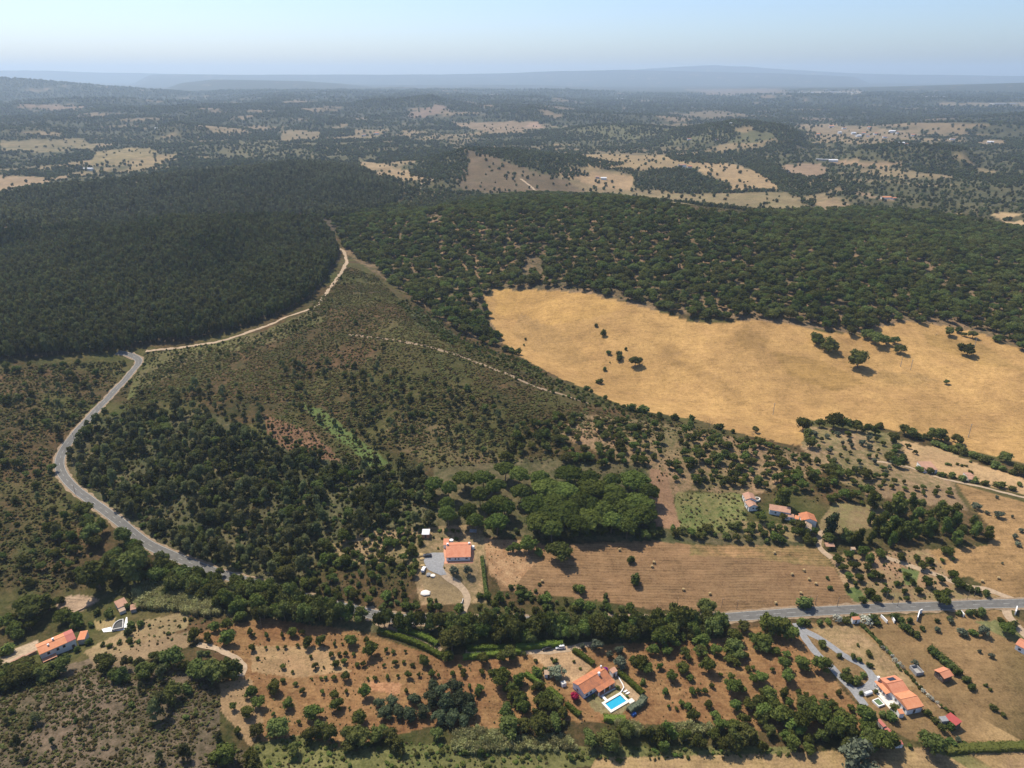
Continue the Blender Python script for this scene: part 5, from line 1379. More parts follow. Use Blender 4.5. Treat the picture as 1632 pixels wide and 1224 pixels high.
listed(4, 0, 980, [(1000, 670, 120, 'pine_tree', 1.4), (1045, 630, 120, 'pine_tree', 1.4), (1110, 540, 140), (140, 890, 90, 'pine_tree', 1.8), (240, 690, 90, 'pine_tree', 1.0), (1165, 920, 70, 'pine_tree', 1.5), (1190, 910, 80, 'pine_tree', 1.4), (905, 490, 60, 'pine_tree', 1.5), (780, 420, 110), (665, 320, 100), (940, 400, 130), (1110, 330, 160), (1280, 400, 150), (1380, 420, 160), (1480, 400, 160), (1200, 500, 80, 'bush')], 'oak_tree', 'on the near left knoll', hr=1.0)
listed(4, 0, 980, [(1450, 930, 150), (1370, 920, 80, 'bright_bush'), (1490, 600, 60), (1590, 650, 90), (1600, 520, 80), (1520, 760, 60), (1400, 800, 60, 'pine_tree', 1.4), (1600, 930, 110)], 'orchard_tree', 'between left knoll and west orchard', hr=.95)
listed(4, 0, 980, [(1240, 165, 90), (1330, 170, 70), (1370, 100, 70), (1460, 180, 110), (1450, 90, 80), (1600, 130, 60), (1605, 230, 60), (1530, 40, 80)], 'orchard_tree', 'at the left end of the west orchard', hr=1.0)
listed(3.778, 1200, 980, [(100, 115, 150), (180, 115, 130), (230, 155, 120), (60, 195, 120), (130, 235, 60), (205, 255, 50), (175, 325, 100), (115, 340, 35), (300, 325, 100), (410, 335, 120), (205, 405, 95), (40, 405, 90), (55, 475, 40), (185, 495, 90), (270, 485, 50), (320, 495, 40), (360, 535, 70), (510, 485, 45), (435, 492, 25),
    (475, 565, 75), (585, 575, 55), (275, 575, 50), (70, 535, 60), (120, 575, 110), (215, 545, 60), (50, 645, 110), (150, 650, 130), (270, 690, 150), (400, 650, 140), (360, 595, 90), (550, 690, 130)], 'orchard_tree', 'in the orchard beside the forked gravel drive', hr=.9)
listed(3.778, 1200, 980, [(600, 930, 230)], 'grey_tree', '', hr=1.0, own='large grey green tree at the bottom edge left of the red sheds')
listed(3.778, 1200, 980, [(1055, 815, 175)], 'oak_tree', '', hr=.8, own='broad dark tree below the lawn of the long orange roofed house')
listed(3.778, 1200, 980, [(765, 812, 165), (690, 810, 120), (835, 800, 90), (665, 700, 60)], 'orchard_tree', 'in the grove beside the long red sheds', hr=.9)
listed(3.778, 1200, 980, [(520, 255, 45), (695, 240, 50), (705, 315, 50), (415, 190, 65), (630, 185, 25), (600, 260, 50), (640, 280, 40), (580, 400, 70), (620, 410, 80), (560, 350, 50), (660, 370, 50), (540, 380, 50), (740, 470, 40), (845, 565, 60), (830, 620, 80), (780, 610, 60), (870, 310, 25), (885, 335, 25), (1045, 605, 60), (940, 795, 45, 'bright_bush'), (1090, 640, 60), (1190, 780, 70), (1270, 780, 40), (1130, 690, 70), (1190, 690, 70), (700, 600, 60), (650, 480, 40)],
    'bush', 'in the garden of the long orange house', hr=.8)
listed(3.778, 1200, 980, [(1110, 100, 40), (1185, 45, 40), (1245, 115, 60), (1275, 130, 55), (1320, 120, 60, 'bright_bush'), (1385, 125, 85), (1360, 228, 30), (1430, 255, 40), (970, 300, 45), (1235, 765, 50)], 'olive_tree', 'on the dry plots at the right', hr=.85)
listed(3.778, 1200, 980, [(1520, 115, 115)], 'umbrella_pine', '', hr=.7, own='round umbrella pine on the small lawn near the right edge')
listed(3.778, 1200, 980, [(1285, 405, 65), (1320, 445, 60), (1450, 575, 60), (1505, 605, 40), (1070, 225, 60), (1100, 250, 60), (1130, 275, 60), (1160, 300, 55), (1190, 330, 60), (1220, 360, 60), (910, 90, 70), (945, 110, 60), (980, 130, 60), (1020, 90, 40), (1400, 430, 30), (1430, 455, 30)], 'bush', 'in the hedge rows between the dry plots', hr=.8)
listed(3.778, 1200, 780, [(290, 810, 70, 'bright_bush'), (330, 815, 60), (400, 815, 60), (455, 810, 50, 'bright_bush'), (510, 800, 70, 'blossom_bush'), (560, 800, 60), (605, 770, 50), (680, 800, 80, 'blossom_bush'), (730, 800, 80), (850, 780, 60), (890, 800, 60), (940, 800, 50), (1240, 755, 40), (1300, 760, 60), (1370, 755, 70), (1330, 750, 50), (1110, 800, 40), (1185, 790, 45), (1560, 830, 70), (1490, 800, 50)],
    'bush', 'in the garden row along the road at the right', hr=.8)
# flowering hedge of the long house
hx = path_xy([(1372, 997), (1388, 1012), (1405, 1030), (1420, 1046), (1440, 1066), (1455, 1085), (1470, 1102), (1484, 1115), (1498, 1126), (1513, 1137)], 1.9)
for i, (x, y) in enumerate(hx):
    put('blossom_bush' if fbm(np.array([x]), np.array([y]), 14, 2, 5)[0] > 0.05 else 'bush', x + random.uniform(-.4, .4), y + random.uniform(-.4, .4), random.uniform(1.8, 3), random.uniform(1.4, 2.2), 'in the hedge behind the long house')
# ------------------------------------------------------------------ buildings
_tiles = {}


def tiles(key, axis):
    """the same tiles with their ribs turned to run down the slope"""
    if axis == 0 or not M[key].node_tree.nodes.get('Wave Texture'):
        return M[key]
    if key not in _tiles:
        m = M[key].copy(); m.node_tree.nodes['Wave Texture'].bands_direction = 'Y'
        _tiles[key] = m
    return _tiles[key]


def frame3(c, l, w, h):
    """ground frame of a rectangle from three roof corners in the photograph, eaves h above the ground"""
    x, y, z = ground([c[0], l[0], w[0]], [c[1], l[1], w[1]], h)
    lv = Vector((x[1] - x[0], y[1] - y[0])); wv = Vector((x[2] - x[0], y[2] - y[0]))
    L = lv.length; ang = atan2(lv.y, lv.x)
    nrm = Vector((-sin(ang), cos(ang)))
    s = wv.dot(nrm); Wd = abs(s)
    cx = x[0] + lv.x / 2 + nrm.x * s / 2; cy = y[0] + lv.y / 2 + nrm.y * s / 2
    cs = [(cx + cos(ang) * a * L / 2 - sin(ang) * b * Wd / 2, cy + sin(ang) * a * L / 2 + cos(ang) * b * Wd / 2) for a in (-1, 1) for b in (-1, 1)]
    hz_ = hgt([p[0] for p in cs], [p[1] for p in cs])
    return cx, cy, float(np.mean(hz_)), ang, L, Wd, float(hz_.min())


def window(parent, x, y, z, w, h, face, door=False, mat='frame'):
    """frame with a pane (or a door leaf) on one face of a wall; face: angle of the outward normal"""
    nx, ny = cos(face), sin(face); tx, ty = -ny, nx
    mb = MB()
    for (o, zz, ww, hh) in ((0, h / 2 + .04, w + .16, .08), (0, -h / 2 - .04, w + .16, .08), (-w / 2 - .04, 0, .08, h), (w / 2 + .04, 0, .08, h)):
        mb.box((x + tx * o + nx * .02, y + ty * o + ny * .02, z + zz), (ww, .08, hh), atan2(ty, tx))
    f = mb.build('door_frame' if door else 'window', M[mat], parent)
    p = MB().box((x + nx * .005, y + ny * .005, z), (w, .05, h), atan2(ty, tx))
    p.build('door_leaf' if door else 'pane', M['wood' if door else 'glass'], f)
    return f


def chimney(parent, x, y, z0, z1, s=.7, mat='white'):
    mb = MB().box((x, y, (z0 + z1) / 2), (s, s, z1 - z0)); mb.box((x, y, z1 + .06), (s + .2, s + .2, .12)); mb.box((x, y, z1 + .27), (s * .7, s * .7, .3)); mb.box((x, y, z1 + .47), (s + .1, s + .1, .1))
    return mb.build('chimney', M[mat], parent)


def house(name, label, cat, c, l, w, h, roof='gable_x', rise=1.3, rm='orange', wm='white', over=.35, wins=(), off=0.0, closed=True, shift=0.0, group=None):
    cx, cy, z, ang, L, Wd, zmin = frame3(c, l, w, h)
    L -= 2 * over; Wd -= 2 * over
    L = max(L, 1.2); Wd = max(Wd, 1.2)
    t = root(name, (cx, cy, z), ang, label, cat, group)
    b = zmin - z - .6
    if closed:
        mb = MB()
        if roof == 'gable_x':
            mb.prism([(-Wd / 2, b), (Wd / 2, b), (Wd / 2, h), (off * Wd, h + rise * (Wd / (Wd + 2 * over))), (-Wd / 2, h)], -L / 2, L / 2, 'x')
        elif roof == 'gable_y':
            mb.prism([(-L / 2, b), (L / 2, b), (L / 2, h), (off * L, h + rise * (L / (L + 2 * over))), (-L / 2, h)][::-1], -Wd / 2, Wd / 2, 'y')
        else:
            mb.prism([(-Wd / 2, b), (Wd / 2, b), (Wd / 2, h + rise), (-Wd / 2, h)], -L / 2, L / 2, 'x')
        mb.build('wall', M[wm], t)
    else:
        for a in (-1, 1):
            for q in (-1, 1):
                MB().box((a * (L / 2 - .1), q * (Wd / 2 - .1), (b + h + (rise if roof == 'mono' and q > 0 else 0) - .06) / 2), (.16, .16, h - b + (rise if roof == 'mono' and q > 0 else 0) - .06)).build('post', M['wood'], t)
    th = .16; e = .05
    a0, a1, w0, w1 = -L / 2 - over, L / 2 + over, -Wd / 2 - over, Wd / 2 + over
    mb = MB()
    hl = h - over * rise / (Wd / 2) * .4 + e
    if roof == 'gable_x':
        r_ = h + rise + e + .03; o_ = off * Wd
        mb.prism([(w0, hl), (o_, r_), (w1, hl), (w1, hl + th), (o_, r_ + th), (w0, hl + th)], a0, a1, 'x')
        mb.build('roof', tiles(rm, 0), t)
        MB().tube([(a0, o_, r_ + th + .0), (a1, o_, r_ + th + .0)], .13, n=6).build('ridge_tiles', tiles(rm, 0), t)
    elif roof == 'gable_y':
        r_ = h + rise + e + .03; o_ = off * L
        mb.prism([(a0, hl), (o_, r_), (a1, hl), (a1, hl + th), (o_, r_ + th), (a0, hl + th)][::-1], w0, w1, 'y')
        mb.build('roof', tiles(rm, 1), t)
        MB().tube([(o_, w0, r_ + th), (o_, w1, r_ + th)], .13, n=6).build('ridge_tiles', tiles(rm, 1), t)
    else:
        k_ = rise / Wd
        mb.prism([(w0, h - over * k_ + e), (w1, h + rise + over * k_ + e), (w1, h + rise + over * k_ + e + .1), (w0, h - over * k_ + e + .1)], a0, a1, 'x')
        mb.build('roof', tiles(rm, 0), t)
    for q in wins:
        side, pos, zz, ww, hh = q[:5]
        door = len(q) > 5
        if side == 'f': window(t, pos * L, -Wd / 2, zz, ww, hh, -pi / 2, door)
        if side == 'b': window(t, pos * L, Wd / 2, zz, ww, hh, pi / 2, door)
        if side == 'l': window(t, -L / 2, pos * Wd, zz, ww, hh, pi, door)
        if side == 'r': window(t, L / 2, pos * Wd, zz, ww, hh, 0, door)
    t['dims'] = [L, Wd, h]
    return t, L, Wd


# pool house: whitewashed, mottled tiles, porch on the pool side
tA, L, Wd = house('villa', 'white pool house with mottled orange tiled roof and a deep porch', 'house', (911.6, 1087.8), (954.8, 1062), (932.3, 1106.5), 3.0, 'gable_x', 1.6, 'mixed', 'white', .3,
                  wins=(('f', -.4, 1.5, 1.0, 1.0), ('f', -.25, 1.5, .9, 1.0), ('f', .05, 1.1, 1.0, 2.1, 1), ('f', .22, 1.5, 1.2, 1.2), ('f', .4, 1.1, 1.0, 2.1, 1), ('l', .1, 1.5, .9, 1.0), ('b', -.25, 1.5, 1, 1), ('b', .2, 1.5, 1, 1)))
mb = MB()
mb.box((0, -Wd / 2 - .02, .1), (L + .08, .05, .75)); mb.box((-L / 2 - .02, 0, .1), (.05, Wd, .75)); mb.build('plinth', M['blue'], tA)
mb = MB(); pw = 2.7
mb.prism([(-Wd / 2 - .30, 2.98), (-Wd / 2 - pw, 2.45), (-Wd / 2 - pw, 2.59), (-Wd / 2 - .30, 3.12)], -L * .12, L / 2 + .3, 'x')
mb.build('porch_roof', M['mixed'], tA)
MB().box((L * .2, -Wd / 2 - 1.5, -.02), (L * .62, 3.0, .5)).build('porch_floor', M['terrace'], tA)
for a in (-.10, .12, .32, .49):
    MB().box((a * L, -Wd / 2 - pw + .25, 1.3), (.28, .28, 2.35)).build('post', M['white'], tA)
chimney(tA, L * .22, -.7, 3.9, 5.5, .75)
chimney(tA, L / 2 - .3, 2.2, 3.2, 4.7, .5)
house('annex', 'small white hut with old tiled roof beside the purple bougainvillea', 'hut', (970.9, 1067), (976.2, 1074), (976.2, 1060), 2.4, 'mono', .5, 'old', 'white', .15, wins=(('r', -.1, 1.0, .8, 1.9, 1),))
house('shed', 'small white shed with pale tan roof in the yard of the pool house', 'shed', (867, 1069), (877.2, 1068.8), (867.6, 1076), 1.9, 'mono', .5, 'tan_roof', 'white', .1, wins=(('f', .2, .95, .8, 1.8, 1),))
# bougainvilleas
for (u, v, w, nm, mt, lab) in ((914.5, 1116, 16, 'bougainvillea', 'crimson', 'round crimson bougainvillea against the left end of the pool house'), (964.3, 1070, 10, 'bougainvillea', 'purple', 'purple bougainvillea behind the far end of the pool house roof')):
    x, y, z = G1(u, v)
    r = np.random.default_rng(int(u))
    vv, ff_ = leafy(r, bush_blobs(r), 700, .05, .78)
    o = link(nm, np_mesh(nm, vv, ff_, [M[mt]])); wm_ = w / px_per_m(x, y, z)
    o.location = (x, y, z); o.scale = (wm_ * 1.25, wm_ * 1.25, wm_ * 1.1); tag(o, lab, 'bougainvillea')


def ringwall(px, h, t, mat, name, parent=None, closed=True, zb=None, lift=0.0):
    x, y, z = ground([p[0] for p in px], [p[1] for p in px], lift)
    n = len(px); mb = MB()
    for i in range(n if closed else n - 1):
        j = (i + 1) % n
        a = Vector((x[i], y[i])); b = Vector((x[j], y[j])); m_ = (a + b) / 2
        zz = float(hgt(m_.x, m_.y)) if zb is None else zb
        ln = (b - a).length + t * .98
        mb.box((m_.x, m_.y, zz + h / 2 - .3), (ln, t - i * .004, h + .6 - i * .004), atan2(b.y - a.y, b.x - a.x))
    return mb, x, y


# swimming pool
px_out = [(957.6, 1121.6), (988.8, 1103.6), (1003.5, 1119), (974.6, 1136.5)]
x, y, z = ground([p[0] for p in px_out], [p[1] for p in px_out])
cx, cy = x.mean(), y.mean(); ang = atan2(y[1] - y[0], x[1] - x[0])
PL = (hypot(x[1] - x[0], y[1] - y[0]) + hypot(x[2] - x[3], y[2] - y[3])) / 2; PW = (hypot(x[3] - x[0], y[3] - y[0]) + hypot(x[2] - x[1], y[2] - y[1])) / 2
zt = float(z.max())
tP = root('swimming_pool', (cx, cy, zt), ang, 'rectangular turquoise swimming pool with pale stone coping', 'swimming pool')
cw = 1.05; mb = MB()
for s in (-1, 1):
    mb.box((0, s * (PW / 2 - cw / 2), -.28), (PL, cw, 1.4)); mb.box((s * (PL / 2 - cw / 2), 0, -.283), (cw, PW - 2 * cw + .002, 1.394))
mb.build('coping', M['stone'], tP)
MB().box((0, 0, -.22), (PL - 2 * cw + .1, PW - 2 * cw + .1, .56)).build('basin', M['poolfloor'], tP)
mb = MB(); mb.add([(-PL / 2 + cw, -PW / 2 + cw, .3), (PL / 2 - cw, -PW / 2 + cw, .3), (PL / 2 - cw, PW / 2 - cw, .3), (-PL / 2 + cw, PW / 2 - cw, .3)], [(0, 1, 2, 3)])
mb.build('water', M['pool_water'], tP)
for s in (-1, 1):
    mb = MB()
    mb.tube([(PL / 2 - cw - .3, s * .28 + 1, .2), (PL / 2 - cw - .3, s * .28 + 1, 1.1), (PL / 2 - cw + .35, s * .28 + 1, 1.1), (PL / 2 - cw + .35, s * .28 + 1, .5)], .03, n=5)
    mb.build('ladder_rail', M['frame'], tP)
o = tag(MB().box((0, 0, .0), (2.6, 2.0, .8)).build('pool_deck', M['stone']), 'pale stone block at the right corner of the swimming pool', 'platform')
x, y, z = G1(1005.6, 1118); o.location = (x, y, z); o.rotation_euler.z = ang
o = tag(MB().box((0, 0, .1), (2.6, 1.1, .5)).build('step', M['white']), 'white step between porch lawn and swimming pool', 'step')
x, y, z = G1(963.3, 1113.5); o.location = (x, y, z); o.rotation_euler.z = ang - R(90)
mb, _, _ = ringwall([(985.6, 1080), (989, 1086), (992.5, 1092), (994, 1096.5), (991.5, 1101), (989.3, 1104)], .55, .35, 'white', '', closed=False)
tag(mb.build('garden_wall', M['white']), 'curved low white wall running from the hut to the pool', 'wall')
mb, _, _ = ringwall([(956.5, 1110.5), (965, 1106), (974, 1101), (983.5, 1096)], .35, .4, 'offwhite', '', closed=False)
tag(mb.build('garden_wall', M['offwhite']), 'low pale stone edge between the porch and the pool', 'wall')


def lounger(u, v, a, lab):
    x, y, z = G1(u, v)
    t = root('sun_lounger', (x, y, z), a, lab, 'sun lounger', 'loungers beside the swimming pool')
    MB().box((.25, 0, .33), (1.5, .7, .1)).build('mattress', M['white'], t)
    mb = MB(); mb.prism([(-.5, .3), (-.5, .4), (-1.05, .75), (-1.1, .66)], -.35, .35, 'y'); mb.build('backrest', M['white'], t)
    for p in ((.9, .3), (.9, -.3), (-.6, .3), (-.6, -.3)):
        MB().box((p[0], p[1], .13), (.06, .06, .3)).build('leg', M['white'], t)


lounger(996.6, 1102.4, ang, 'white sun lounger nearer the curved wall beside the pool')
lounger(1000.2, 1105.6, ang, 'white sun lounger nearer the hedge beside the pool')
x, y, z = G1(898, 1092.5)
t = root('well_house', (x, y, z), R(25), 'small white square well house left of the pool house', 'well')
MB().box((0, 0, .7), (1.9, 1.7, 2.0)).build('wall', M['white'], t); MB().box((0, 0, 1.78), (2.1, 1.9, .14), 0, .9).build('roof', M['offwhite'], t)
o = tag(MB().box((0, 0, .45), (2.2, 1.6, .9), 0, .85).build('pump_cover', M['bluesheet']), 'blue covered pump box behind the rounded hedge by the pool', 'pump box')
x, y, z = G1(1009.6, 1139); o.location = (x, y, z); o.rotation_euler.z = ang

# house with the grey yard
tB, L, Wd = house('bungalow', 'white bungalow with bright orange roof beside the grey gravel yard', 'house', (710, 889), (750.3, 888), (714, 865), 2.5, 'gable_x', 1.7, 'salmon', 'white', .4, off=.14,
                  wins=(('f', -.36, 1.5, 1.0, .8), ('f', -.12, 1.4, .5, 1.0), ('f', .02, 1.4, .5, 1.0), ('f', .35, 1.5, 1.0, .8), ('r', .1, 1.1, .9, 2.0, 1), ('b', -.2, 1.4, 1, 1), ('b', .25, 1.4, 1, 1)))
chimney(tB, -L / 2 + .4, Wd * .16, 3.4, 4.9, .9); chimney(tB, L / 2 - .5, Wd * .2, 3.3, 4.7, .9)
for i in range(2):
    MB().box((-.2 + L * .1 + i * .0, -Wd / 2 - .6 - i * 1.3, .0), (.08, .08, .1)).build('paving_stud', M['terrace'], tB) if i == 9 else None
mb = MB().box((0, -Wd / 2 - 1.0, -.15), (L + 3.0, 2.2, .5)); mb.box((L / 2 + .95, .6, -.153), (1.9, Wd + .9, .49)); mb.box((-L / 2 - .95, .6, -.154), (1.9, Wd + .9, .48))
mb.build('terrace', M['terrace'], tB)
house('annex', 'orange roofed side wing with a white flue behind the bungalow', 'annex', (707, 857.5), (715.7, 857.5), (708, 869), 2.2, 'mono', -.3, 'salmon', 'white', .15)


def tank(name, lab, cat, u, v, r, h, mat='white'):
    x, y, z = G1(u, v)
    mb = MB().tube([(0, 0, -.3), (0, 0, h * .92), (0, 0, h)], r, r, 14); mb.tube([(0, 0, h), (0, 0, h + .15)], r * .4, r * .35, 10)
    o = tag(mb.build(name, M[mat]), lab, cat); o.location = (x, y, z)


tank('water_tank', 'white round water tank behind the orange side wing', 'tank', 719.5, 865, 1.1, 1.9)
tank('water_tank', 'white round water tank at the right end of the bungalow', 'tank', 753.6, 874.5, .9, 1.7)
house('shed', 'shed with white sheet roof and red brown walls left of the bungalow', 'shed', (672, 852.6), (684.3, 853), (672, 844), 2.3, 'mono', .5, 'whitesheet', 'terrace', .2, wins=(('f', 0, 1.0, 1.0, 1.9, 1),))
house('open_shed', 'small open shed with dark grey roof behind the bungalow', 'shed', (748, 849.3), (759.3, 849.3), (747.7, 844), 2.2, 'mono', .3, 'greysheet', 'grey', .1, closed=False)


def car(u, v, a, paint, lab, kind='suv', s=1.0):
    x, y, z = G1(u, v)
    n_ = Vector((cos(a), sin(a)))
    t = root('parked_car', (x, y, z + .03), a, lab, 'car')
    hh = 1.68 if kind == 'suv' else 1.48
    lo = [(2.1, .35), (2.16, .62), (2.05, .86), (1.1, .98), (-2.0, 1.02), (-2.16, .85), (-2.15, .38)]
    up = [(1.12, .96), (.45, hh - .06), (.1, hh), (-1.5, hh), (-1.85, hh - .08), (-2.08, 1.0)]
    mb = MB().prism(lo[::-1], -.88, .88, 'y')
    mb.build('body', M[paint], t)
    n = len(up); mb = MB()
    vs = [(p[0], -.86 + (p[1] - .96) * .22, p[1]) for p in up] + [(p[0], .86 - (p[1] - .96) * .22, p[1]) for p in up]
    mb.add(vs, [tuple(range(n)), tuple(range(2 * n - 1, n - 1, -1))] + [(i, n + i, n + (i + 1) % n, (i + 1) % n) for i in range(n)])
    mb.build('cabin', M[paint], t)
    for s_ in (-1, 1):
        for (a_, b_) in ((.55, -.25), (-.33, -1.1), (-1.18, -1.8)):
            z0, z1 = 1.05, hh - .2
            y0 = s_ * (.86 - (z0 - .96) * .22 + .012); y1 = s_ * (.86 - (z1 - .96) * .22 + .012)
            mb = MB(); mb.add([(a_ + (.28 if a_ > .5 else 0), y0, z0), (b_, y0, z0), (b_, y1, z1), (a_, y1, z1)], [(0, 1, 2, 3)])
            mb.build('side_window', M['glass'], t)
        MB().box((.75, s_ * 1.0, 1.08), (.2, .2, .14)).build('mirror', M[paint], t)
        MB().box((2.08, s_ * .62, .72), (.12, .34, .16)).build('headlight', M['lamp_clear'], t)
        MB().box((-2.13, s_ * .68, .82), (.1, .24, .22)).build('tail_light', M['lamp_red'], t)
        for wx in (1.32, -1.35):
            mb = MB().tube([(wx, s_ * .72, .33), (wx, s_ * .92, .33)], .34, n=14); w_ = mb.build('wheel', M['rubber'], t)
            MB().tube([(wx, s_ * .9, .33), (wx, s_ * .935, .33)], .2, n=10).build('rim', M['frame'], w_)
    mb = MB(); mb.add([(1.07, -.76, 1.04), (1.07, .76, 1.04), (.47, .70, hh - .1), (.47, -.70, hh - .1)], [(0, 1, 2, 3)])
    o = mb.build('windscreen', M['glass'], t); o.location = (.035, 0, .015)
    mb = MB(); mb.add([(-2.09, .72, 1.1), (-2.09, -.72, 1.1), (-1.89, -.68, hh - .15), (-1.89, .68, hh - .15)], [(0, 1, 2, 3)])
    o = mb.build('rear_window', M['glass'], t); o.location = (-.03, 0, .01)


car(871.2, 1034.6, R(190), 'car_dark', 'dark grey car parked along the clipped hedge behind the pool house', 'car')
car(892.6, 1033.0, R(187), 'car_white', 'white off road car parked at the end of the clipped hedge', 'suv')
car(681.2, 887, R(178), 'car_dark', 'black car parked on the grey gravel yard', 'car')
car(675.2, 909, R(80), 'car_white', 'white car parked at the lower corner of the grey gravel yard', 'car')


def heap(u, v, w, h, mat, name, lab, cat, seed):
    x, y, z = G1(u, v)
    r = np.random.default_rng(seed); v_, f_ = cube_sphere(4)
    v_ = v_ * (1 + .45 * fbm(v_[:, 0] * 1.3 + v_[:, 2], v_[:, 1] * 1.3 + seed * 7, 1.0, 3, seed))[:, None] * np.array([w, w * r.uniform(.6, 1), h])
    o = link(name, np_mesh(name, v_, f_, [M[mat]], smooth=True)); o.location = (x, y, z + .05); tag(o, lab, cat)


heap(670.5, 885, 1.9, .8, 'hay', 'sand_heap', 'upper heap of pale sand at the left edge of the grey yard', 'heap', 1)
heap(673, 891, 1.5, .6, 'hay', 'sand_heap', 'middle heap of pale sand at the left edge of the grey yard', 'heap', 2)
heap(674, 902, 1.4, .6, 'hay', 'sand_heap', 'lower heap of pale sand above the white car', 'heap', 3)
heap(683.8, 916, 1.5, .6, 'greysheet', 'rubble_heap', 'grey rubble heap below the gravel yard', 'heap', 4)
heap(690, 917.5, 1.5, .5, 'stone', 'rubble_heap', 'cream rubble heap below the gravel yard', 'heap', 5)
heap(678, 945, 2.6, .6, 'stone', 'rubble_heap', 'pale rubble heap on the dry plot below the drive', 'heap', 6)
mb, _, _ = ringwall([(729, 968), (733, 966), (737, 961), (738, 956)], 1.0, .3, 'white', '', closed=False)
tag(mb.build('gate_wall', M['offwhite']), 'curved pale gate wall where the bungalow drive meets the road', 'wall')

# long house with solar panel at the lower right
tC, L, Wd = house('long_house', 'long white house with two orange gabled roof bays and a solar panel', 'house', (1401, 1082.5), (1446.4, 1132.5), (1423.7, 1075.1), 3.0, 'mono', .5, 'salmon', 'white', .35,
                  wins=(('r', 0, 1.2, 1.0, 2.0, 1),) + tuple(('f' if True else 'b', q, 1.5, 1.0, 1.1) for q in (-.4, -.25, .1, .25, .4)) + tuple(('b', q, 1.5, 1.0, 1.1) for q in (-.4, -.2, 0, .2, .4)))
for o in list(tC.children):
    if o.name.startswith('roof'):
        bpy.data.objects.remove(o)
L2 = L / 2 + .35; W2 = Wd / 2 + .4
zr0, zr1 = 3.02, 4.5
for (a0, a1, mt) in ((-L2, -.02, 'salmon'), (.02, L2, 'orange')):
    am = (a0 + a1) / 2; mb = MB()
    mb.prism([(a0, zr0), (a1, zr0), (a1, zr0 + .55), (am, zr1 + .3), (a0, zr0 + .55)][::-1], -W2, W2, 'y')
    mb.build('roof', tiles(mt, 1), tC)
    MB().tube([(am, -W2, zr1 + .3), (am, W2, zr1 + .3)], .14, n=6).build('ridge_tiles', tiles(mt, 1), tC)
sgn = 1 if True else -1
am0 = -L2 * .75
sol = MB().box((am0, .2, 4.32), (2.0, 3.2, .08)); so = sol.build('solar_panel', M['solar'], tC); so.rotation_euler = (0, 0, 0)
sv = atan((zr1 + .3 - zr0 - .55) / (L2 / 2))
so.data.transform(Matrix.Translation((am0, 0, 4.3)) @ Matrix.Rotation(-sv, 4, 'Y') @ Matrix.Translation((-am0, 0, -4.3)))
# which long side faces the camera: lower lean-to roof and paved terrace on it
side = -1 if (tC.matrix_world @ Vector((0, -1, 0)) if False else Vector((sin(tC.rotation_euler.z), -cos(tC.rotation_euler.z)))).dot(Vector((-1, -.4))) > 0 else 1
mb = MB(); mb.prism([(side * (Wd / 2 + .42), 2.75), (side * (Wd / 2 + 2.6), 2.3), (side * (Wd / 2 + 2.6), 2.42), (side * (Wd / 2 + .42), 2.9)], -L2, -L2 * .15, 'x')
mb.build('porch_roof', M['orange'], tC)
for a in (-.95, -.65, -.4, -.18):
    MB().box((a * L2, side * (Wd / 2 + 2.45), 1.1), (.25, .25, 2.4)).build('post', M['white'], tC)
MB().box((-L2 * .1, side * (Wd / 2 + 2.2), -.2), (L * .9, 4.2, .5)).build('terrace', M['stone'], tC)
chimney(tC, -L2 + .3, side * (Wd / 2 + 1.2), 0, 4.4, .8)
house('annex', 'tiny white annex with orange roof at the near end of the long house', 'annex', (1429, 1131.5), (1437, 1131), (1431.5, 1138.5), 2.2, 'mono', .4, 'orange', 'white', .1)
house('barn', 'brown open sided barn with red orange roof on the dry plot', 'barn', (1488, 1067.8), (1504.6, 1083), (1504.6, 1062.9), 2.8, 'gable_y', .9, 'salmon', 'wood', .4, wins=(('f', -.2, 1.1, 1.6, 2.0, 1), ('f', .25, 1.4, .8, .8), ('l', 0, 1.4, 1, .9)))
house('red_shed', 'dark red metal roofed shed at the lower right', 'shed', (1505.2, 1140.5), (1523, 1158.5), (1515.6, 1136.4), 2.4, 'mono', .4, 'redsheet', 'wood', .2, wins=(('r', 0, 1, 1, 1.9, 1),))
house('lean_to', 'low grey roofed lean to beside the dark red shed', 'shed', (1496, 1141.3), (1501.5, 1150.5), (1505.4, 1140), 1.9, 'mono', .2, 'greysheet', 'grey', .1)
house('long_shed', 'upper pinkish red long shed below the long house', 'shed', (1397.6, 1147), (1407.5, 1160.5), (1403, 1146.2), 1.9, 'mono', .3, 'pinkred', 'offwhite', .1)
house('long_shed', 'lower pinkish red long shed beside the grove', 'shed', (1409, 1161.5), (1419.4, 1173), (1415, 1159.4), 1.9, 'mono', .3, 'pinkred', 'offwhite', .1)
house('shed', 'small red roofed shed at the foot of the garden', 'shed', (1428.6, 1187.8), (1440, 1187), (1430.5, 1180.6), 1.8, 'mono', .3, 'pinkred', 'white', .1)


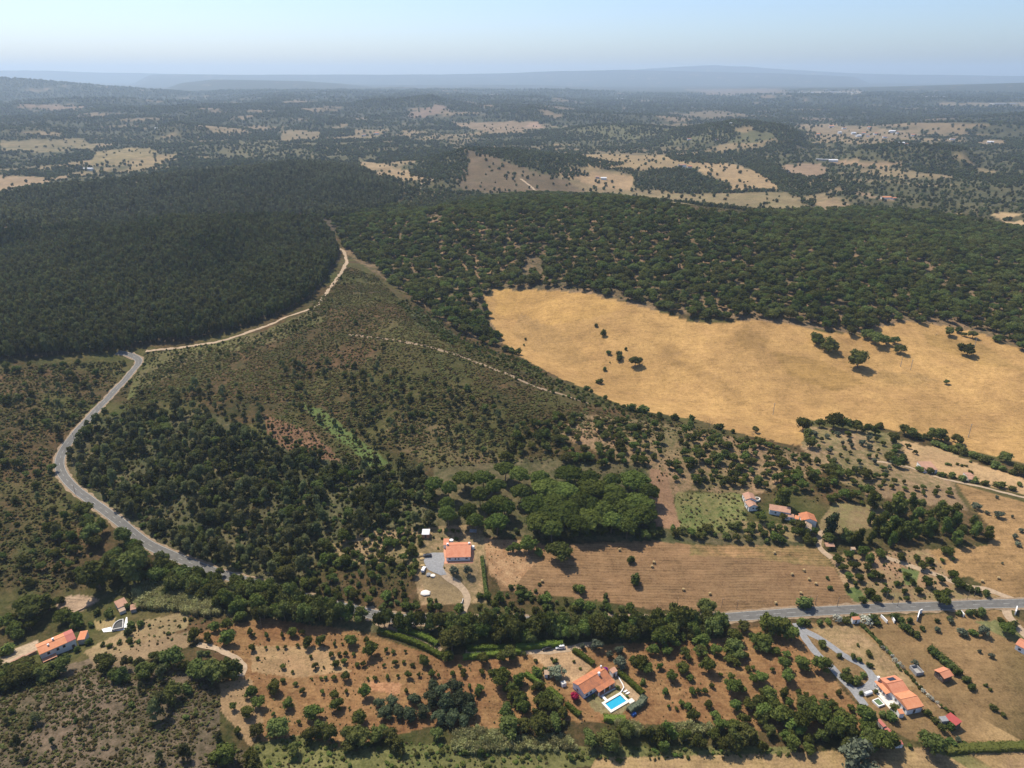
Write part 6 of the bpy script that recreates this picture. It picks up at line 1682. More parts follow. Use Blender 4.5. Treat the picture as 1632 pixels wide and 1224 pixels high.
def basin(name, lab, cat, px, h, wt, wallm, water, wl_, lift=0.0):
    x, y, z = ground([p[0] for p in px], [p[1] for p in px], h)
    z = hgt(x, y); zb = float(z.max()); n = len(px)
    t = root(name, (float(x.mean()), float(y.mean()), zb), 0, lab, cat)
    mb = MB(); cx, cy = float(x.mean()), float(y.mean())
    for i in range(n):
        j = (i + 1) % n; a = Vector((x[i] - cx, y[i] - cy)); b = Vector((x[j] - cx, y[j] - cy)); m_ = (a + b) / 2
        mb.box((m_.x, m_.y, h / 2 - .4), ((b - a).length + wt * .97, wt, h + .8 - i * .006), atan2(b.y - a.y, b.x - a.x))
    mb.build('wall', M[wallm], t)
    if water:
        mb = MB(); mb.add([(x[i] - cx, y[i] - cy, wl_) for i in range(n)], [tuple(range(n))])
        mb.build('water', M[water], t)
    else:
        mb = MB(); mb.add([(x[i] - cx, y[i] - cy, wl_) for i in range(n)], [tuple(range(n))])
        mb.build('tank_floor', M['grey'], t)


basin('water_basin', 'small square raised basin of green water in the garden of the long house', 'basin', [(1391, 1116), (1400, 1112.3), (1409.5, 1122), (1401, 1125)], .9, .35, 'white', 'green_water', .7)
basin('concrete_tank', 'roofless grey concrete tank on the dry plot above the flowering hedge', 'tank', [(1450.5, 1061.5), (1461, 1059), (1472, 1071.5), (1461, 1073.8)], 1.3, .3, 'grey', None, .06)
o = MB().tube([(-1.8, 0, 1.0), (1.8, 0, 1.0)], .8, n=12).build('gas_tank', M['white']); x, y, z = G1(1383, 1107); o.location = (x, y, z - .2); o.rotation_euler.z = R(20); tag(o, 'white lying gas tank beside the gravel drive of the long house', 'tank')
house('cottage', 'white house with red roof cut by the right edge', 'house', (1618, 1026.5), (1655, 1049), (1632, 1018), 2.8, 'gable_x', 1.3, 'salmon', 'white', .3, wins=(('f', -.3, 1.3, 1, 1), ('f', .1, 1.3, 1, 1)))

# long house at the left
tE, L, Wd = house('farmhouse', 'long white farmhouse with orange and pink roof on the left slope', 'house', (61.8, 1041), (121.3, 1018.5), (55.9, 1028.5), 4.6, 'gable_x', 1.0, 'orange', 'white', .3,
                  wins=(('f', -.28, 3.4, .9, 1.2), ('f', -.02, 3.4, .9, 1.2), ('f', .16, 3.4, .9, 1.2), ('f', .40, 1.2, 1.0, 2.0, 1), ('r', 0, 3.2, .9, 1.1), ('b', -.2, 3.2, 1, 1), ('b', .2, 3.2, 1, 1)))
mb = MB(); w0 = Wd / 2 + .36
hl = 4.6 - .3 * 1.0 / (Wd / 2) * .4 + .05 + .16; r_ = 4.6 + 1.0 + .08 + .16
mb.prism([(-w0, hl + .02), (0, r_ + .02), (w0, hl + .02), (w0, hl + .09), (0, r_ + .09), (-w0, hl + .09)], L * .27, L / 2 + .36, 'x'); mb.build('roof', M['pinkred'], tE)
mb = MB(); mb.box((-L * .3, -Wd / 2 - 1.3, 1.9), (L * .40, 2.6, .16)); mb.build('balcony', M['terrace'], tE)
MB().box((-L * .3, -Wd / 2 - .03, .9), (L * .36, .08, 1.7)).build('recess_shade_panel', M['dark'], tE)  # flat black panel on the wall: the opening's shade painted, no hollow behind
for a in (-.48, -.3, -.12):
    MB().box((a * L, -Wd / 2 - 2.4, .7), (.3, .3, 2.3)).build('post', M['white'], tE)
chimney(tE, -L * .05, .6, 5.0, 6.3, .7); chimney(tE, -L * .22, -1.2, 4.8, 5.7, .6)
house('annex', 'low annex with rusty orange roof at the right end of the left farmhouse', 'annex', (122, 1020), (134.6, 1018), (118.6, 1010), 3.0, 'mono', .3, 'orange', 'offwhite', .15)
mb, _, _ = ringwall([(19.5, 1057), (38, 1049), (57, 1041)], 1.2, .9, 'orange', '', closed=False)
tag(mb.build('tile_capped_wall', M['old']), 'low wall capped with orange tiles left of the long farmhouse', 'wall')
house('outhouse', 'low pink roofed outhouse at the left edge below the farmhouse', 'outhouse', (-4, 1075), (13, 1067), (-6, 1069), 2.0, 'mono', .4, 'old', 'offwhite', .1)
house('ruined_hut', 'old hut with sagging brown pink roof in the trees', 'hut', (188, 969.7), (204.4, 962), (186, 959.6), 2.4, 'mono', .7, 'old', 'offwhite', .15)
house('old_shed', 'weathered shed with brownish roof right of the old hut', 'shed', (207.5, 973), (217, 970.5), (206.8, 966), 1.9, 'mono', .5, 'old', 'grey', .1)
house('outhouse', 'tiny outhouse with pale orange roof in front of the old hut', 'outhouse', (190.5, 976), (200.5, 972), (190, 972), 1.7, 'mono', .3, 'tan_roof', 'offwhite', .1)
cpx = [(178.6, 1003), (195.5, 999.5), (196, 986.5)] + [(195.8 - 16.8 * sin(a), 1003.2 - 16.3 * (1 - (1 - cos(a)) * 1.0) - .0) for a in np.linspace(.15, 1.35, 8)]
basin('round_pond', 'half round walled pond of dark water with white paving', 'pond', cpx, 1.2, .4, 'offwhite', 'pond_water', .75)
sheet('pond_paving', [(162, 1003), (177, 999.5), (179, 1003.5), (197, 1000), (201, 984), (203, 984), (204, 1003), (186, 1006), (165, 1008)], M['white'], .18)
mb, _, _ = ringwall([(104, 983), (113, 980), (124, 974.5), (138, 968), (150, 962)], .7, .5, 'offwhite', '', closed=False)
tag(mb.build('terrace_wall', M['tan_roof']), 'pale stone terrace wall below the ploughed patch at the left', 'wall')

# farm cluster
GW = (('f', -.2, 1.5, .8, .9), ('f', .25, 1.1, .9, 1.9, 1), ('r', 0, 1.5, .8, .9), ('l', 0, 1.5, .8, .9), ('b', 0, 1.5, .8, .9))
house('farm_building', 'upper white farm building of the cluster with dusty pink roof and gable end', 'farm building', (1183, 786.1), (1187.9, 798), (1200.7, 786.7), 2.8, 'gable_x', 1.3, 'old', 'white', .2, wins=GW)
house('farm_building', 'lower farm building with dusty pink roof joined below the upper one', 'farm building', (1186.7, 799.3), (1193.5, 809.5), (1203.2, 799.8), 2.6, 'gable_x', 1.2, 'old', 'white', .2, wins=GW)
basin('round_trough', 'round pale stone trough right of the upper farm building', 'trough', [(1206 + 5.2 * cos(a), 795 + 3.0 * sin(a)) for a in np.linspace(0, 2 * pi, 12)[:-1]], .8, .5, 'stone', 'pond_water', .5)
house('farm_row', 'long farm row with mottled pink roof in the middle of the cluster', 'farm building', (1226, 812.7), (1260, 819.5), (1227, 804.5), 2.8, 'mono', .9, 'old', 'white', .2, wins=GW)
house('farm_lean_to', 'low lean to with two dark windows in front of the farm row', 'farm building', (1249.5, 823.3), (1266, 826), (1250, 818.6), 2.0, 'mono', .5, 'old', 'white', .1, wins=(('f', -.2, 1.1, .6, .7), ('f', .2, 1.1, .6, .7)))
house('farm_building', 'small orange roofed building between farm row and big farm building', 'farm building', (1266, 827), (1273, 829), (1266.5, 821.5), 2.2, 'mono', .5, 'orange', 'white', .1)
house('farm_barn', 'largest farm building of the cluster with orange and rust roof', 'farm building', (1272.5, 817), (1277, 831), (1297.8, 821), 3.4, 'gable_x', 1.5, 'mixed', 'white', .2, wins=GW)
house('farm_barn', 'farm building with pale tan roof and grey white gable at the front of the cluster', 'farm building', (1275, 830.5), (1274.3, 841.5), (1294.3, 831), 3.0, 'gable_x', 1.2, 'tan_roof', 'white', .2, wins=(('f', 0, 1.4, .8, .9),))
house('old_shed', 'shed with faded pink roof under trees beside the stubble field', 'shed', (1316.5, 872), (1331, 872), (1316, 866), 2.2, 'mono', .5, 'old', 'dark', .1, closed=False)
house('old_shed', 'tiny pale roofed shed among the garden trees', 'shed', (1357.5, 876.5), (1364.5, 876.5), (1357, 872.5), 2.0, 'mono', .3, 'tan_roof', 'grey', .1)
house('farm_house', 'small farmhouse with dusty orange roof and white gable under the field hedge', 'house', (1473.2, 748), (1495, 749), (1472.6, 738.5), 2.6, 'mono', 1.0, 'old', 'white', .15, wins=GW)
house('ruined_hut', 'low ruined hut with faded pink roof right of the small farmhouse', 'hut', (1544, 763.5), (1556, 765), (1550, 755), 2.0, 'gable_x', .6, 'old', 'offwhite', .1)
house('garden_house', 'tiny orange roofed gate house in the row along the road', 'hut', (1359.5, 988.5), (1371.5, 987.5), (1359.8, 984), 2.3, 'mono', .4, 'salmon', 'white', .1, wins=(('f', 0, 1.1, .8, 1.8, 1),))
for px, h, lab in (([(1404, 983.5), (1413, 993)], 1.5, 'white slanting gate wall right of the tiny gate house'), ([(1421, 984), (1425, 993)], 1.6, 'short white gate wall second from the tiny gate house'),
                   ([(1461, 990), (1464, 979), (1468, 977)], 2.4, 'tall white angled gate wall beside the road'), ([(1531.5, 977), (1535.5, 983)], 1.6, 'white gate pillar by the clipped bushes at the road'),
                   ([(1617.5, 980), (1619.5, 971)], 2.2, 'white gate pillar of the lawn drive at the right edge')):
    mb, _, _ = ringwall(px, h, .4, 'white', '', closed=False)
    tag(mb.build('gate_wall', M['white']), lab, 'wall')
mb, _, _ = ringwall([(1456, 1084), (1470, 1098), (1485, 1113), (1498, 1128)], .45, .5, 'tan', '', closed=False)
tag(mb.build('garden_wall', M['tan_roof']), 'low earth coloured wall along the near side of the flowering hedge', 'wall')


# clipped hedges: leafy blocks that follow the ground
def hedge(px, w, h, lab, mat='hedge', name='clipped_hedge', dens=26):
    line = path_xy(px, 1.0) if len(px) > 2 else path_xy([px[0], ((px[0][0] + px[1][0]) / 2, (px[0][1] + px[1][1]) / 2), px[1]], 1.0)
    r = np.random.default_rng(int(px[0][0] * 7 + px[0][1]))
    d = np.gradient(line, axis=0); d /= np.linalg.norm(d, axis=1)[:, None] + 1e-9
    nr = np.stack([-d[:, 1], d[:, 0]], 1); z = hgt(line[:, 0], line[:, 1])
    prof = [(-.5, -.1), (-.5, .75), (-.38, .96), (.38, .96), (.5, .75), (.5, -.1)]
    V = []
    for (a, b) in prof:
        wob = 1 + .12 * r.normal(size=len(line))
        V.append(np.concatenate([line + nr * (a * w * .92 * wob)[:, None], (z + b * h * .94 * (1 + .05 * r.normal(size=len(line))))[:, None]], 1))
    V = np.stack(V, 1); n, k = V.shape[:2]; ii = np.arange(n * k).reshape(n, k)
    Q = np.stack([ii[:-1, :-1], ii[1:, :-1], ii[1:, 1:], ii[:-1, 1:]], -1).reshape(-1, 4)
    m_ = int(n * dens)
    i = r.integers(0, n, m_); t = r.uniform(-.5, .5, m_)
    top = r.uniform(0, 1, m_) < .5
    off = np.where(top, r.uniform(-.5, .5, m_), np.where(r.uniform(0, 1, m_) < .5, -.5, .5)) * w; hh = np.where(top, 1.0 + r.normal(0, .05, m_), r.uniform(.1, 1, m_)) * h
    P = np.concatenate([line[i] + d[i] * t[:, None] + nr[i] * off[:, None], (z[i] + hh)[:, None]], 1)
    nm = np.where(top[:, None], [[0, 0, 1.0]], np.concatenate([nr[i] * np.sign(off)[:, None], np.full((m_, 1), .3)], 1)) + r.normal(0, .6, (m_, 3))
    nm /= np.linalg.norm(nm, axis=1)[:, None]; a_ = np.cross(nm, r.normal(size=(m_, 3))); a_ /= np.linalg.norm(a_, axis=1)[:, None]; b_ = np.cross(nm, a_)
    s = r.uniform(.12, .32, m_)[:, None]
    q = np.stack([P - a_ * s, P - b_ * s, P + a_ * s, P + b_ * s], 1).reshape(-1, 3)
    ends = []
    me = np_mesh(name, np.concatenate([V.reshape(-1, 3), q]), np.concatenate([Q, np.arange(len(q)).reshape(-1, 4) + n * k]), [M[mat]])
    tag(link(name, me), lab, 'hedge')


hedge([(603, 1007), (640, 1018), (675, 1032), (704, 1048)], 2.6, 2.2, 'long clipped hedge on the near side of the hedged lane')
hedge([(636, 1004), (660, 1011), (680, 1019), (697, 1029)], 2.6, 2.2, 'clipped hedge on the far side of the hedged lane')
hedge([(738, 1050), (775, 1046), (830, 1040)], 2.4, 2.0, 'clipped hedge on the near side of the yard entrance')
hedge([(745, 1036), (778, 1035), (812, 1034)], 2.4, 2.0, 'clipped hedge on the far side of the yard entrance')
hedge([(822, 1034), (860, 1031), (897, 1028)], 3.0, 2.3, 'thick clipped hedge behind the two parked cars')
hedge([(914, 1038), (930, 1048), (946, 1060)], 2.4, 2.0, 'clipped hedge between yard and olive trees above the pool house')
hedge([(986, 1074), (1005, 1090), (1025, 1109)], 2.2, 2.3, 'straight clipped hedge to the right of the pool garden')
hedge([(1027, 1116), (1020, 1124), (1009, 1131), (1001, 1136)], 3.0, 2.6, 'rounded grey green hedge at the right corner of the pool', 'grey_leaf', 'rounded_hedge')
hedge([(962, 1146), (978, 1148), (996, 1147)], 3.0, 2.0, 'low clipped hedge below the pool')
hedge([(838, 1076), (852, 1086), (866, 1096)], 2.2, 2.0, 'clipped hedge left of the small shed')
hedge([(875, 1100), (886, 1109), (896, 1118)], 2.2, 2.0, 'clipped hedge left of the crimson bougainvillea')
hedge([(903, 1124), (913, 1133), (924, 1142)], 2.2, 2.0, 'clipped hedge below the crimson bougainvillea')
hedge([(768, 890), (771, 915), (775, 948)], 1.8, 1.8, 'thin hedge between the bungalow garden and the stubble field', 'bush', 'field_hedge')
hedge([(1482, 1034), (1500, 1049), (1516, 1062), (1531, 1076)], 2.4, 2.2, 'dark hedge row behind the brown barn', 'bush', 'field_hedge')
hedge([(1505, 1196), (1540, 1194), (1580, 1192), (1640, 1190)], 4.0, 1.6, 'broad bramble hedge at the lower right', 'bright', 'bramble_hedge')
hedge([(1376, 1000), (1398, 1022), (1420, 1044)], 1.2, 1.0, 'thin low hedge along the right side of the garden plot', 'bush', 'field_hedge')

# ------------------------------------------------------------------ poles, bales, far buildings
for i, (u, v, h, lab) in enumerate([(1231.8, 661, 9.5, 'leftmost pole on the golden field'), (1435, 584.5, 9.5, 'left pole of the pair in the middle of the golden field'), (1451, 590, 9.5, 'right pole of the pair in the middle of the golden field'),
                                    (1543, 697, 10.5, 'pole low on the right golden field above the hedge'), (1553, 553, 9, 'pole beside the dark oak on the upper right golden field')]):
    x, y, z = G1(u, v)
    t = root('utility_pole', (x, y, z), R(20), 'tall weathered ' + lab, 'utility pole', 'poles across the golden field')
    MB().tube([(0, 0, -.5), (0, 0, h)], .22, .14, 8).build('pole', M['concrete_pole'], t)
    MB().box((0, 0, h - .5), (1.6, .12, .14)).build('crossarm', M['pole'], t)
    for a in (-.7, 0, .7):
        MB().tube([(a, 0, h - .43), (a, 0, h - .18)], .06, .04, 6).build('insulator', M['white'], t)
for (u, v, h, lab) in ((1046, 978, 5.5, 'at the left lower edge of the stubble field'), (1079, 966, 5, 'in the lower stubble field left of the roadside oak'), (1150, 968, 5.5, 'first right of the roadside oak'), (1174, 971, 5.5, 'second right of the roadside oak'),
                       (1289, 963, 5, 'left one of the close pair below the stubble field'), (1299, 964, 5.5, 'right one of the close pair below the stubble field'), (1334, 967, 5.5, 'at the lower right corner of the stubble field'), (1412, 956, 5.5, 'left one in the garden by the road'),
                       (1422, 961, 5.5, 'right one in the garden by the road'), (1541, 955, 5.5, 'near the garden hedge at the road'), (1552, 950, 5, 'between garden hedge and pale track'), (118, 700, 5, 'on the inside of the road bend'), (120, 787, 6, 'on the outside of the road below the bend'),
                       (417, 1001, 6, 'at the upper left of the west orchard'), (1430, 966, 6, 'across the road from the gate walls')):
    x, y, z = G1(u, v)
    t = root('wire_pole', (x, y, z), R(4), 'thin grey wire pole ' + lab, 'pole', 'thin wire poles along the road')
    MB().tube([(0, 0, -.4), (0.1, 0, h)], .13, .08, 7).build('pole', M['pole'], t)
    MB().tube([(.08, 0, h - .3), (.08, .0, h + .12)], .07, .05, 6).build('insulator', M['white'], t)
bale = MB()
n = 16; prof = [(-.62, .45), (-.62, .70), (-.5, .76), (.5, .76), (.62, .70), (.62, .45)]
for i, (a, r_) in enumerate(prof):
    pass
bv = [(a, r_ * cos(2 * pi * k / n), r_ * sin(2 * pi * k / n) + .72) for (a, r_) in prof for k in range(n)]
bf = [(i * n + k, i * n + (k + 1) % n, (i + 1) * n + (k + 1) % n, (i + 1) * n + k) for i in range(len(prof) - 1) for k in range(n)]
bf += [tuple(range(n - 1, -1, -1)), tuple((len(prof) - 1) * n + k for k in range(n))]
bale.add(bv, bf); bale_me = bale.mesh('hay_bale', M['hay'])
BALES = [(987, 877.5, 'at the top of the stubble field above the left bush'), (1042, 897.5, 'upper one of the pair in the middle of the stubble field'), (1039, 904, 'lower one of the pair in the middle of the stubble field'),
         (864, 927.5, 'at the left of the stubble field by a small bush'), (1089, 941, 'alone in the lower middle of the stubble field'), (1131, 947.5, 'just above the roadside oak'), (1234, 882.5, 'at the top edge of the stubble field below the farm cluster'),
         (1281, 910.5, 'topmost of the right cluster on the stubble field'), (1262, 916.5, 'leftmost of the right cluster on the stubble field'), (1289, 924.5, 'third one down in the right cluster on the stubble field'), (1300, 931.5, 'rightmost of the cluster on the stubble field'),
         (1276, 946.5, 'below the right cluster on the stubble field'), (1236, 962.5, 'nearest the road at the lower right of the stubble field'), (1565, 927.5, 'left one of the two on the mown field'), (1591, 922.5, 'right one of the two on the mown field')]
for (u, v, lab) in BALES:
    x, y, z = G1(u, v)
    o = link('hay_bale', bale_me); o.location = (x, y, z - .03); o.rotation_euler.z = random.uniform(-.6, .6); o.scale = (.95, .95, .95)
    tag(o, 'round straw bale ' + lab, 'hay bale', 'straw bales on the fields')


def far_house(u, v, wpx, hpx, rm, lab, grp=None, wm='white', nm='farmhouse', cat='house', dep=.5, ang_=None):
    x, y, z = G1(u, v); k_ = px_per_m(x, y, z)
    L_ = wpx / k_; H_ = max(3.0, hpx / k_); D_ = max(6, L_ * dep)
    t = root(nm, (x, y, z), random.uniform(-.5, .5) if ang_ is None else ang_, lab, cat, grp)
    mb = MB().prism([(-D_ / 2, -2), (D_ / 2, -2), (D_ / 2, H_ * .72), (0, H_), (-D_ / 2, H_ * .72)], -L_ / 2, L_ / 2, 'x'); mb.build('wall', M[wm], t)
    mb = MB(); e = .4
    mb.prism([(-D_ / 2 - e, H_ * .72 - .1), (0, H_ + .02), (D_ / 2 + e, H_ * .72 - .1), (D_ / 2 + e, H_ * .72 + .2), (0, H_ + .35), (-D_ / 2 - e, H_ * .72 + .2)], -L_ / 2 - e, L_ / 2 + e, 'x'); mb.build('roof', M[rm], t)


V1 = ('pale house of the scattered far village right of centre', 'far village houses')
for (u, v, w, rm) in ((1325, 203, 7, 'orange'), (1345, 206, 6, 'old'), (1338, 213, 6, 'whitesheet'), (1360, 214, 7, 'whitesheet'), (1368, 218, 9, 'whitesheet'), (1376, 214, 5, 'orange'), (1383, 218, 5, 'old'), (1395, 215, 6, 'orange'), (1422, 211, 10, 'whitesheet'),
                      (1430, 213, 5, 'old'), (1410, 220, 6, 'old'), (1385, 205, 5, 'orange'), (1455, 217, 6, 'orange'), (1304, 216, 6, 'orange')):
    far_house(u, v, w, 3.2, rm, V1[0], V1[1])
for (u, v, w, h, rm, lab, wm) in (
        (1087, 266.5, 12, 5, 'old', 'farmhouse with dull roof on the golden rise right of centre', 'white'), (1099, 268, 7, 4, 'salmon', 'small barn right of the farmhouse on the golden rise', 'offwhite'),
        (962, 286, 9, 3.5, 'whitesheet', 'white farm shed on the tan field in the middle distance', 'white'), (952, 284, 6, 3, 'old', 'small hut left of the white farm shed', 'offwhite'),
        (1327, 257.5, 14, 3.5, 'whitesheet', 'white roofed barn above the brown field at the right', 'white'), (1310, 256, 18, 3, 'greysheet', 'long grey blue barn left of the white roofed barn', 'grey'), (1254, 274, 8, 3.5, 'tan_roof', 'small farm hut at the left corner of the brown field', 'offwhite'),
        (1412, 317, 14, 4, 'orange', 'low farmhouse with orange roof in the wooded valley at the right', 'white'), (1424, 318, 8, 3.5, 'salmon', 'small barn right of the low farmhouse in the valley', 'offwhite'),
        (1436, 230.5, 9, 4, 'whitesheet', 'white house on the knoll below the far village', 'white'), (1444, 232, 5, 3.5, 'old', 'small house beside the white house on the knoll', 'white'), (1518, 223, 8, 3, 'old', 'white house right of the far village', 'white'), (1578, 228, 9, 3, 'whitesheet', 'pale barn near the right edge of the far plain', 'white'),
        (600, 214, 7, 3, 'orange', 'far house with orange roof left of centre on the plain', 'white'), (580, 217, 6, 3, 'old', 'far house under trees left of centre', 'white'), (1164, 198, 5, 2.5, 'whitesheet', 'tiny white house on the far wooded rise', 'white'), (1142, 224, 6, 2.5, 'old', 'tiny hut in the far woods right of centre', 'offwhite'),
        (1098, 223, 6, 2.5, 'salmon', 'tiny farm with reddish roof in the far woods', 'white'), (250, 206, 6, 2.5, 'whitesheet', 'white speck of a house on the far left plain', 'white')):
    far_house(u, v, w, h, rm, lab, None, wm)
for (u, v, w, lab) in ((141, 271.5, 15, 'white plastic tunnel greenhouse on the left plain'), (1288, 148.5, 22, 'leftmost long white greenhouse on the far plateau'), (1350, 149, 30, 'long white greenhouse second from the left on the far plateau'),
                       (1330, 147, 14, 'short white greenhouse between the two long ones on the far plateau'), (1490, 155, 30, 'pale long greenhouse right on the far plateau'), (1240, 151, 22, 'pale greenhouse at the left end of the far plateau'), (1600, 166, 40, 'pale long shed at the right edge of the far plateau'),
                       (990, 158, 14, 'pale factory roof in the far haze right of centre')):
    far_house(u, v, w, 1.6 if v < 200 else 4, 'greysheet' if v < 200 else 'whitesheet', lab, None, 'offwhite' if v < 200 else 'white', 'greenhouse', 'greenhouse', .3, 0.05)
# ------------------------------------------------------------------ plant them: nearest 300 of a kind one by one, the rest as one mass of that kind
def masses(kind, name, rows, label):
    n = len(rows)
    A = np.array([[q[0], q[1], q[2] - 0.05, q[3], q[4], q[5], q[6]] for q in rows])
    me = bpy.data.meshes.new(name)
    me.vertices.add(n); me.vertices.foreach_set('co', A[:, :3].astype(np.float32).ravel())
    a = me.attributes.new('plant_scale', 'FLOAT_VECTOR', 'POINT'); a.data.foreach_set('vector', (A[:, [3, 3, 4]] * np.stack([rng.uniform(.8, 1.2, n), rng.uniform(.8, 1.2, n), np.ones(n)], 1)).astype(np.float32).ravel())
    rot = np.zeros((n, 3), np.float32); rot[:, 2] = A[:, 5]
    a = me.attributes.new('plant_turn', 'FLOAT_VECTOR', 'POINT'); a.data.foreach_set('vector', rot.ravel())
    a = me.attributes.new('plant_shape', 'INT', 'POINT'); a.data.foreach_set('value', A[:, 6].astype(np.int32))
    o = link(name, me)
    ng = bpy.data.node_groups.new(name, 'GeometryNodeTree')
    ng.interface.new_socket('Geometry', in_out='INPUT', socket_type='NodeSocketGeometry')
    ng.interface.new_socket('Geometry', in_out='OUTPUT', socket_type='NodeSocketGeometry')
    N, L = ng.nodes, ng.links
    gi = N.new('NodeGroupInput'); go = N.new('NodeGroupOutput')
    ip = N.new('GeometryNodeInstanceOnPoints'); ip.inputs['Pick Instance'].default_value = True
    jn = N.new('GeometryNodeJoinGeometry')
    for (_, _, _, src) in KIND[kind]:
        oi = N.new('GeometryNodeObjectInfo'); oi.inputs['Object'].default_value = src; oi.inputs['As Instance'].default_value = True
        L.new(oi.outputs['Geometry'], jn.inputs[0])

    def named(nm, tp):
        q = N.new('GeometryNodeInputNamedAttribute'); q.data_type = tp; q.inputs['Name'].default_value = nm
        return q.outputs[0]
    er = N.new('FunctionNodeEulerToRotation')
    L.new(named('plant_turn', 'FLOAT_VECTOR'), er.inputs[0])
    L.new(gi.outputs[0], ip.inputs['Points']); L.new(jn.outputs[0], ip.inputs['Instance'])
    L.new(named('plant_shape', 'INT'), ip.inputs['Instance Index']); L.new(er.outputs[0], ip.inputs['Rotation'])
    L.new(named('plant_scale', 'FLOAT_VECTOR'), ip.inputs['Scale'])
    L.new(ip.outputs[0], go.inputs[0])
    md = o.modifiers.new('plants', 'NODES'); md.node_group = ng
    tag(o, label, None, None, 'stuff')


MASS = {'bright_bush': ('rank_growth', 'pale green bushes spread through the rank strips'), 'sunlit_gum_tree': ('sunlit_plantation', 'paler gum trees massed over the second ridge, leaves tinted as if sunlit'), 'oak_tree': ('oak_wood', 'round dark oaks massed over the hill behind the golden field'), 'eucalyptus_tree': ('plantation', 'dense dark gum trees massed over the left hills'),
        'pine_tree': ('pine_wood', 'grey green pines massed in the valley'), 'orchard_tree': ('broadleaf_wood', 'mixed broadleaf trees further off'),
        'bush': ('undergrowth', 'low bushes spread over the slopes'), 'heath_shrub': ('heath', 'brown green heath shrubs covering the slopes'),
        'far_tree': ('distant_woods', 'woods and scattered trees of the far plain'), 'cane_reeds': ('cane_reeds', 'pale green cane standing in dense patches')}
shown_max = {'oak_tree': 300, 'orchard_tree': 300, 'pine_tree': 300, 'bush': 300, 'eucalyptus_tree': 300}
n_ind = 0
ORD = ['leftmost', 'second', 'third', 'fourth', 'fifth', 'sixth', 'seventh', 'eighth', 'ninth', 'tenth', 'eleventh', 'twelfth', 'thirteenth', 'fourteenth', 'fifteenth', 'sixteenth', 'seventeenth', 'eighteenth', 'nineteenth', 'twentieth']


def own_labels(rows_, ds):
    """a label for each plant of a group: by its order from the left in small groups, else by size and place"""
    out = {}
    by = {}
    for q in rows_:
        U_, V_ = project(q[0], q[1], q[2])
        by.setdefault(q[7], []).append((float(U_), float(V_), q[3], id(q)))
    for phrase, L_ in by.items():
        L_.sort()
        n_ = len(L_)
        if n_ == 1:
            out[L_[0][3]] = ds + ' ' + phrase
            continue
        if n_ <= 20:
            for i_, e_ in enumerate(L_):
                out[e_[3]] = ds + ' ' + phrase + ', ' + (ORD[i_] if i_ == 0 else 'rightmost' if i_ == n_ - 1 else ORD[i_] + ' from left')
            continue
        # strips from left to right, then rows from the top, then size within each
        ns = min(10, max(3, round(math.sqrt(n_ / 2))))
        ten = ['far left', 'outer left', 'left', 'inner left', 'left centre', 'right centre', 'inner right', 'right', 'outer right', 'far right']
        names = [ten[round(k_ * 9 / (ns - 1))] for k_ in range(ns)]
        for s_ in range(ns):
            st = L_[s_ * n_ // ns:(s_ + 1) * n_ // ns]
            st.sort(key=lambda e_: e_[1])
            for half in range(3):
                cell = st[half * len(st) // 3:(half + 1) * len(st) // 3]
                cell.sort(key=lambda e_: -e_[2])
                for i_, e_ in enumerate(cell):
                    sz = 'large ' if i_ == 0 else 'small ' if i_ == len(cell) - 1 and len(cell) > 1 else ''
                    out[e_[3]] = sz + ds + ' ' + phrase + ', ' + ('top', 'mid', 'low')[half] + ' ' + names[s_]
    return out


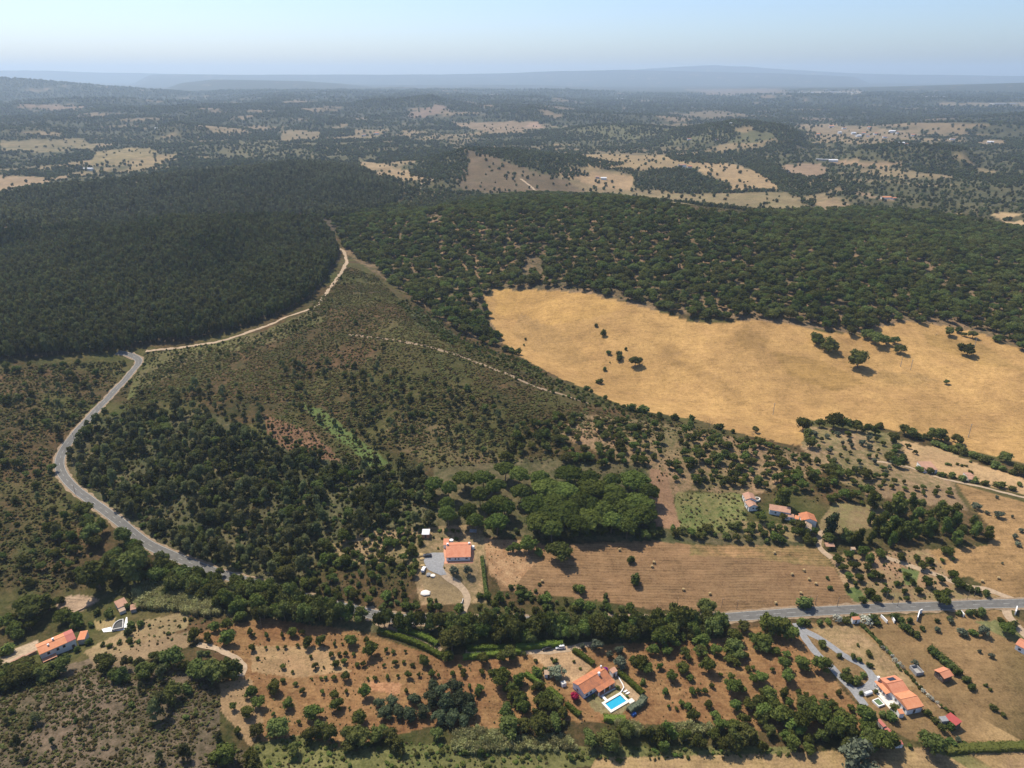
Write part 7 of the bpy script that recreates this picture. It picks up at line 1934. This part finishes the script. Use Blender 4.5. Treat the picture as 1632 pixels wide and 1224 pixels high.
for kind, rowsk in POOL.items():
    rowsk.sort(key=lambda q: -q[3] / hypot(q[1], q[0], ) if q[8] is None else -99)
    cap = 0 if kind in ('sunlit_gum_tree', 'heath_shrub', 'far_tree', 'cane_reeds') else 300
    ind, rest = rowsk[:cap], rowsk[cap:]
    if kind in DESC:
        ds, plural, cat = DESC[kind]
    ind = [q for q in ind if project(q[0], q[1], q[2])[1] < 1262 and -25 < project(q[0], q[1], q[2])[0] < 1657]
    LB = own_labels([q for q in ind if not q[8]], ds)
    for q in ind:
        x, y, z, w, h, rot, var, phrase, own = q
        crown, tme, whole, src = KIND[kind][var]
        n_ind += 1
        lab = own or LB[id(q)]
        if len(lab.replace('-', ' ').split()) > 16:
            lab = ds + ' ' + phrase; print('long', lab)
        grp = None if own else plural + ' ' + phrase
        nm = 'umbrella_pine' if kind == 'umbrella_pine' else 'pale_bush' if kind == 'bright_bush' else 'flowering_shrub' if kind == 'blossom_bush' else kind
        if tme is None or kind == 'eucalyptus_tree':
            o = bpy.data.objects.new(nm, whole); COL.objects.link(o)
            o.location = (x, y, z - 0.08); o.rotation_euler = (0, 0, rot); o.scale = (w * random.uniform(.85, 1.18), w * random.uniform(.85, 1.18), h)
            tag(o, lab, cat, grp)
        else:
            o = root(nm, (x, y, z - 0.08), rot, lab, cat, grp)
            o.scale = (w * random.uniform(.84, 1.18), w * random.uniform(.84, 1.18), h)
            link('crown', crown, o); link('trunk', tme, o)
    if rest:
        masses(kind, *([MASS[kind][0], rest, MASS[kind][1]] if kind in MASS else [plural.replace(' ', '_'), rest, plural]))
print('individual plants', n_ind, {k_: len(v_) for k_, v_ in POOL.items()})
# ------------------------------------------------------------------ haze: even air round camera and land
zlo = float(GZ.min()) - 1.0; zhi = max(CAM_H, float(GZ.max())) + 30
mb = MB(); RR = 30500.0
mb.box((0, 0, (zlo + zhi) / 2), (2 * RR, 2 * RR, zhi - zlo))
hm = bpy.data.materials.new('haze'); hm.use_nodes = True
hn = hm.node_tree.nodes; hn.clear()
ho = hn.new('ShaderNodeOutputMaterial'); pv = hn.new('ShaderNodeVolumePrincipled')
pv.inputs['Color'].default_value = (0.62, 0.79, 1.0, 1); pv.inputs['Density'].default_value = 0.000064
pv.inputs['Anisotropy'].default_value = 0.25
hm.node_tree.links.new(pv.outputs[0], ho.inputs['Volume'])
hz = mb.build('haze', hm); tag(hz, kind='stuff')
